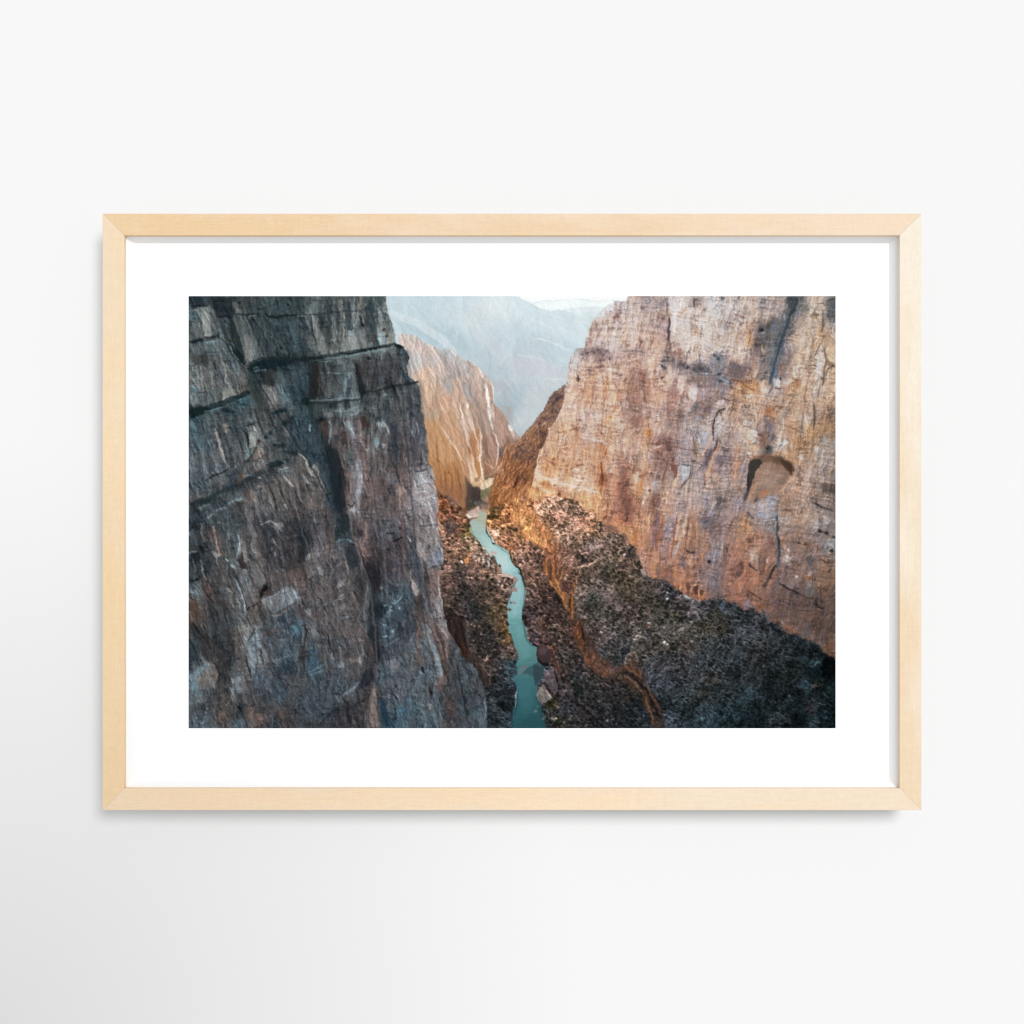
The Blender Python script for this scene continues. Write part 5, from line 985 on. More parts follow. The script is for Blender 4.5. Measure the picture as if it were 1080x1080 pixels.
P e9c9a2 .85 1.4 : 66,48 69,52 69,62 72,70 76,76 78,78 70,82 67,78 67,66 66,56
P c08650 .8 1.3 : 70,56 74,58 76,66 77,72 74,74 71,66
L fff4e2 .9 1.4 : 75,56 77,66 78,76
L f0d6b0 .8 1.2 : 69,64 71,72
D 7d5a38 .8 1.6 : 72,76 73,74 70,75
P d2ab78 .85 1.2 : 66,76 72,79 77,78 74,83 67,82
P b98a66 .8 1.5 : 58,58 62,60 65,70 65,78 62,74 59,66
P 93837c .6 2 : 64,6 69,10 73,16 76,22 77,32 74,26 70,20 66,14
P 8a776d .55 2.5 : 74,4 78,14 80,30 82,44 80,50 78,36 76,20
P ad9484 .7 1.5 : 74,0 82,0 84,14 87,26 88,36 83,34 80,22 77,12
P f5eee8 .9 1.2 : 82,1 85,0 86,10 85,20 83,12
L f0e2d8 .9 1.4 : 86,18 88,26 
L d9c6ba .7 1.2 : 88,0 88,14
P a98672 .8 1.4 : 79,30 86,29 91,31 92,38 93,46 92,56 86,58 80,54
L f1ddce .9 1.4 : 87,29 91,31 93,40 93,48 92,60
L 7a6458 .7 1.5 : 80,34 82,46 86,58
P 8a6a58 .7 1.6 : 78,36 81,40 82,56 79,56
P 9d7052 .8 1.5 : 79,56 86,60 90,61 88,68 80,72
L d9b49a .7 1.2 : 80,58 88,64 91,62
P b29382 .8 1.5 : 88,1 93,3 100,12 103,20 102,32 100,40 95,44 92,34 90,18
P 6a5a58 .8 1.6 : 94,45 99,43 100,46 97,52 94,54
P efe6e0 .85 1.3 : 103,20 107,23 108,27 104,26
P a9a7a8 .7 2 : 95,0 108,2 108,20 103,16
P 5d4f2a .8 1.2 : 79,75 88,71 88,74 80,76
P e3cfae .85 1.8 : 76,80 80,76 89,73 88,80 80,85 75,86
P 78764f .8 2 : 75,87 80,85 88,80 86,86 82,92 76,96
P 80684a .85 1.5 : 77,95 86,90 84,98 78,99
P 59585a .8 1.5 : 69,96 78,98 84,100 80,104 72,100
P a8887c .8 1.2 : 77,95 82,92 84,96 82,98
P 585a34 .8 1.4 : 63,105 68,101 72,101 66,106
P cfb3a5 .85 1.8 : 62,108 66,105 74,102 75,108
D 6f8578 .6 1.5 : 66,97 70,99
P a8846f .6 1.8 : 76,100 84,101 83,108 76,108
L d99a64 .5 1.6 : 104,40 100,46 98,54
L 5f3d2c .7 1.6 : 88,98 91,92 95,88
L 4a3430 .7 1.4 : 99,76 102,72
L 6b442c .6 1.4 : 102,46 104,56
D 7a4d30 .7 1.6 : 104,66 100,80 92,70 96,78
L d0976a .5 1.6 : 94,84 94,98
L d3a888 .6 2 : 92,60 95,68
T 3 1
L d9b48f .6 1.6 : 34,33 32,40 28,46
L e0bda2 .7 1.5 : 36,20 37,30 35,42
L e0bfa6 .7 1.6 : 27,45 25,56 23,66 21,72
P 5a4238 .7 1.6 : 26,26 33,25 34,30 32,40 28,46 26,44 29,34
L c99f7d .6 1.8 : 22,22 34,19 38,16
D 5a464a .7 1.6 : 10,40 6,43 12,36 18,40 20,47 26,43 4,52 8,46 15,48 18,54 26,20 32,15 40,5 44,8 47,4 24,30 30,28
L 40302e .85 2 : 5,72 3,78 1,84
L 5f4030 .7 1.6 : 11,66 7,76
L 6b4a38 .6 1.6 : 22,66 20,76 18,80
P b9845a .6 2 : 10,80 18,82 20,92 12,100 4,92
L e3c2a8 .85 3.4 : 22,69 30,73 42,77 54,81 66,83 78,87 86,88
L e0bda0 .7 2.5 : 20,78 28,84 36,88 42,88
P d9b394 .6 1.6 : 47,33 56,32 56,42 52,36 46,40
L e3c6b0 .7 1.6 : 47,40 48,34 56,33
L dcb79b .5 1.8 : 57,2 57,20 57,38
L 9d7058 .7 1.6 : 41,56 41,66
D 94664a .7 1.8 : 41,55 62,23 
L 8a5f48 .8 1.3 : 63,62 70,60
D 70402a .8 1.2 : 66,56 
L 9a7358 .6 1.2 : 50,67 58,65 66,62
L e3ccba .7 2 : 60,65 67,65
L d8b49a .6 2 : 70,62 71,68 69,72
L cbb3a8 .7 2.5 : 75,22 72,30
L d8c4b8 .7 2 : 70,34 78,35 88,37 94,40
P b07a52 .7 1.8 : 82,40 92,40 90,46 84,46
L 8d5530 .8 1.8 : 93,44 92,52
L 7d4a2c .85 2.4 : 88,58 89,68 88,82
L a8632f .6 1.5 : 86,60 86,66
L b5733a .7 2 : 103,1 100,9
D b5732f .8 1.4 : 98,13
L b98355 .6 1.8 : 94,10 91,22
L 8a6a5c .7 1.5 : 78,1 77,5
L a58f88 .6 2 : 73,18 72,28
L b9a8a4 .5 2 : 67,42 64,52
L 5a3f38 .8 1.6 : 105,78 108,80
L b08a72 .5 2 : 104,44 102,70
P a07a68 .5 2 : 104,48 108,46 108,58 105,56
L 8a6550 .6 1.8 : 96,88 94,102
P d9a878 .6 2 : 70,93 78,99 85,106 78,104 68,97
D 4a3d30 .85 1.7 : 57,97 64,98 52,95 46,90
D 5a463c .8 1.3 : 42,81 12,93 20,98 28,104 8,97 
L dcb090 .5 2 : 48,48 46,62
L d9b090 .5 2 : 58,44 60,56
L 7a5a48 .5 1.4 : 31,46 34,52
T 4 1
P 7a5a4e .6 2.5 : 10,12 18,12 18,20 14,24 10,18
D 8a6a58 .8 1.8 : 29,8 29,12
D b9722f .8 1.8 : 27,27 28,30
L b9834f .5 1.6 : 27,24 28,34
P 87665b .5 3 : 43,2 54,2 54,8 44,8
P 6f5a55 .7 1.8 : 58,6 63,7 63,16 58,20 57,14
P 5d5a5e .8 1.6 : 72,1 76,1 76,8 72,9
P 66575a .6 2 : 80,1 90,1 90,8 82,9
P 8a5f3a .6 1.5 : 74,8 86,8 86,10 74,10
L 2f2a28 .9 1.6 : 96,8 101,6 104,4
P 3a2f2c .85 1.3 : 98,7 101,6 101,16 100,12
L 3f3330 .85 1.5 : 97,8 93,16 92,24 93,36
P bdbcbc .6 2 : 94,14 99,14 103,22 102,26 96,28
L 4a3f3a .85 1.6 : 97,36 95,42 91,48
L 4f4146 .8 2.5 : 90,46 87,54 84,62
P 6b5f66 .75 2.5 : 84,46 90,44 90,54 86,62 82,66 82,56
L cf9a70 .8 1.8 : 98,38 93,50 89,60 86,70 85,80
L 5d4a46 .6 1.6 : 84,70 83,82
L 7d4f30 .7 1.2 : 83,84 88,85
L d0a888 .6 2 : 90,34 84,46 80,54
P 62555a .7 2.5 : 96,52 101,53 102,60 96,60 94,57
P b5bbc1 .4 1.8 : 76,30 84,28 86,35 78,38
L b8c0c6 .4 2 : 60,62 68,60 69,66 62,72
P a8b0b8 .4 2 : 59,62 69,62 69,72 64,78 60,74
L 3d3836 .9 1.5 : 69,57 75,57 
L 3f3a38 .8 1.3 : 61,60 70,62
L 473f3c .8 1.4 : 70,64 68,74 62,80 60,84
L 6b5048 .7 1.2 : 54,44 64,45 73,46
L 5f4a45 .7 1.2 : 71,30 73,40 75,54
L a8703f .6 1.2 : 73,36 75,54
L 87777a .7 1.4 : 56,40 66,41 
L 7d6f70 .7 1.4 : 58,50 70,50
L 8f8382 .7 1.4 : 58,36 68,35
P 644a45 .75 2.5 : 44,34 50,34 51,44 48,50 45,44
P 6f4f45 .7 2 : 38,36 41,33 41,40 36,41
L e0cbb8 .6 1.4 : 33,44 40,42
D 70564c .7 2 : 36,48 40,50 43,56 46,58
P 6b4636 .8 1.6 : 51,62 57,60 56,70 53,78 52,72
P 8d817c .6 2 : 46,66 52,66 53,74 48,76
L 6a4c3e .8 1.4 : 46,62 43,70 41,78
L d0b093 .7 2 : 58,66 55,76 51,86
L 94785f .7 1.2 : 46,83 50,83 
P d3b394 .7 1.8 : 12,70 18,66 20,72 16,80 12,76
P 7d5745 .7 1.8 : 11,63 16,63 22,67 20,70 14,66 11,70
P 7a5446 .6 2.5 : 0,62 6,64 6,80 2,92 0,90
L ba7a45 .7 2 : 22,66 20,80 17,92
L c89468 .6 2 : 24,40 23,60
P d6c2ae .8 1.6 : 24,82 28,82 28,88 26,90
D 4f3c33 .85 1.5 : 28,86
P d6baa0 .7 1.8 : 22,92 25,92 25,98 21,100
P 66473d .7 2.5 : 0,92 8,96 8,106 2,106
P 6f5148 .65 2.5 : 32,90 38,88 38,98 34,104 30,100
L d9b9a0 .7 2 : 46,86 45,100
L c9a892 .6 1.8 : 44,84 40,100 36,106
P 57504f .85 1.8 : 96,92 101,92 101,97 98,103 94,102
L b9a8a0 .5 2 : 74,76 73,96
L a59da0 .5 2 : 85,86 82,104
L c5ad9c .5 2 : 66,82 65,100
P a9abb0 .6 2 : 30,78 38,78 38,84 32,84
T 5 1
L 5d4a40 .8 1.4 : 15,0 17,4
P c2b7ad .6 1.8 : 14,18 20,15 24,18 20,22 14,21
P d0c4b6 .7 2 : 18,24 27,26 28,34 22,36 16,34
L 7d6654 .7 1.2 : 14,22 20,22
P 6f625e .7 1.8 : 30,14 36,13 44,15 44,22 34,18
L 5a4a45 .7 1.4 : 33,12 40,12 46,15
P 6a676f .7 1.6 : 38,18 44,20 42,26 38,30
L 4f5560 .85 1.8 : 43,28 43,36 
P 7d5c48 .7 1.8 : 30,29 34,29 35,38 30,38
L 7d8085 .7 1.3 : 25,34 28,34
L 6a6a6a .7 1.3 : 25,40 28,38
P 9a9a9e .5 1.6 : 24,36 30,36 30,40 25,40
L 63483a .8 1.2 : 44,2 56,3
P 9a5f35 .5 2 : 36,2 42,3 42,10 36,10
L cabdb2 .7 1.8 : 54,8 54,22 50,36
P 9a9490 .6 1.8 : 52,4 58,5 56,14 53,16
P c6bcb0 .7 1.8 : 50,36 56,34 60,38 54,44 46,46
L 504740 .85 2 : 84,4 86,14 84,26
L 6d6054 .6 2 : 85,0 85,10
L 777984 .6 1.8 : 74,8 73,20 74,32
L cdbcab .5 2 : 76,14 78,24
L 8a6a45 .6 1.8 : 84,28 83,48
L c9c2b8 .8 1.4 : 62,37 63,46
P c2b8ae .7 1.6 : 68,52 74,50 75,56 71,56
P b3ada6 .8 1.6 : 86,42 90,42 89,48 86,48
P b5b0a8 .7 1.6 : 93,44 95,46 94,58 90,62 92,52
P a9aaa8 .5 1.8 : 95,30 98,38 98,42 94,40
D e5e6ea .95 1.5 : 20,49
L 444a4f .8 2 : 37,43 40,42
P 3c4248 .8 1.8 : 36,42 42,42 42,48 37,49
P 8f7562 .75 1.4 : 19,58 24,53 32,51 42,51 52,54 60,58 64,62 65,68 62,73 56,82 50,88 42,92 34,92 28,98 22,100 16,96 18,86 19,70
P 3f3026 .92 2.2 : 40,52 54,55 62,60 65,64 64,70 61,70 58,62 50,58 45,57
P 6b5240 .7 3 : 46,56 58,60 62,68 56,74 48,68
P 363533 .95 1.2 : 20,58 25,55 31,56 33,59 29,64 26,69 24,76 22,82 18,85 18,74
L 55514f .7 1.4 : 25,66 22,74
P 3a3a3d .8 1.6 : 17,85 20,83 20,88 16,94 14,95
P 9b7a68 .85 1.5 : 26,70 31,64 34,60 38,66 38,74 32,79 26,78
P 8a6f60 .8 1.6 : 34,60 44,60 48,68 46,76 40,76 38,68
L c3ab98 .8 1.4 : 27,79 34,79 39,75
P b08a6c .85 1.4 : 24,79 28,79 26,87 22,93 18,96 17,94 21,86
P 6d6463 .8 1.8 : 28,82 40,78 40,82 34,86 30,92 27,92
P a8714f .95 1.2 : 29,90 36,85 39,84 38,88 32,94 29,93
P 3a3333 .85 1.4 : 27,90 29,93 30,95 26,99 24,99
P 63605f .7 1.8 : 47,76 54,74 56,78 50,80
P 7f706c .6 2.5 : 50,70 62,70 58,80 48,86 46,80
L c2a286 .8 1.3 : 64,68 60,76 54,84 50,88
L b98a5f .6 1.8 : 44,48 54,50 62,56 66,60
L 7a4f38 .7 1.6 : 28,53 36,51 42,50
P 857d82 .6 2 : 13,58 18,58 17,76 13,78
L c0845a .6 1.8 : 10,54 6,68 2,74
L b98055 .6 2 : 6,42 10,48
L 8a817f .6 2.5 : 14,48 14,60
P 9fa0a5 .4 3 : 28,98 42,94 46,104 30,108
L 6d5848 .6 1.4 : 50,92 48,106
L b99f8a .6 1.4 : 88,75 98,78 106,80
P 48413c .8 1.8 : 92,79 106,80 106,90 94,87 90,84
P 3f3a36 .7 1.4 : 96,76 106,77 106,78
P 82736a .6 1.6 : 84,96 94,96 106,99 106,103 96,102
L 35322f .85 1.6 : 83,98 92,102 104,106
L 6a5c55 .6 1.3 : 80,98 90,98
P b0a69a .5 2 : 76,66 84,64 88,72 80,72
T 0 2
P 22292c .6 2 : 1,12 8,8 8,16 1,18
L 8d9a9c .7 1.3 : 19,6 24,2
L 7c8488 .6 1.3 : 20,6 23,12
L 8a8278 .6 1.3 : 12,10 13,22 16,30
L a37a66 .75 1.8 : 24,14 27,26 29,36 31,43
D ab8068 .8 1.3 : 24,15 25,18 28,30 29,37 31,42
L 95a6ac .7 1.4 : 39,18 41,27
L 97a4aa .75 1.4 : 50,22 51,34 48,46
L 8a969a .6 1.4 : 27,11 32,10
P 7f888a .7 1.5 : 22,40 26,39 30,44 28,46
L a8b3b6 .8 1.6 : 37,46 40,49
P 8a9596 .7 1.5 : 41,52 46,54 47,57 44,56
P 1a1c1d .9 1.8 : 10,34 15,34 16,39 13,41 11,38
L 14191b .9 1.8 : 2,69 7,68 12,65
L 7f8d92 .8 1.2 : 0,41 8,39
P 1f2628 .8 1.8 : 2,40 10,40 12,50 6,48 2,46
L 6f6d6a .6 1.4 : 4,46 6,60
P 33393d .7 2 : 12,44 18,44 22,58 18,58 14,52
L 8a857d .7 1.4 : 12,48 14,60 18,68
P 3a2f2a .85 1.5 : 51,44 53,39 56,50 58,56 52,57 50,52
L 8f7f72 .7 1.3 : 53,37 57,45
L 7f8c90 .6 1.8 : 49,34 51,40
P 656563 .6 1.6 : 60,48 68,49 74,58 76,66 72,76 66,70 61,60
L 302c2a .8 1.2 : 60,46 68,49 73,58 76,64 75,70
L 8a8680 .7 1.3 : 76,66 74,73 70,80
L 403b38 .7 1.3 : 60,50 62,64 68,76
P 1a1311 .9 1.5 : 70,82 73,76 77,71 79,75 77,80 72,86
P 50423c .7 1.5 : 74,80 82,76 82,82 76,85
P 747b7e .45 2.5 : 72,88 84,84 96,76 104,73 107,82 106,90 96,98 86,102 83,98 76,92
P 8a9497 .4 2 : 98,80 106,79 106,88 100,94
P 5b5a59 .6 1.6 : 84,88 92,86 90,94 84,95
L 8f9496 .7 1.4 : 72,88 84,84 98,75
L 332b28 .8 1.4 : 86,101 96,97 107,90
L 9a7f6a .6 1.3 : 82,104 92,102 102,94
P 5d432f .7 1.8 : 2,88 8,89 10,98 8,106 3,104
L 6d4a38 .6 1.5 : 16,68 24,80 30,88
L 2f2622 .8 1.4 : 14,76 20,86 26,92
L 2a2a2a .7 1.4 : 18,68 24,76
P 69625a .6 1.6 : 36,74 44,78 46,84 42,84
L a0948a .7 1.6 : 40,76 44,82
L 97a4ab .7 1.8 : 47,68 52,80 56,92 56,104
L 7c868a .7 1.8 : 55,60 60,76 66,88
L 33312f .8 1.4 : 46,58 50,70 54,82 58,94
P 5a5653 .7 1.5 : 58,78 66,80 70,88 64,94 59,94
L 2f2724 .85 1.6 : 60,95 66,93 71,89
P 2c241f .8 1.5 : 59,94 62,96 58,99
L 332e2b .6 1.2 : 72,90 72,106
L 8d8d8c .6 1.4 : 68,44 66,40 62,30
L 9c9288 .6 1.2 : 83,14 92,10 94,14
L a2a6a8 .7 1.2 : 72,12 82,9 90,13 93,13
P 6d7072 .6 1.4 : 84,14 93,12 92,18 85,18
L b39a8a .7 1.4 : 84,26 88,34
L 9a9590 .7 1.4 : 86,38 86,44
P 2a2d2f .7 2.5 : 72,16 78,16 80,30 82,38 78,34
L 8f989a .6 1.2 : 93,57 95,59
L 2b2624 .5 1.6 : 90,40 94,54
L 77665a .6 1.6 : 100,60 104,70 
T 1 2
P 262a2d .6 3 : 4,20 12,18 14,40 8,50 2,44
L 8a8c90 .65 2 : 16,2 19,12
L 807e80 .6 1.6 : 22,24 26,36 22,44
P 787b80 .7 1.6 : 8,46 12,41 14,40 13,46 9,49
L 93775f .6 1.2 : 15,36 16,46
L 9a6f56 .6 1.4 : 29,36 33,32
L 4a403c .7 1.4 : 34,2 35,14 38,30
P 232b2c .75 2 : 40,16 46,17 46,21 40,21
P 1d2628 .7 2 : 48,2 52,3 52,20 49,18
D 1a2224 .8 1.6 : 50,26 57,32 46,4 41,8
L 7f9198 .7 1.6 : 40,30 44,27 52,27 57,31
P 333a3e .8 2 : 50,34 60,34 62,46 58,56 54,56 50,46
L 9a7a68 .75 1.8 : 69,10 69,22 66,34
L 9b6f55 .6 1.4 : 62,28 66,38 68,46
P 7a706e .6 1.8 : 64,24 68,26 66,33 62,30
P 3c3638 .6 1.6 : 60,16 66,18 64,25 60,26
L 1f2223 .85 1.6 : 90,21 97,21
L 1b1b1c .85 1.7 : 94,30 100,28 107,24
D 1e2223 .8 1.6 : 103,16 91,37 58,49
L 9aa6ac .6 1.2 : 100,6 104,12
L 6e4a3c .6 2.2 : 104,8 106,28 107,60
P 2a2627 .7 2.5 : 68,50 76,50 84,62 82,78 74,76 70,62
P 24282b .85 2 : 69,62 72,74 70,86 74,104 78,106 80,96 76,84
L 8f8784 .85 1.8 : 71,74 69,88 67,98 69,107
L 2a2522 .8 1.6 : 64,40 68,56 71,70
P 4c4a4c .7 2 : 36,58 46,50 48,58 40,68 33,70
L 6f757a .6 1.2 : 34,60 40,54 47,49
L 2c2c2e .7 1.4 : 46,48 50,48
P 7d7673 .7 1.8 : 38,76 45,68 50,64 48,70 42,76
L 8f8681 .6 1.5 : 49,50 52,62
L 87807b .6 1.4 : 58,54 60,60 56,68
P 312f30 .6 1.6 : 62,66 68,70 66,80 62,76
L 94a2a8 .6 1.2 : 40,88 46,82 
L 8e8a88 .6 1.2 : 38,90 48,84
L 7c7876 .5 1.2 : 20,100 32,88
L 443d3a .6 1.2 : 8,60 10,80
L 44403e .6 1.2 : 16,78 22,68 30,62
L 4b4441 .6 1.2 : 20,96 30,86 44,76
P 78797c .6 1.8 : 20,54 25,56 26,64 22,62
P 77777a .5 1.8 : 10,96 16,94 14,104 10,104
P 797b7d .6 1.8 : 44,92 50,90 48,98 44,100
D 8b9296 .7 1.4 : 51,104 84,76
P 22292c .7 2.5 : 76,92 86,90 90,100 84,106 76,104
L 7f98a3 .6 1.4 : 88,104 96,92 106,84
L 6a8a98 .6 1.4 : 92,96 100,90
D 8aa5b0 .7 1.2 : 90,104 94,98 88,93 98,88 102,96
D 1f262a .7 1.6 : 80,96 93,82 90,95 96,93
L 2a2626 .6 1.5 : 80,60 83,72 82,82
T 2 2
P 6f625d .5 2 : 6,4 12,8 14,24 8,22
L 9a8c86 .7 1.5 : 13,12 14,20
P a59a97 .5 2 : 24,2 30,6 32,18 28,20
P 9a8e89 .7 1.6 : 13,30 17,32 21,42 20,50 14,40
L 35383f .6 2 : 6,24 8,36 12,48
L a8a2a0 .7 1.4 : 3,24 6,30
P 7b8089 .7 1.5 : 28,42 33,40 38,42 38,52 30,54 26,52
P 62697a .7 1.3 : 29,41 33,40 37,41 36,43 30,43
L b0a49c .6 1.6 : 32,30 36,36 38,46
L 4a3f3a .85 1.4 : 22,57 28,55 35,53 38,53
L 3a3431 .7 1.6 : 22,50 22,60 24,72
P 77584c .5 2.5 : 25,58 33,56 34,74 28,84 25,74
L a3968f .6 1.6 : 34,58 34,76 37,92 40,104
P 4a4d54 .7 2 : 7,45 16,48 18,62 14,74 10,62
P 9a8e86 .8 1.5 : 6,64 9,68 14,80 12,84 7,76
L 5d4a40 .6 1.4 : 4,70 6,84
P 443c38 .7 2 : 9,84 16,84 18,94 12,100 9,92
L 2b2a2c .6 1.5 : 20,56 19,72 22,82
L 9d9896 .6 1.4 : 28,88 34,98 38,106
L 8a6e5f .6 1.4 : 26,82 28,92
P b9a08c .6 1.5 : 34,11 38,13 39,17 36,19
D c58f66 .85 1.6 : 36,14 37,16
P 4a3f3f .7 1.8 : 38,10 46,9 52,14 50,20 42,20
L 5a4a42 .7 2 : 42,4 48,10 54,16
P d8bfb3 .85 1.8 : 61,3 64,0 73,0 74,3 70,5 64,7
L 4a4038 .8 1.4 : 61,7 66,7 72,5
P a97f5c .6 1.4 : 68,6 74,4 73,6 68,8
P 434a28 .8 1.4 : 60,16 64,15 65,19 62,20
P a89048 .8 1.5 : 60,21 64,20 66,24 62,25
D 4d5228 .7 1.5 : 50,13 54,4 57,23 66,23
D c9b8a4 .85 1.2 : 61,25 70,30 72,31 66,35
D cfa27a .8 1.5 : 53,37 
P b97f50 .9 1.2 : 59,46 63,45 64,50 61,52
P b98252 .8 1.2 : 62,41 66,41 66,44 63,44
D ead2c8 .95 1.4 : 57,49
D b08a70 .7 1.4 : 46,48 40,23 38,27 41,30 66,38 50,42 
D b5a39a .8 1.3 : 82,42 79,50 74,47 83,49 86,43 70,44 76,42 78,45 84,46
D 262b1c .85 1.7 : 44,40 88,46 86,51 82,51 91,55 83,64 88,67 86,78 77,38 85,99 100,104
L c0c9d0 .8 1.4 : 83,49 84,55
P a5826c .8 1.4 : 92,53 96,56 97,60 94,61 91,57
D 2d201c .8 1.6 : 95,53
P 8a6a58 .7 1.5 : 73,58 78,57 82,61 86,60 88,63 80,63
P 85614f .6 2 : 68,56 60,52 66,50 72,54
P 2f2b2c .7 2.5 : 56,66 62,70 66,82 60,82 56,74
P 32302f .6 2.5 : 62,84 70,88 78,104 70,108 64,96
P 2c2c30 .6 2.5 : 64,92 76,96 78,108 66,108
P c2ab9e .9 1.2 : 95,62 101,61 106,63 105,65 98,65
D 1f1614 .8 1.3 : 99,66 104,66 108,68
D d3c0ba .85 1.4 : 100,67 94,69 108,65 93,72 97,74
D 97786a .8 1.8 : 83,91 82,90 97,75 94,84
D 3a2d26 .7 1.5 : 72,82 78,78 92,80 60,62
P 6a4a2c .6 2 : 92,88 98,87 96,92 92,92
P d7c7c2 .9 1.2 : 105,64 108,64 108,67 106,67
D 5a4038 .85 1.3 : 106,90 105,97 103,97
P 2f2624 .9 1.4 : 38,98 42,95 48,96 50,100 60,102 61,108 40,108
L 8a7468 .7 1.3 : 50,100 54,102 62,104
L 6a5a4f .6 1.3 : 40,98 44,95 48,96
P d3b09a .5 1.8 : 86,18 94,18 94,24 88,24
P 3a3020 .8 1.4 : 82,3 96,3 94,5 84,5
D 35301c .7 1.5 : 87,12 99,16 104,2 96,7
D 2c1f1c .9 1.5 : 89,31
D c98f80 .9 1.5 : 88,40 90,41
P b7d2d4 .6 2.5 : 92,44 100,43 104,58 98,60
L 352a20 .75 1.2 : 81,12 82,20 86,26
L 2d2818 .6 1.3 : 105,42 107,50
P c08a58 .5 2 : 82,8 100,6 98,14 84,14
T 3 2
P cf9558 .8 2.5 : 5,6 10,5 16,12 26,24 32,32 26,33 14,25 10,18
L e2b078 .7 1.8 : 7,6 9,12
L d9a060 .7 1.6 : 10,18 18,26 27,32 32,34
P 2f2318 .75 1.6 : 0,16 5,16 5,20 0,20
P d0945a .7 1.6 : 27,26 34,28 34,36 28,32
L c88a50 .8 1.6 : 35,32 37,40 
L a5623a .7 1.6 : 39,34 41,50 40,62
L b06f3a .8 2 : 33,47 33,56 34,64
L 4a332e .8 2 : 37,46 38,58 38,66
L b5733c .8 1.6 : 40,48 40,58 42,66
L c58a50 .85 2.2 : 42,66 45,74 47,80
L b87c48 .8 1.8 : 36,67 40,73 45,80 50,86 53,96
P 5d3f38 .8 1.6 : 48,68 58,66 60,74 55,83 50,80
L b5733c .7 1.5 : 47,80 54,83 
P a66d42 .8 1.5 : 48,84 54,84 55,90 54,97 50,90
L 2d1f1a .9 1.6 : 57,86 57,96
L b06a35 .85 1.8 : 60,78 59,90 59,106
P b06d38 .7 1.5 : 60,70 64,75 61,77
L 2f2622 .8 1.8 : 44,82 48,88 50,94
P 2a2420 .6 2 : 42,80 47,84 48,92 44,92
L b98060 .6 2 : 44,44 47,46
P d8a983 .6 2 : 43,42 48,43 46,47
L 9a8276 .7 2.5 : 64,55 74,54 84,48
L a88a7c .6 1.6 : 74,54 83,49
D 2a2a28 .85 2.4 : 71,47 70,50
P 2f3034 .8 1.6 : 86,10 89,8 89,18 87,21 86,16
P 9d7a60 .7 1.6 : 74,18 82,11 86,12 86,20 78,21
P 5a4640 .7 1.6 : 89,12 104,14 106,21 90,20
L d0a078 .7 1.6 : 84,2 84,9
L cfa480 .6 1.4 : 102,10 104,14
P 9c8278 .6 2 : 40,27 52,23 56,26 46,32
D c5b0a6 .7 1.6 : 54,63 52,66 98,49 88,34
P 83736f .5 2 : 80,32 88,32 86,38 80,38
P 786c6c .5 2 : 82,70 94,70 90,76 84,76
P 2f2e2c .6 3 : 70,92 84,84 92,90 80,104 72,102
P 3a3832 .5 3 : 90,46 106,50 104,62 92,64
P 2d2826 .6 1.8 : 20,34 25,32 26,36 22,40
L a8877c .7 1.8 : 22,40 28,37
P 94766c .6 2 : 8,44 14,46 12,52 8,50
P 332a26 .6 2 : 24,50 30,50 30,60 24,58
P 30281f .6 1.6 : 22,66 26,66 26,72 23,72
L 22241a .85 2.2 : 2,52 7,58 10,66 13,76
D 9a8078 .7 1.6 : 18,88 14,86 22,84 16,80
D 221a1a .8 2 : 17,98 24,96 28,102 15,95 32,90
P a0847c .9 1.3 : 0,64 4,66 4,70 0,72
D 3a2826 .8 1.5 : 1,70
P 9d8078 .85 1.3 : 0,75 4,76 4,79 0,79
D 8a7068 .8 1.5 : 1,90 2,91
P 1b1716 .8 1.4 : 9,104 12,102 13,108 9,108
T 4 2
P 7d5547 .6 2 : 0,0 10,0 8,14 4,8 0,8
L 3f2d28 .8 1.5 : 6,0 6,8 2,9
L e0b890 .7 2 : 29,0 27,14
L 8d5f45 .7 1.4 : 31,0 29,14
P 735a58 .7 1.8 : 33,4 39,3 38,16 36,28 34,34 31,32 32,18
L 9f5f35 .8 2 : 42,2 40,16 37,26 36,36
P 8f8588 .7 2 : 44,6 54,2 54,16 50,26 42,26 42,16
L 5a4640 .8 1.3 : 42,26 50,26
L 8f5530 .8 2 : 56,2 54,16 52,30 50,46
L c5b4ac .8 2 : 59,4 56,18 54,28
L 4a3a34 .8 1.3 : 53,30 57,30
P 9a9090 .7 1.6 : 53,31 57,31 54,44 52,48 51,42
L d3c0b0 .8 2.2 : 65,2 64,14 62,24
L 6d4a3a .7 1.5 : 68,4 66,20 64,36
L 3f2d28 .85 1.5 : 62,36 68,39 73,41 74,38
P b58c6c .6 2 : 64,42 72,43 70,52 65,54
P 62535a .75 2 : 59,44 63,42 63,54 58,56
L c0854f .6 2 : 57,38 55,52 54,64
L c5905a .6 1.8 : 75,6 76,24 74,40
P 5f5f68 .75 2.5 : 80,8 88,5 89,12 84,18 81,14
P 4a4146 .6 1.6 : 90,8 95,6 94,16 90,24 88,20
P 8b8382 .6 3 : 92,30 104,28 102,42 94,50 88,48
P 33302f .85 1.4 : 104,34 106,36 107,41 105,40
D 25201f .85 1.8 : 88,49 
L b98058 .6 1.8 : 88,30 82,42 74,60
P 6a4f50 .6 2.5 : 35,56 42,58 40,64 34,62
P 7a5246 .5 2.5 : 42,56 52,56 52,66 42,66
L c39060 .7 1.5 : 60,70 58,78
L b07a50 .7 1.5 : 64,70 62,80
P 3f3030 .85 1.3 : 65,71 68,70 68,79 66,79
L c5935f .75 1.5 : 69,80 71,74 74,72
P 40302c .9 1.3 : 72,76 75,73 77,76 77,81 72,82
L c38a58 .75 1.5 : 78,88 78,78
P 4a3c3a .85 1.3 : 79,78 82,78 82,84 79,84
L bb7d4a .75 1.5 : 82,86 85,78
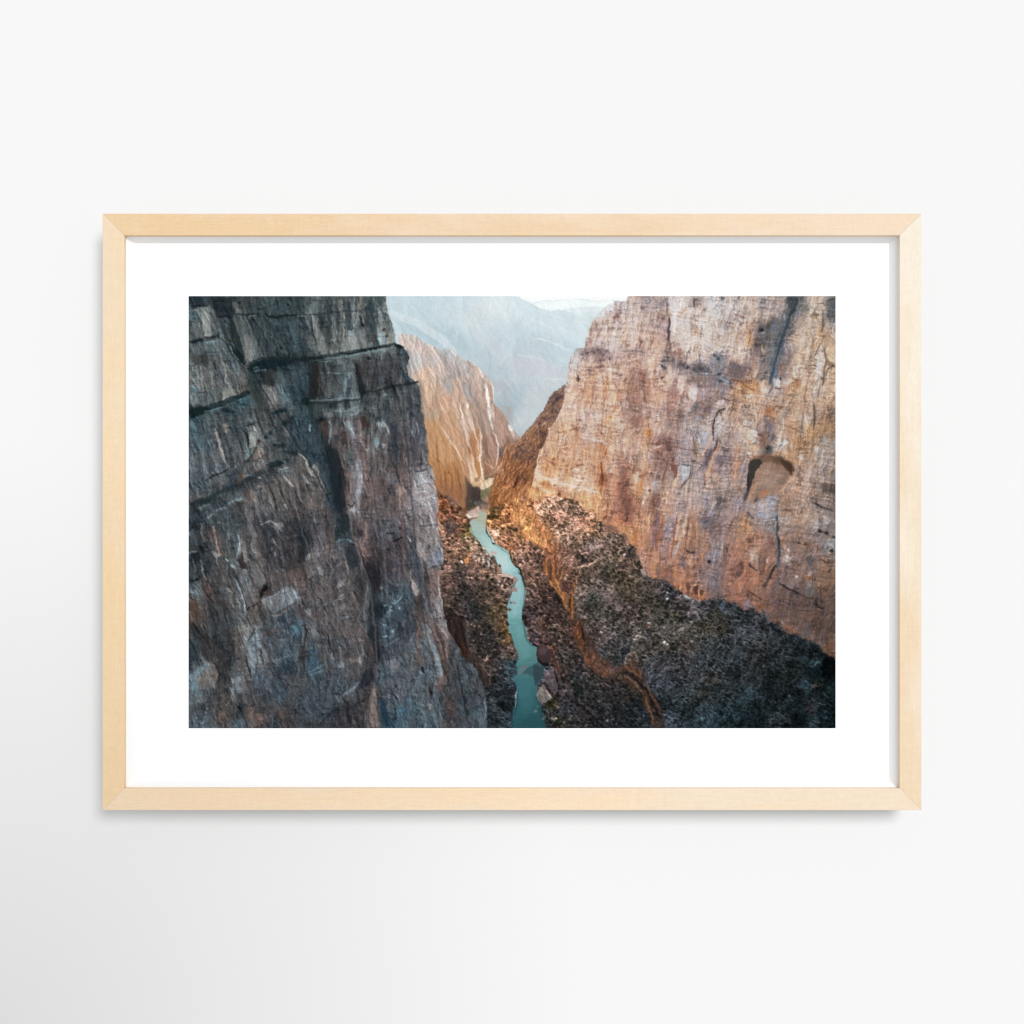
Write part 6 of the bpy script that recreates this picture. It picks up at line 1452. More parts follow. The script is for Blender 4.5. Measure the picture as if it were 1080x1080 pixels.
P 8f5f42 .6 1.6 : 62,80 72,84 84,85 86,88 72,88
L 9a7060 .6 1.6 : 20,60 26,62 34,66
P 2d2b2a .75 2.5 : 6,34 10,32 14,40 18,44 18,48 12,46 4,44
L a59a96 .7 1.3 : 2,44 5,41
D 1d1c1b .85 1.8 : 18,50 8,38 60,81
P 3d3c42 .6 2.5 : 42,68 48,72 54,80 50,84 44,78
D ecebe8 .95 1.4 : 46,87
D aaa39c .8 1.3 : 46,80 60,83 
P 6b6468 .6 2 : 52,80 60,84 62,88 54,86
P 22252a .7 2 : 79,90 84,89 84,93 80,93
P 22272a .7 2 : 90,89 96,90 94,94 90,94
P 5d6878 .7 1.8 : 98,90 104,90 104,97 99,96
P 837a7e .6 3 : 62,99 76,98 78,103 66,106
P 4a4538 .5 3 : 50,99 60,99 58,108 48,108
P 6b6062 .5 2.5 : 6,90 12,90 10,98 6,97
P 24282a .7 2 : 104,90 108,90 108,96 104,95
T 5 2
P 8a8f97 .6 2.5 : 26,0 46,0 46,8 40,6 28,5
L 47424a .8 1.6 : 17,0 21,3 24,7
L 3f4a52 .9 2 : 48,2 48,14 48,26 49,34
L 2d3539 .95 2.2 : 49,24 50,34 50,42 49,50
P 4f5c62 .85 1.6 : 47,30 51,33 51,44 50,54 47,54 47,44
L 2a2826 .95 2.2 : 47,52 43,58 41,65
P 33312f .9 1.6 : 41,60 42,66 39,70 37,74 34,77 33,75 37,68
L 7d8f95 .5 1.4 : 46,4 46,20
D 241f1d .7 1.4 : 70,31 76,32
P 5d4730 .7 1.6 : 75,30 79,30 79,34 76,35
P a8a098 .6 1.8 : 50,9 60,8 62,11 52,11
L b0b0ac .6 1.4 : 50,7 58,6
P a5a09a .55 2.5 : 84,9 90,8 88,20 84,18
L a2a8a8 .7 1.4 : 96,11 102,8
P 9a9489 .6 1.8 : 92,2 100,4 100,12 94,12
P 8d979f .55 2.5 : 96,28 104,26 104,38 98,40 94,34
D 1d2022 .9 1.6 : 91,19 105,25 102,38 97,21
L 35302e .8 1.6 : 91,19 98,21
P 3f3631 .8 1.6 : 16,26 20,26 23,30 20,32
P a89684 .7 2 : 20,38 28,37 30,46 22,48
L 332c2a .85 1.6 : 19,52 24,55 29,58
L 5c4840 .6 1.3 : 29,58 36,62 40,64
P 3a2c26 .75 2 : 10,50 14,48 15,56 11,58
P 3f3632 .6 2.5 : 8,58 14,58 12,64 6,64
L cfc5ba .6 1.8 : 38,46 38,50
P c5bdb4 .5 2 : 55,44 59,42 60,52 56,52
D d9d6d2 .8 1.2 : 59,38 58,44 67,64 61,46
P 45454a .75 2 : 76,46 82,42 84,46 82,56 78,52
L 3f3c3f .8 1.3 : 80,40 83,36
P 5a5253 .5 2.5 : 80,52 85,56 84,64 80,60
L 3a302c .8 1.4 : 90,46 97,50 104,51
P c0b0a0 .6 1.5 : 79,60 83,60 83,63 79,63
P 7b4f34 .6 1.8 : 78,64 84,64 82,68 78,67
L 2c2624 .9 2 : 49,71 56,75 64,79 72,83
L 433832 .8 1.5 : 70,82 78,85 86,87
L 6a5f5d .5 2 : 46,67 56,71 66,74
P 35302f .7 2 : 17,80 21,80 21,85 17,85
L 4a3626 .7 1.8 : 18,78 24,82 34,88
P 57606a .5 2 : 80,70 84,68 84,80 80,82
P 7f7a7c .5 2 : 14,88 20,87 22,94 14,93
P 8a5c40 .5 1.8 : 22,88 30,92 28,97 24,94
P 1a1f22 .9 1.6 : 0,90 3,92 2,95 0,95
L 1c1816 .9 1.5 : 88,95 93,96
L 2b2522 .7 2 : 86,86 88,94
P 56616a .5 2.5 : 30,97 38,97 40,106 32,106
P 6a4030 .5 1.6 : 69,85 74,85 72,91 69,90
T 0 3
L 1f1c1a .8 1.6 : 4,2 9,10 14,16 20,24
L 6a6560 .6 1.4 : 12,4 18,14
L 231f1d .7 1.6 : 15,6 19,18 22,28
P 7a7b74 .6 2 : 50,8 57,4 64,4 62,14 58,20 54,12
L 8a7f74 .7 1.4 : 46,8 50,14 54,24 52,30
L 3b302c .8 1.4 : 48,8 52,18 55,26
L 393633 .8 1.4 : 66,8 62,16 59,21
P 7d8a90 .7 2 : 54,12 57,16 60,22 57,24
P 727e85 .75 2 : 62,18 67,12 70,18 68,32 66,46 63,54 61,40 60,30
L 2a2725 .85 1.4 : 57,36 58,44 61,52 62,58
L 2f2b2a .8 1.3 : 73,28 72,36 70,36
L 2f2b2a .8 1.3 : 72,36 75,44
L 403b39 .7 1.3 : 73,18 76,26 80,36 82,48 85,54
P 707376 .5 2 : 74,26 79,32 80,42 76,42
P 6f8087 .75 1.5 : 1,54 8,50 15,44 20,41 18,48 10,54 4,58
P 5d757f .7 1.8 : 1,58 6,56 8,66 4,72 1,68
P 6b655e .6 2 : 10,54 20,48 24,54 20,64 10,66
P 77685c .7 1.5 : 21,42 25,45 29,54 28,60 25,66 24,54
L 8a857d .6 1.4 : 24,60 25,66
L 24201e .6 1.5 : 22,40 28,46 31,54 29,62
P 7e8689 .75 1.6 : 47,60 52,54 54,55 50,62
L 8c9498 .7 1.6 : 43,58 44,63
P 757d81 .7 1.8 : 48,64 53,66 53,72 48,72
L 9a8c7d .6 1.3 : 43,70 43,78
L 8a7058 .7 1.4 : 36,86 42,80
P 6f5b4a .6 1.6 : 30,92 36,90 37,95 32,98
L 4a382c .6 1.4 : 30,96 34,102
D 181c1e .8 1.8 : 52,89 50,87
L 3c5a66 .6 1.4 : 90,78 98,74
P 3c464d .5 2 : 84,66 90,66 90,80 84,76
L 6e7f86 .5 1.4 : 84,40 92,38 104,34
L 728288 .5 1.4 : 90,20 100,18
L 6a3f2e .4 2 : 76,14 88,10
L 2f2b2a .7 1.5 : 101,5 105,1
P 4f6f7b .6 2 : 103,6 108,5 108,14 104,14
P 2f3a42 .5 2.5 : 90,46 102,42 106,46 96,52 86,56
L 2a2422 .6 1.4 : 85,54 90,58 98,60
L 3f5864 .6 1.4 : 90,60 86,70 90,84
P 66503f .5 2 : 82,76 86,84 90,92 86,90
P 7a6052 .5 2 : 66,92 72,94 72,102 66,104
P 56666d .5 2.5 : 44,100 54,98 56,106 44,107
P 7d9298 .5 1.6 : 11,102 14,101 14,104 11,104
P 2f3234 .6 2 : 70,86 76,86 76,94 70,92
L 5e7078 .5 1.4 : 84,96 84,106
T 1 3
L 30271f .75 1.5 : 6,4 10,10 8,20 6,30
P 7d8084 .55 2 : 14,8 18,8 20,14 16,16
P 46606d .6 2.5 : 1,0 5,2 2,14 0,14
L 2a2524 .8 1.5 : 31,14 33,24 36,32 38,38
L 4a3026 .7 1.5 : 31,36 32,50 30,58
L 2d2522 .6 1.4 : 24,6 28,20
P 3d5360 .6 2.5 : 12,30 18,28 22,44 16,54 10,52
L 5f8898 .7 1.4 : 12,52 20,48 28,44
L 5f8898 .6 1.2 : 14,54 26,50
P 6d757a .6 2 : 34,32 38,40 38,46 34,40
P 807d7c .6 1.6 : 40,44 46,42 48,47 42,48
P 8a827b .65 1.6 : 60,40 65,32 67,34 64,44
D 8f877c .7 1.5 : 54,39 57,40
P 3a3536 .6 2 : 46,34 52,32 52,37 48,38
L 9a9a9a .6 2 : 68,2 69,12
L 7d5a48 .6 1.8 : 64,8 70,20 74,30 72,42
P 6d7a82 .5 2 : 46,74 56,66 62,60 60,66 52,74
L 788a92 .6 1.3 : 46,76 55,69 62,62
L 1f1c1b .9 1.6 : 37,73 41,73 44,75
L 2a2625 .8 1.6 : 45,78 50,82 51,90 53,102
L 262729 .8 1.8 : 22,106 28,98 36,91 40,88
L 262626 .6 2 : 52,88 62,82 70,78
P 24262a .6 2.5 : 66,52 74,48 78,56 72,64 62,70
P 74655c .75 1.8 : 76,68 79,70 79,82 80,96 84,106 74,106 73,94 74,82
L 8a7468 .7 1.4 : 77,68 77,80 75,88
P 203440 .75 2.5 : 82,76 88,82 92,96 96,106 88,106 84,94
P 24282c .8 2 : 72,4 80,6 82,20 84,36 80,44 76,30 74,14
L 7f99a5 .75 1.4 : 85,4 90,6
L 8fa9b5 .75 1.4 : 86,17 91,15
L 7a929e .7 1.4 : 94,12 98,9
L 6f8894 .5 1.2 : 88,26 98,20 108,14
P 6f7277 .6 2 : 90,42 96,38 102,40 100,48 92,48
P 35414a .5 2 : 96,52 104,52 102,58 96,57
L 221c1b .85 1.5 : 94,73 98,76 101,79
L 447084 .7 1.4 : 98,91 108,89
P 3d5c6a .5 2 : 102,84 108,84 108,94 100,94
L 2d2624 .6 1.5 : 103,2 106,10 106,18
L 2f2c2d .6 1.4 : 86,66 90,80
T 2 3
P 3b4045 .7 2 : 0,2 9,0 10,14 5,22 0,22
L 7d898e .6 2 : 5,22 10,12 
P 70777b .6 2 : 17,2 22,4 26,14 30,26 33,36 31,38 26,26 20,14
P 768790 .65 2 : 27,24 31,26 34,38 38,52 36,56 32,44
L 6d4a3c .7 1.6 : 12,4 15,14 12,26 13,44
P 5f3f33 .6 2 : 29,2 32,6 33,14 30,10
P 867e7a .7 1.6 : 34,0 41,0 43,8 45,16 42,20 38,12
L 4a3830 .7 1.6 : 22,2 28,12 33,26 37,44 40,60
P 6a5248 .6 2 : 34,18 42,18 44,34 44,44 38,40 35,28
L 8a6f62 .6 1.5 : 41,22 42,36
L 3a2d28 .7 1.8 : 36,42 42,56 46,70
P 2d2523 .8 1.5 : 42,2 58,0 62,4 62,14 66,26 72,34 72,42 66,44 61,40 56,30 50,20 46,12
P 46241a .6 1.8 : 56,22 60,28 61,38 58,36 55,28
P 574e4d .7 1.5 : 59,2 63,2 66,14 66,24 62,26 60,14
P 6b5b54 .7 1.5 : 62,27 67,27 70,32 66,34
L 7f6c62 .7 1.2 : 66,27 72,34 
P 433a38 .8 1.5 : 62,34 70,33 73,38 71,44 66,44 61,40
P 4a5054 .8 1.4 : 61,43 68,44 71,50 70,54 64,54 60,50
L 2b2a2a .7 1.2 : 60,46 63,53 70,54
L 23282b .8 1.5 : 52,44 55,60 59,80 63,96
L 343738 .6 1.5 : 47,30 52,46 54,60
L 6d7a7f .6 1.6 : 55,62 62,58
L 2c3032 .7 1.3 : 55,60 62,59 63,66 68,82
L 5d666b .5 1.6 : 62,56 64,68
L 3a3d3e .6 1.3 : 64,66 74,64
D 201c1a .85 1.2 : 74,75
L 7b8487 .6 1.3 : 80,80 81,90 80,98
P 52636b .5 2 : 66,90 78,88 80,98 76,104 68,98
L 34393b .6 1.3 : 64,90 72,86 80,84
P 1a2226 .85 1.6 : 16,47 19,46 19,52 17,53
L 8a9aa0 .7 1.4 : 16,52 18,54
P 2a1f1e .85 1.6 : 24,66 27,68 28,74 26,73
P 9a9690 .7 1.4 : 23,82 26,84 26,89 24,90
P 4a3a34 .6 2 : 24,62 28,66 26,70
P 6d5044 .55 2 : 33,58 38,58 39,70 35,72
L 3a2c28 .7 1.4 : 43,80 46,78 46,74
L 8d97a0 .6 1.4 : 35,48 37,56
P 41525c .5 3 : 0,80 6,82 4,98 0,100
P 5c4a42 .5 2.5 : 42,80 50,82 50,96 42,94
L 2b3034 .6 1.8 : 34,78 40,92 46,106
P 342c2a .8 1.5 : 72,44 78,50 82,56 86,64 82,68 77,60 73,50
L 7d6c60 .7 1.3 : 73,43 78,46 82,52 86,56
L 7a6a60 .6 1.2 : 84,58 86,62
P 20262a .7 2 : 82,66 90,66 96,74 90,80 83,76
P 4a5358 .8 1.4 : 83,76 87,75 92,78 92,84 88,86 84,82
P 343d42 .8 1.5 : 86,87 94,87 102,94 104,102 96,100 88,94
P 141a1d .8 1.8 : 94,82 104,82 107,88 102,92 96,88
P 2a4450 .7 1.6 : 106,96 108,92 108,108 105,104
P 44586a .5 2.5 : 98,40 102,40 104,56 108,66 104,68 100,54
D b59080 .8 1.3 : 63,5 66,5 69,6 82,38 80,40 
D 8d7a74 .7 1.4 : 76,14 68,21 84,55 95,48 90,50 100,58 84,24 
P 7d5a38 .6 2 : 96,2 101,2 102,8 97,8
P 94662f .7 1.5 : 101,16 104,18 104,24 101,23
D 5d5228 .7 1.6 : 98,6 102,38 101,13 
D 1d1c1c .8 2 : 70,14 76,22 86,12 92,24 80,10 74,30 84,32 90,34 97,26 95,14
P 8d7570 .6 1.8 : 102,26 108,25 108,30 103,30
D 1a1c20 .8 1.6 : 107,33 103,4
T 3 3
P 2d201f .8 1.6 : 10,0 18,0 17,5 12,7
P 4a3a3f .7 1.5 : 12,1 17,1 17,5 13,5
D 8c7068 .8 1.6 : 15,18 22,10 26,4
D 9d8a80 .7 1.3 : 16,17 24,12 19,7
P 403438 .85 1.5 : 20,20 23,20 24,24 21,26 19,24
P 34292a .7 1.8 : 14,8 20,10 22,15 17,15
P 47393a .95 1.3 : 24,30 26,26 30,25 34,27 38,32 38,39 36,44 30,43 25,40
P 57484b .8 2 : 25,30 30,27 35,30 32,36 27,36
P 1a1414 .9 1.3 : 24,38 30,42 36,43 35,46 29,45 24,41
L 7d6560 .6 1.2 : 26,27 31,25 36,29
P 3f5c63 .85 2 : 6,54 14,48 24,42 34,46 30,56 26,64 22,66 21,56 14,54
P 37434c .75 2 : 20,44 32,48 28,58 23,65 21,56
P 6a8084 .8 1.5 : 6,48 12,46 14,48 9,54 6,55
L 9a6a5f .7 1.4 : 9,47 14,46
L 5f4238 .7 2.2 : 33,24 38,30 40,40 44,48
P 5d5358 .8 1.4 : 31,54 36,46 40,50 42,58 45,70 42,74 36,66 31,58
P 6d6068 .6 1.6 : 34,50 39,50 42,60 40,64 35,58
P 3f2f2a .7 1.4 : 31,60 36,66 42,76 40,76 34,70
L 221a18 .8 1.4 : 42,48 44,60 46,70
P 77716f .9 1.2 : 24,72 28,66 31,64 34,70 38,76 40,77 34,81 29,84 25,80
L c3a593 .9 1.6 : 33,70 36,75 39,77
L 9a9490 .8 1.6 : 27,66 30,72 32,80
P 5c4b42 .7 1.4 : 25,74 28,76 30,84 26,82
P 2a2f14 .9 1.5 : 32,84 36,80 42,77 44,78 38,83 33,86
P 4a4020 .7 1.8 : 34,84 42,80 44,86 38,90
D 8a8078 .8 1.3 : 25,86 23,91 29,98 45,87 57,99
P 857770 .9 1.3 : 38,95 41,94 45,98 42,101 39,99
P 2a2a2b .7 1.6 : 36,96 38,102 36,106
P 1a2214 .7 1.8 : 42,100 48,98 50,104 42,106
P 24282c .8 1.6 : 28,86 34,87 32,94 28,92
P 1c2024 .7 2 : 31,96 37,98 38,107 33,107
P 5d5450 .6 1.6 : 46,28 50,28 54,38 52,46 49,40
P 1d211a .75 1.6 : 46,32 50,36 50,44 47,42
L 4a2c20 .7 2.5 : 36,28 42,40 46,50 50,58
L 6d5a50 .5 2 : 50,44 54,54
P 1e2422 .75 2 : 60,62 68,62 70,72 64,76 58,72
P 1f2425 .6 2 : 66,42 72,50 74,56 68,54
P 4e4648 .7 1.6 : 51,70 57,67 62,70 60,76 53,76
L 54484a .6 1.8 : 46,70 50,78 60,84 68,90 76,98
L 1d1b1c .8 2.2 : 58,80 68,86 76,92 84,100 90,107
L 4a4448 .6 1.8 : 66,82 76,88 86,98
L 60504f .5 1.4 : 62,60 70,66 76,76
P 96552f .5 2.4 : 61,6 64,5 67,12 70,20 72,26 68,24 64,16
L 2a1a16 .85 2 : 68,4 70,14 72,22
P 7a4a33 .6 2.5 : 66,24 74,32 82,46 90,56 84,54 74,44
L 8a5a3f .5 2.2 : 66,24 72,36 78,44
P 845c48 .6 2.5 : 76,26 86,36 88,46 82,42 76,34
L 4f3026 .6 1.8 : 82,24 84,36 92,46
P 7d5a42 .6 1.4 : 80,36 84,38 83,42 80,40
P 8a5a3f .5 2 : 86,46 92,46 98,52 94,58 86,54
P 7d5f55 .5 2 : 96,46 103,46 102,54 98,56
P 3c3f46 .7 2 : 84,28 90,26 96,34 94,40 88,36
L 8d807c .6 1.3 : 98,14 104,22
D a29a98 .6 1.2 : 92,6 98,4 104,6 98,18 84,6 88,12 102,14 
P 2a2d30 .7 2 : 96,38 106,34 108,44 102,46
P 7c6a64 .5 1.4 : 72,4 76,10 74,14
D 8a8880 .6 1.4 : 100,99 94,100 86,80 
T 4 3
P 8a7d7a .9 1.3 : 12,18 15,15 18,14 20,17 17,20 13,20
L c0b4ae .7 1.3 : 14,16 18,14
P 7a727a .85 1.3 : 23,17 26,13 29,13 30,16 27,18 24,19
P 6d554c .8 1.5 : 24,4 27,2 30,4 29,8 25,8
P 584a48 .7 1.3 : 15,2 18,1 18,6 15,7
D c0a89c .9 1.3 : 19,12 28,3 
P cfc4ba .95 1.1 : 41,21 43,21 48,23 46,25 43,24
P 57484a .8 1.5 : 62,24 66,20 69,24 68,30 63,31
L 82766f .6 2 : 52,12 62,8 70,5
P 7c7478 .6 1.5 : 67,0 74,0 72,2 68,2
P 4a4538 .5 3 : 72,4 90,4 86,10 74,10
D 9a8d8a .7 1.2 : 53,13 43,7 76,16 71,21 82,13 60,57 
D 7a6a66 .7 1.4 : 75,16 
P 1e2226 .85 2 : 0,34 8,26 10,32 4,40 0,44
P 22252a .7 2 : 0,28 8,28 6,34 0,36
P 70605a .75 1.5 : 4,38 8,32 17,30 14,38 10,42 5,42
L 9a6a48 .7 1.5 : 9,42 10,46
L 7d5238 .8 1.8 : 2,45 6,48 14,52 18,56
L 21191a .9 1.8 : 1,50 8,54 14,59 20,64 24,68
L 7d5c4a .7 2.2 : 2,54 10,60 18,66 22,74
L 8a5c40 .7 1.6 : 18,48 20,58
L 7f5535 .8 2.2 : 24,76 26,84 30,94 33,104
L 1f1615 .85 1.8 : 24,66 28,76 33,86 37,94 40,98
L 7a4f38 .6 1.6 : 26,66 32,78 40,90
P 3a2420 .7 1.5 : 40,90 46,89 42,94 40,98
P 28303a .5 3 : 20,86 26,90 30,104 24,106
P 1a2022 .8 3 : 34,76 48,78 52,84 46,90 40,88
P 33393d .7 2 : 36,74 44,74 50,82 46,86 38,82
P 46525c .5 2.5 : 32,66 40,68 46,70 40,73
P 434c55 .6 2.5 : 44,92 54,90 60,96 56,104 44,104
P 4e5560 .6 1.8 : 62,64 66,65 66,68 62,68
P 4b4144 .6 1.6 : 58,55 62,56 62,59 58,58
P 51493f .4 3 : 80,56 100,50 104,62 86,66
D 6a6e74 .6 1.4 : 76,88 94,92 36,66 58,46 
P 23292b .5 4 : 56,94 72,86 80,94 68,106
T 5 3
P 5a4a40 .5 2 : 44,0 60,6 72,14 84,20 80,22 66,14 52,8
L 8a5c40 .6 2 : 54,4 62,9 70,13
L 7a5444 .6 1.6 : 76,16 84,19
D b5a090 .7 1.1 : 53,2 
P 4a5560 .6 2 : 36,0 44,2 46,10 40,10
P 1f2528 .7 2 : 44,8 50,8 54,14 50,18 46,13
P 2a2725 .6 2 : 28,0 36,4 38,10 30,8
P 5d5a5a .7 1.6 : 88,22 93,20 96,25 92,28 88,26
P 0b1012 .92 2.5 : 93,40 102,36 107,40 107,58 100,60 92,56
P 22282a .6 3 : 62,20 90,24 96,34 84,40 66,30
P 5d5552 .8 1.3 : 82,64 92,63 93,66 83,67
P 171c1e .8 1.5 : 83,67 93,67 94,71 84,71
P 3f525c .6 2 : 76,60 82,64 82,72 78,74
L 4a5c66 .6 1.5 : 94,72 100,78
P 333338 .85 1.5 : 76,82 82,78 86,86 86,94 80,96 76,90
L 4f5c64 .6 1.4 : 82,78 88,82 96,84
P 2f373c .9 1.3 : 40,95 48,92 50,90 56,96 62,98 61,103 52,104 42,102
L 4d585e .7 1.2 : 39,96 48,92 56,97
P 15191b .8 1.4 : 42,102 52,104 62,103 60,107 44,106
P 3b484e .85 1.3 : 78,104 82,99 88,100 88,106 80,107
P 3a4448 .8 1.3 : 45,106 50,104 54,107 46,108
P 10171a .7 2.5 : 62,94 74,92 76,104 66,107
L 4a5a62 .7 1.4 : 60,78 64,81
D 5d6a70 .6 1.3 : 46,82 50,88 60,76 82,46 34,46
P 4a5c64 .5 2 : 80,42 88,38 92,42 84,46
P 44565f .5 2.5 : 16,70 24,70 24,78 18,79
P 10181c .6 2 : 68,68 76,72 74,84 68,80
P 0f1518 .7 2 : 102,82 107,80 107,104 103,100
===TEXTURE===
T 2 3
L 23272a .6 1.3 : 52,44 55,60 59,80 63,96
T 5 0
L 3a4650 .55 2.6 : 68,2 66,10 62,18 58,28 53,42 50,52 46,66 43,78 40,88
T 4 0
D 434549 .6 1.7 : 42,64 47,62 52,64 62,69 67,71 73,74 79,73 84,75 90,76
L 6f6d72 .5 1.6 : 72,79 84,79 98,80 108,84
L 4d474d .5 1.8 : 48,20 48,30 47,44
S .3149 200 312
L 1c2426 .45 4 : 0,150 50,148 95,138
L 1c2629 .6 6 : 0,392 50,375 110,360 150,342 200,325
L 1d2629 .6 7 : 195,232 240,215 300,215 360,212
L 1f2628 .6 4 : 360,210 430,206 520,192 600,178 690,160
L 7a878b .3 3 : 400,218 470,210 540,198 620,186 690,172
L 1f2527 .6 3.5 : 400,356 480,356 572,346
L 727d82 .35 2.5 : 402,349 480,349 570,337
L 20282b .5 5 : 0,700 70,675 140,640 220,600 290,565 335,548
P 1c2427 .5 6 : 455,480 490,560 505,640 515,724 490,724 475,600
L 1d2122 .55 3.5 : 575,325 640,312 700,300 765,288
L 23292c .5 3 : 560,225 572,290 575,340
L 24292b .5 3.5 : 400,215 405,280 402,340
L 2a3134 .5 3 : 190,60 220,130 250,205
L 2a3134 .45 3 : 100,80 130,150 165,200
S .3149 200 540
P 24292c .45 8 : 590,180 620,240 630,330 618,440 604,440 602,300
L 24282a .5 4 : 230,270 245,250 260,240
L 8a8580 .5 3 : 592,230 600,290 592,330
T 2 2
P c0d4d2 .35 5 : 78,22 84,28 92,38 102,46 106,56 96,54 86,42 76,28
L 5f7a70 .5 1.6 : 66,14 68,22 74,30
L 4f6a66 .4 1.6 : 83,20 88,31 96,36 103,41 105,48
T 3 2
P a9cdd0 .3 5 : 1,62 7,68 8,84 5,100 0,106 -2,80
L 39585c .45 1.8 : 4,58 10,66 12,76 12,84 9,98
T 3 3
P 7fb0b2 .3 6 : 2,2 8,8 16,24 18,36 8,40 4,22
L 2f4d52 .5 2 : 9,2 12,10 13,18 19,26
P 4f8488 .3 6 : 6,60 16,62 20,76 18,90 8,86
L 22434a .5 2.2 : 23,76 26,86 28,96 31,106
L 1f3b42 .45 2 : 4,72 4,86 1,96
T 5 1
P 937864 .6 2 : 19,58 24,53 32,51 42,51 52,54 60,58 64,62 65,68 62,73 56,82 50,88 42,92 34,92 28,96 24,94 20,88 20,70
P b09a88 .45 5 : 34,66 46,66 52,72 44,84 34,84 28,80
P 5a4638 .75 4 : 22,56 27,53 34,51 44,51 54,53 62,58 66,66 62,70 57,64 50,60 42,58 34,58 28,59
P 35271f .75 3 : 50,54 60,58 65,65 63,72 59,67 53,61
P 2b2d2e .92 1.4 : 19,60 23,56 30,55 33,58 29,64 26,69 24,76 22,83 17,88 18,74
P 4a4645 .6 2 : 17,85 20,84 18,94 13,99 14,92
L c2a58c .4 1.6 : 65,68 61,76 55,84 48,90
P b07a58 .7 1.6 : 29,90 36,85 39,84 38,88 32,94
P 6d5a50 .5 2 : 46,76 54,73 56,78 50,80
S .6313 199 312
P 23292b .40 7 : 205,110 212,110 214,200 240,250 256,330 268,400 296,480 306,560 310,640 300,640 290,560 276,480 250,400 238,330 222,250 204,200
L 1d2325 .5 2.2 : 98,105 120,150 160,215 205,285 238,345
L 8f8b88 .30 2.5 : 262,330 274,400 302,480 312,560 316,640
L 2a2d2f .40 1.8 : 300,180 306,300 320,420 332,560 340,700
L 2a2d2f .40 1.8 : 360,210 372,330 380,430 396,560 430,700
L 2c2d2e .38 1.8 : 390,470 415,560 450,660 470,720
L 2a2e30 .40 1.6 : 130,330 150,430 165,520 175,640
L 2a2e30 .38 1.6 : 60,400 72,480 110,560 120,680
L 2a2e30 .38 1.6 : 170,340 196,430 212,520 230,640
L 8a8784 .26 2 : 306,190 312,300 326,420 338,560
L 8a8784 .26 2 : 366,230 378,330 386,430 404,560
L 84827f .24 2 : 136,330 156,430 172,520
L 84827f .24 2 : 176,345 202,430 219,520
L 2b3032 .40 1.6 : 30,250 42,330 50,420
L 2b3032 .38 1.6 : 90,200 100,250 112,300
L 303436 .35 1.5 : 250,20 256,60 250,100
L 303436 .35 1.5 : 290,15 296,60 300,95
L 2f3335 .30 1.4 : 0,235 60,222 120,205
L 2f3335 .30 1.4 : 40,470 110,440 180,420
L 2f3335 .30 1.4 : 120,560 200,520 270,500
L 2f3335 .28 1.4 : 300,460 350,450 400,448
L 2f3335 .28 1.4 : 20,620 90,580 160,570
L 7b6258 .40 1.6 : 735,185 800,190 870,200
L 7b6258 .40 1.6 : 880,172 940,178 1000,190
L 80685c .38 1.6 : 640,118 690,120 735,114
L 80685c .36 1.6 : 632,152 690,158 740,156
L 7b6258 .36 1.6 : 800,250 860,255 930,262
L 6d5a50 .36 1.6 : 960,380 1020,388 1078,402
L 5d4c44 .38 1.6 : 890,490 980,520 1078,560
L 7b6258 .34 1.6 : 690,330 760,340 830,356
L 7b6258 .32 1.6 : 590,240 650,248 700,244
L 6d564a .36 1.6 : 760,150 770,230 762,300
L 6d564a .34 1.6 : 690,100 694,180 684,260
L 6d564a .34 1.6 : 850,210 842,290 826,370
L 6d564a .34 1.6 : 920,120 905,200 900,260
L 5d4c44 .36 1.6 : 1040,90 1026,200 1015,300
L 6d564a .34 1.6 : 790,400 786,450 780,490
L 6d564a .30 1.6 : 650,130 648,220 640,300
L d3b8a2 .28 1.8 : 755,150 764,230 757,300
L d3b8a2 .28 1.8 : 844,210 836,290 820,370
L d0b49c .25 1.8 : 1032,90 1019,200 1008,300
T 3 3
P 3d3033 .9 1.6 : 24,30 26,26 30,25 34,27 38,32 38,39 36,44 30,43 25,40
P 5a4a4e .7 2.2 : 25,30 30,26 35,29 32,34 27,34
P 1d1718 .8 1.4 : 24,38 30,42 36,43 35,46 29,45 24,41
P 7d7674 .6 1.4 : 24,72 28,66 31,64 34,70 38,76 34,81 29,84 25,80
L c0a692 .7 1.5 : 33,70 36,75 39,77
P 5c5258 .5 2 : 31,54 36,46 40,50 42,58 45,70 42,74 36,66 31,58
T 2 2
P b9a294 .75 1.4 : 95,62 101,61 106,63 105,65 98,65
D 231a18 .7 1.4 : 99,66 104,67 95,54
P b98252 .7 1.2 : 59,46 63,45 64,50 61,52
D e2ccc2 .8 1.3 : 57,49
D b5a39a .6 1.3 : 82,42 79,50 74,47 83,49 86,43 76,42 70,31 66,28
P a08070 .6 1.5 : 92,53 96,56 97,60 94,61 91,57
T 3 2
P 9a7f78 .8 1.3 : 0,64 4,66 4,70 0,72
P 987b74 .75 1.3 : 0,75 4,76 4,79 0,79
D 221a1a .5 1.8 : 17,98 24,96 28,102 15,95 
'''
import bpy, bmesh

scene = bpy.context.scene
coll = scene.collection

# ---------------------------------------------------------------- measures (metres)
D = 1.20                       # lens to the front of the frame
PX = 0.95 / 1080               # one picture unit at the front of the frame
FRONT = -0.040                 # front of the frame; the wall is the plane y = 0
LIP, DEEP = 0.0060, 0.0130     # wooden lip, then depth of the paper behind the frame's front
def fx(u, depth=0.0): return (u - 540.0) * PX * (D + depth) / D
def fz(v, depth=0.0): return (539.8 - v) * PX * (D + depth) / D

# ---------------------------------------------------------------- materials
def mat(name):
    m = bpy.data.materials.new(name); m.use_nodes = True
    nt = m.node_tree
    return m, nt, nt.nodes['Principled BSDF']

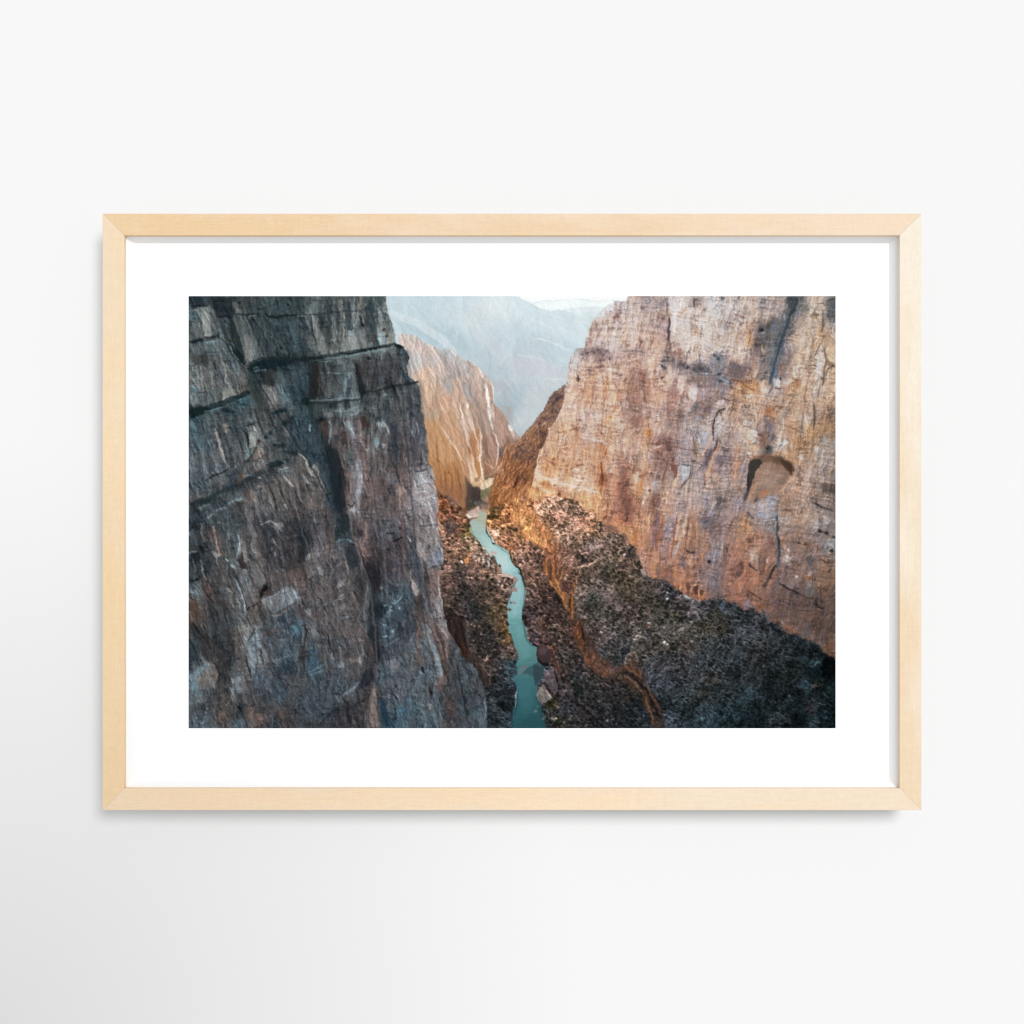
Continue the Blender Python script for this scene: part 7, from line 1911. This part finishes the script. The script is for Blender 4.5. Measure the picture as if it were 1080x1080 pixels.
def plain(name, c, rough, noise=0.0, scale=40.0, bump=0.0):
    m, nt, b = mat(name)
    b.inputs['Roughness'].default_value = rough
    b.inputs['Specular IOR Level'].default_value = .25
    b.inputs['Base Color'].default_value = (*c, 1)
    if noise:
        tc = nt.nodes.new('ShaderNodeTexCoord'); n = nt.nodes.new('ShaderNodeTexNoise')
        n.inputs['Scale'].default_value = scale; n.inputs['Detail'].default_value = 6
        nt.links.new(tc.outputs['Object'], n.inputs['Vector'])
        mx = nt.nodes.new('ShaderNodeMix'); mx.data_type = 'RGBA'
        mx.inputs['A'].default_value = (*[v*(1-noise) for v in c], 1)
        mx.inputs['B'].default_value = (*[min(1, v*(1+noise)) for v in c], 1)
        nt.links.new(n.outputs['Fac'], mx.inputs['Factor']); nt.links.new(mx.outputs['Result'], b.inputs['Base Color'])
        if bump:
            bp = nt.nodes.new('ShaderNodeBump'); bp.inputs['Strength'].default_value = bump; bp.inputs['Distance'].default_value = .0004
            n2 = nt.nodes.new('ShaderNodeTexNoise'); n2.inputs['Scale'].default_value = 420; n2.inputs['Detail'].default_value = 4
            nt.links.new(tc.outputs['Object'], n2.inputs['Vector'])
            nt.links.new(n2.outputs['Fac'], bp.inputs['Height']); nt.links.new(bp.outputs['Normal'], b.inputs['Normal'])
    return m

def maple(name, along_x, c0, c1, seed):
    """pale maple: tone drifts along the length of the rail from c0 to c1, fine fibres and a faint curl across"""
    m, nt, b = mat(name)
    N, L = nt.nodes, nt.links
    b.inputs['Roughness'].default_value = .55
    b.inputs['Specular IOR Level'].default_value = .2
    tc = N.new('ShaderNodeTexCoord'); sp = N.new('ShaderNodeSeparateXYZ'); L.new(tc.outputs['Object'], sp.inputs['Vector'])
    def noise(sc_along, sc_across, detail, off):
        mp = N.new('ShaderNodeMapping'); mp.inputs['Location'].default_value = (off+seed*3.7, off*1.7, seed*2.3)
        mp.inputs['Scale'].default_value = (sc_along, sc_across, sc_across) if along_x else (sc_across, sc_across, sc_along)
        L.new(tc.outputs['Object'], mp.inputs['Vector'])
        n = N.new('ShaderNodeTexNoise'); n.inputs['Scale'].default_value = 1; n.inputs['Detail'].default_value = detail
        n.inputs['Roughness'].default_value = .6
        L.new(mp.outputs['Vector'], n.inputs['Vector']); return n.outputs['Fac']
    def mth(op, a, bb):
        x = N.new('ShaderNodeMath'); x.operation = op
        for i, v in enumerate((a, bb)):
            if isinstance(v, (int, float)): x.inputs[i].default_value = v
            else: L.new(v, x.inputs[i])
        return x.outputs[0]
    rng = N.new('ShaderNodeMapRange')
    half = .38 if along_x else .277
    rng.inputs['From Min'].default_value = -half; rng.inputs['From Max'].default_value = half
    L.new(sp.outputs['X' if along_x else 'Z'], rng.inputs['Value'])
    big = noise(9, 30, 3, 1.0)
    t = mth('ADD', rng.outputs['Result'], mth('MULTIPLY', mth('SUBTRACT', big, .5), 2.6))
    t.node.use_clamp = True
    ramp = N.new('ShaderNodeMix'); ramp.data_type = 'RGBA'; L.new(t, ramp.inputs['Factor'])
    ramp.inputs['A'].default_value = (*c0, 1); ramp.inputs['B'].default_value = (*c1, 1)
    fib = noise(60, 900, 4, 5.0); curl = noise(420, 90, 3, 9.0); fleck = noise(260, 700, 2, 12.0)
    f = mth('ADD', mth('MULTIPLY', mth('SUBTRACT', fib, .5), .16), mth('MULTIPLY', mth('SUBTRACT', curl, .5), .10))
    f = mth('ADD', f, mth('MULTIPLY', mth('SUBTRACT', fleck, .5), .14))
    cm = N.new('ShaderNodeVectorMath'); cm.operation = 'SCALE'
    L.new(ramp.outputs['Result'], cm.inputs[0]); L.new(mth('ADD', f, 1.0), cm.inputs['Scale'])
    L.new(cm.outputs['Vector'], b.inputs['Base Color'])
    bp = N.new('ShaderNodeBump'); bp.inputs['Strength'].default_value = .12; bp.inputs['Distance'].default_value = .0003
    L.new(fib, bp.inputs['Height']); L.new(bp.outputs['Normal'], b.inputs['Normal'])
    return m

WALL = plain('white_wall_paint', (.770, .770, .770), .9, .003, 3.0)
PAPER = plain('white_print_paper', (.95, .95, .95), .85, .003, 60)
SPACER = plain('white_spacer_board', (.865, .865, .865), .9, .006, 30)
EDGE = plain('pale_bounce_flank', (.74, .725, .70), .8, .03, 60)  # unseen rail flank, pale colour made up so its bounce stays neutral
BACK = plain('grey_backing_board', (.35, .33, .30), .9, .05, 20)

# ---------------------------------------------------------------- mesh helpers
def link(name, verts, faces, material, parent=None, bevel=0.0):
    me = bpy.data.meshes.new(name); bm = bmesh.new()
    vs = [bm.verts.new(v) for v in verts]
    for f in faces: bm.faces.new([vs[i] for i in f])
    bmesh.ops.recalc_face_normals(bm, faces=bm.faces)
    bm.to_mesh(me); bm.free()
    me.materials.append(material)
    o = bpy.data.objects.new(name, me); coll.objects.link(o); o.parent = parent
    if bevel:
        md = o.modifiers.new('soft_edges', 'BEVEL'); md.width = bevel; md.segments = 2; md.limit_method = 'ANGLE'; md.angle_limit = math.radians(40)
    return o

def box(x0, x1, y0, y1, z0, z1):
    v = [(x, y, z) for x in (x0, x1) for y in (y0, y1) for z in (z0, z1)]
    return v, [(0, 1, 3, 2), (4, 6, 7, 5), (0, 4, 5, 1), (2, 3, 7, 6), (0, 2, 6, 4), (1, 5, 7, 3)]

def mitred(side, prof):
    """one mitred length: prof lists (inset from the outer edge, y); the ends follow the 45 degree mitre"""
    X0, X1, Z1, Z0 = fx(108.05), fx(971.9), fz(225.05), fz(854.4)
    n = len(prof); v = []
    for end in (0, 1):
        for a, y in prof:
            if side == 'top': v.append(((X0+a, X1-a)[end], y, Z1-a))
            if side == 'bottom': v.append(((X0+a, X1-a)[end], y, Z0+a))
            if side == 'left': v.append((X0+a, y, (Z0+a, Z1-a)[end]))
            if side == 'right': v.append((X1-a, y, (Z0+a, Z1-a)[end]))
    f = [tuple(range(n)), tuple(range(2*n-1, n-1, -1))]
    for i in range(n):
        j = (i+1) % n; f.append((i, j, n+j, n+i))
    return v, f

# ---------------------------------------------------------------- the wall
v, f = box(-4, 4, 0, .12, -2.5, 2.5)
wall = link('wall', v, f, WALL); wall['kind'] = 'structure'
wall['label'] = 'plain matt white wall behind the framed picture'; wall['category'] = 'wall'

# ---------------------------------------------------------------- the framed picture
root = bpy.data.objects.new('framed_picture', None); coll.objects.link(root)
root.location = (0, 0, 0); root.empty_display_size = .05
root['label'] = 'pale maple wood frame around a white bordered canyon river photograph on white wall'
root['category'] = 'framed picture'

W = 23.0 * PX                                            # width of the rail's face
wood_prof = [(.016, -.001), (.015, FRONT+.028), (0, FRONT+.003), (0, FRONT), (W, FRONT), (W, FRONT+LIP), (W-.0035, FRONT+LIP), (W-.0035, -.001)]  # back undercut is unseen, shaped to cut light bounced onto the wall
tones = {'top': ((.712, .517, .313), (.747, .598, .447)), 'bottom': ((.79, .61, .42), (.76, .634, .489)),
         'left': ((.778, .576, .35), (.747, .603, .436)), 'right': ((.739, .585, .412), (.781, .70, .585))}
for i, side in enumerate(('top', 'bottom', 'left', 'right')):
    v, f = mitred(side, wood_prof)
    m = maple('maple_wood_' + side, side in ('top', 'bottom'), *tones[side], i+1)
    rail = link('frame_rail', v, f, m, root, .0004)
    rail.data.materials.append(EDGE)
    for p in rail.data.polygons:                         # outer flank, behind the face: pale tint added to neutralise its bounce light
        c = p.center; far = {'top': fz(225.05)-c.z, 'bottom': c.z-fz(854.4), 'left': c.x-fx(108.05), 'right': fx(971.9)-c.x}[side]
        if far < .0158 and c.y > FRONT+.001: p.material_index = 1
def sloped(inset):                                       # white upright spacer as shallow slope, shaped to keep lip shadow off the paper
    return [(W-.0034, FRONT+LIP+.0001), (W+.0001, FRONT+LIP+.0001), (W+inset, FRONT+DEEP-.0001), (W-.0034, FRONT+DEEP-.0001)]
def fillet(side):
    X0, X1, Z1, Z0 = fx(108.05), fx(971.9), fz(225.05), fz(854.4)
    SX, SZ = .0060, .0041                                # wider at the sides than above and below
    v = []
    for end in (0, 1):
        for (ax, y), (az, _) in zip(sloped(SX), sloped(SZ)):
            if side == 'top': v.append(((X0+ax, X1-ax)[end], y, Z1-az))
            if side == 'bottom': v.append(((X0+ax, X1-ax)[end], y, Z0+az))
            if side == 'left': v.append((X0+ax, y, (Z0+az, Z1-az)[end]))
            if side == 'right': v.append((X1-ax, y, (Z0+az, Z1-az)[end]))
    f = [(0, 1, 2, 3), (7, 6, 5, 4)] + [(i, (i+1) % 4, 4+(i+1) % 4, 4+i) for i in range(4)]
    return v, f
for side in ('top', 'bottom', 'left', 'right'):
    v, f = fillet(side)
    link('spacer', v, f, SPACER, root)

yp = FRONT + DEEP
xi0, xi1, zi1, zi0 = fx(108.05)+W-.003, fx(971.9)-W+.003, fz(225.05)-W+.003, fz(854.4)+W-.003
v, f = box(xi0, xi1, yp, yp+.0008, zi0, zi1)
sheet = link('print_sheet', v, f, PAPER, root)
v, f = box(xi0, xi1, yp+.0012, -.0012, zi0, zi1)
link('backing_board', v, f, BACK, root)

# the printed photograph: one flat sheet of colour samples
def printed_picture():
    a = make_picture(CONTROL_COLOURS, MID_SHAPES, STROKES, GW, GH)
    lin = np.where(a <= .04045, a/12.92, ((a+.055)/1.055)**2.4)
    lin = np.clip(lin*INK_GAIN, 0, .93).astype(np.float32)
    x0, x1, z1, z0 = fx(PX0, DEEP), fx(PX1, DEEP), fz(PY0, DEEP), fz(PY1, DEEP)
    gx, gz = np.meshgrid(np.linspace(x0, x1, GW), np.linspace(z1, z0, GH))
    co = np.stack([gx, np.full_like(gx, yp-.0002), gz], -1).reshape(-1, 3).astype(np.float32)
    idx = np.arange(GW*GH).reshape(GH, GW)
    q = np.stack([idx[:-1, :-1], idx[1:, :-1], idx[1:, 1:], idx[:-1, 1:]], -1).reshape(-1, 4).astype(np.int32)
    me = bpy.data.meshes.new('printed_photograph')
    me.vertices.add(len(co)); me.vertices.foreach_set('co', co.ravel())
    me.loops.add(q.size); me.loops.foreach_set('vertex_index', q.ravel())
    me.polygons.add(len(q)); me.polygons.foreach_set('loop_start', np.arange(0, q.size, 4, dtype=np.int32))
    try: me.polygons.foreach_set('loop_total', np.full(len(q), 4, dtype=np.int32))
    except Exception: pass
    me.update(calc_edges=True)
    ca = me.color_attributes.new('ink', 'FLOAT_COLOR', 'POINT')
    ca.data.foreach_set('color', np.concatenate([lin.reshape(-1, 3), np.ones((len(co), 1), np.float32)], 1).ravel())
    m, nt, b = mat('printed_ink')
    at = nt.nodes.new('ShaderNodeAttribute'); at.attribute_name = 'ink'
    nt.links.new(at.outputs['Color'], b.inputs['Base Color'])
    b.inputs['Roughness'].default_value = .9; b.inputs['Specular IOR Level'].default_value = .0
    me.materials.append(m)
    o = bpy.data.objects.new('printed_photograph', me); coll.objects.link(o); o.parent = sheet
    return o
INK_GAIN = 0.81
printed_picture()

# ---------------------------------------------------------------- light: one big soft lamp, upper right, and an even white room
world = bpy.data.worlds.new('World'); scene.world = world; world.use_nodes = True
bg = world.node_tree.nodes['Background']; bg.inputs['Color'].default_value = (1, 1, 1, 1)
bg.inputs['Strength'].default_value = .64

lamp = bpy.data.lights.new('softbox', 'AREA'); lamp.shape = 'DISK'; lamp.size = 3.7; lamp.energy = 1.0
lo = bpy.data.objects.new('softbox', lamp); coll.objects.link(lo)
lo.location = (3.3, -9.2, 3.5)
from mathutils import Vector
lo.rotation_euler = (Vector((0, 0, 0)) - Vector(lo.location)).to_track_quat('-Z', 'Y').to_euler()
# lower-left wall shade is put into the beam, over a quarter circle
lamp.use_nodes = True
nt = lamp.node_tree; N, L = nt.nodes, nt.links
em = next(n for n in N if n.type == 'EMISSION')
geo = N.new('ShaderNodeNewGeometry')
def vm(op, a, b=None):
    n = N.new('ShaderNodeVectorMath'); n.operation = op
    L.new(a, n.inputs[0])
    if b is not None:
        if isinstance(b, tuple): n.inputs[1].default_value = b
        else: L.new(b, n.inputs[1])
    return n
def mm(op, a, b=None, clamp=False):
    n = N.new('ShaderNodeMath'); n.operation = op; n.use_clamp = clamp
    for i, q in enumerate((a, b)):
        if q is None: continue
        if isinstance(q, (int, float)): n.inputs[i].default_value = q
        else: L.new(q, n.inputs[i])
    return n.outputs[0]
sp_ = N.new('ShaderNodeSeparateXYZ'); L.new(geo.outputs['Position'], sp_.inputs[0])
si = N.new('ShaderNodeSeparateXYZ'); L.new(geo.outputs['Incoming'], si.inputs[0])
tt = mm('DIVIDE', mm('MULTIPLY', sp_.outputs['Y'], -1.0), si.outputs['Y'])
hx = mm('ADD', sp_.outputs['X'], mm('MULTIPLY', tt, si.outputs['X']))
hz = mm('ADD', sp_.outputs['Z'], mm('MULTIPLY', tt, si.outputs['Z']))
dx = mm('SUBTRACT', hx, fx(-20, .04)); dz = mm('SUBTRACT', hz, fz(1100, .04))
r = mm('SQRT', mm('ADD', mm('MULTIPLY', dx, dx), mm('MULTIPLY', dz, dz)))
fade = mm('DIVIDE', r, 640*PX*(D+.04)/D, True)
CORNER_DIM, KEY = .50, 760.0
even = mm('POWER', mm('DIVIDE', mm('ABSOLUTE', tt), 10.64), 3.0)          # and it is spread evenly over the wall
L.new(mm('MULTIPLY', even, mm('MULTIPLY', mm('ADD', mm('MULTIPLY', fade, CORNER_DIM), 1-CORNER_DIM), KEY)), em.inputs['Strength'])

# ---------------------------------------------------------------- camera
cam = bpy.data.cameras.new('camera'); cam.sensor_width = 36; cam.lens = 36*D/.95; cam.clip_end = 100; cam.clip_start = .01
co_ = bpy.data.objects.new('camera', cam); coll.objects.link(co_)
co_.location = (0, FRONT-D, 0); co_.rotation_euler = (math.radians(90), 0, 0)
scene.camera = co_

scene.view_settings.view_transform = 'Standard'; scene.view_settings.look = 'None'
scene.view_settings.exposure = 0; scene.view_settings.gamma = 1; scene.view_settings.use_curve_mapping = False
scene.cycles.filter_width = 1.2
scene.cycles.max_bounces = 8
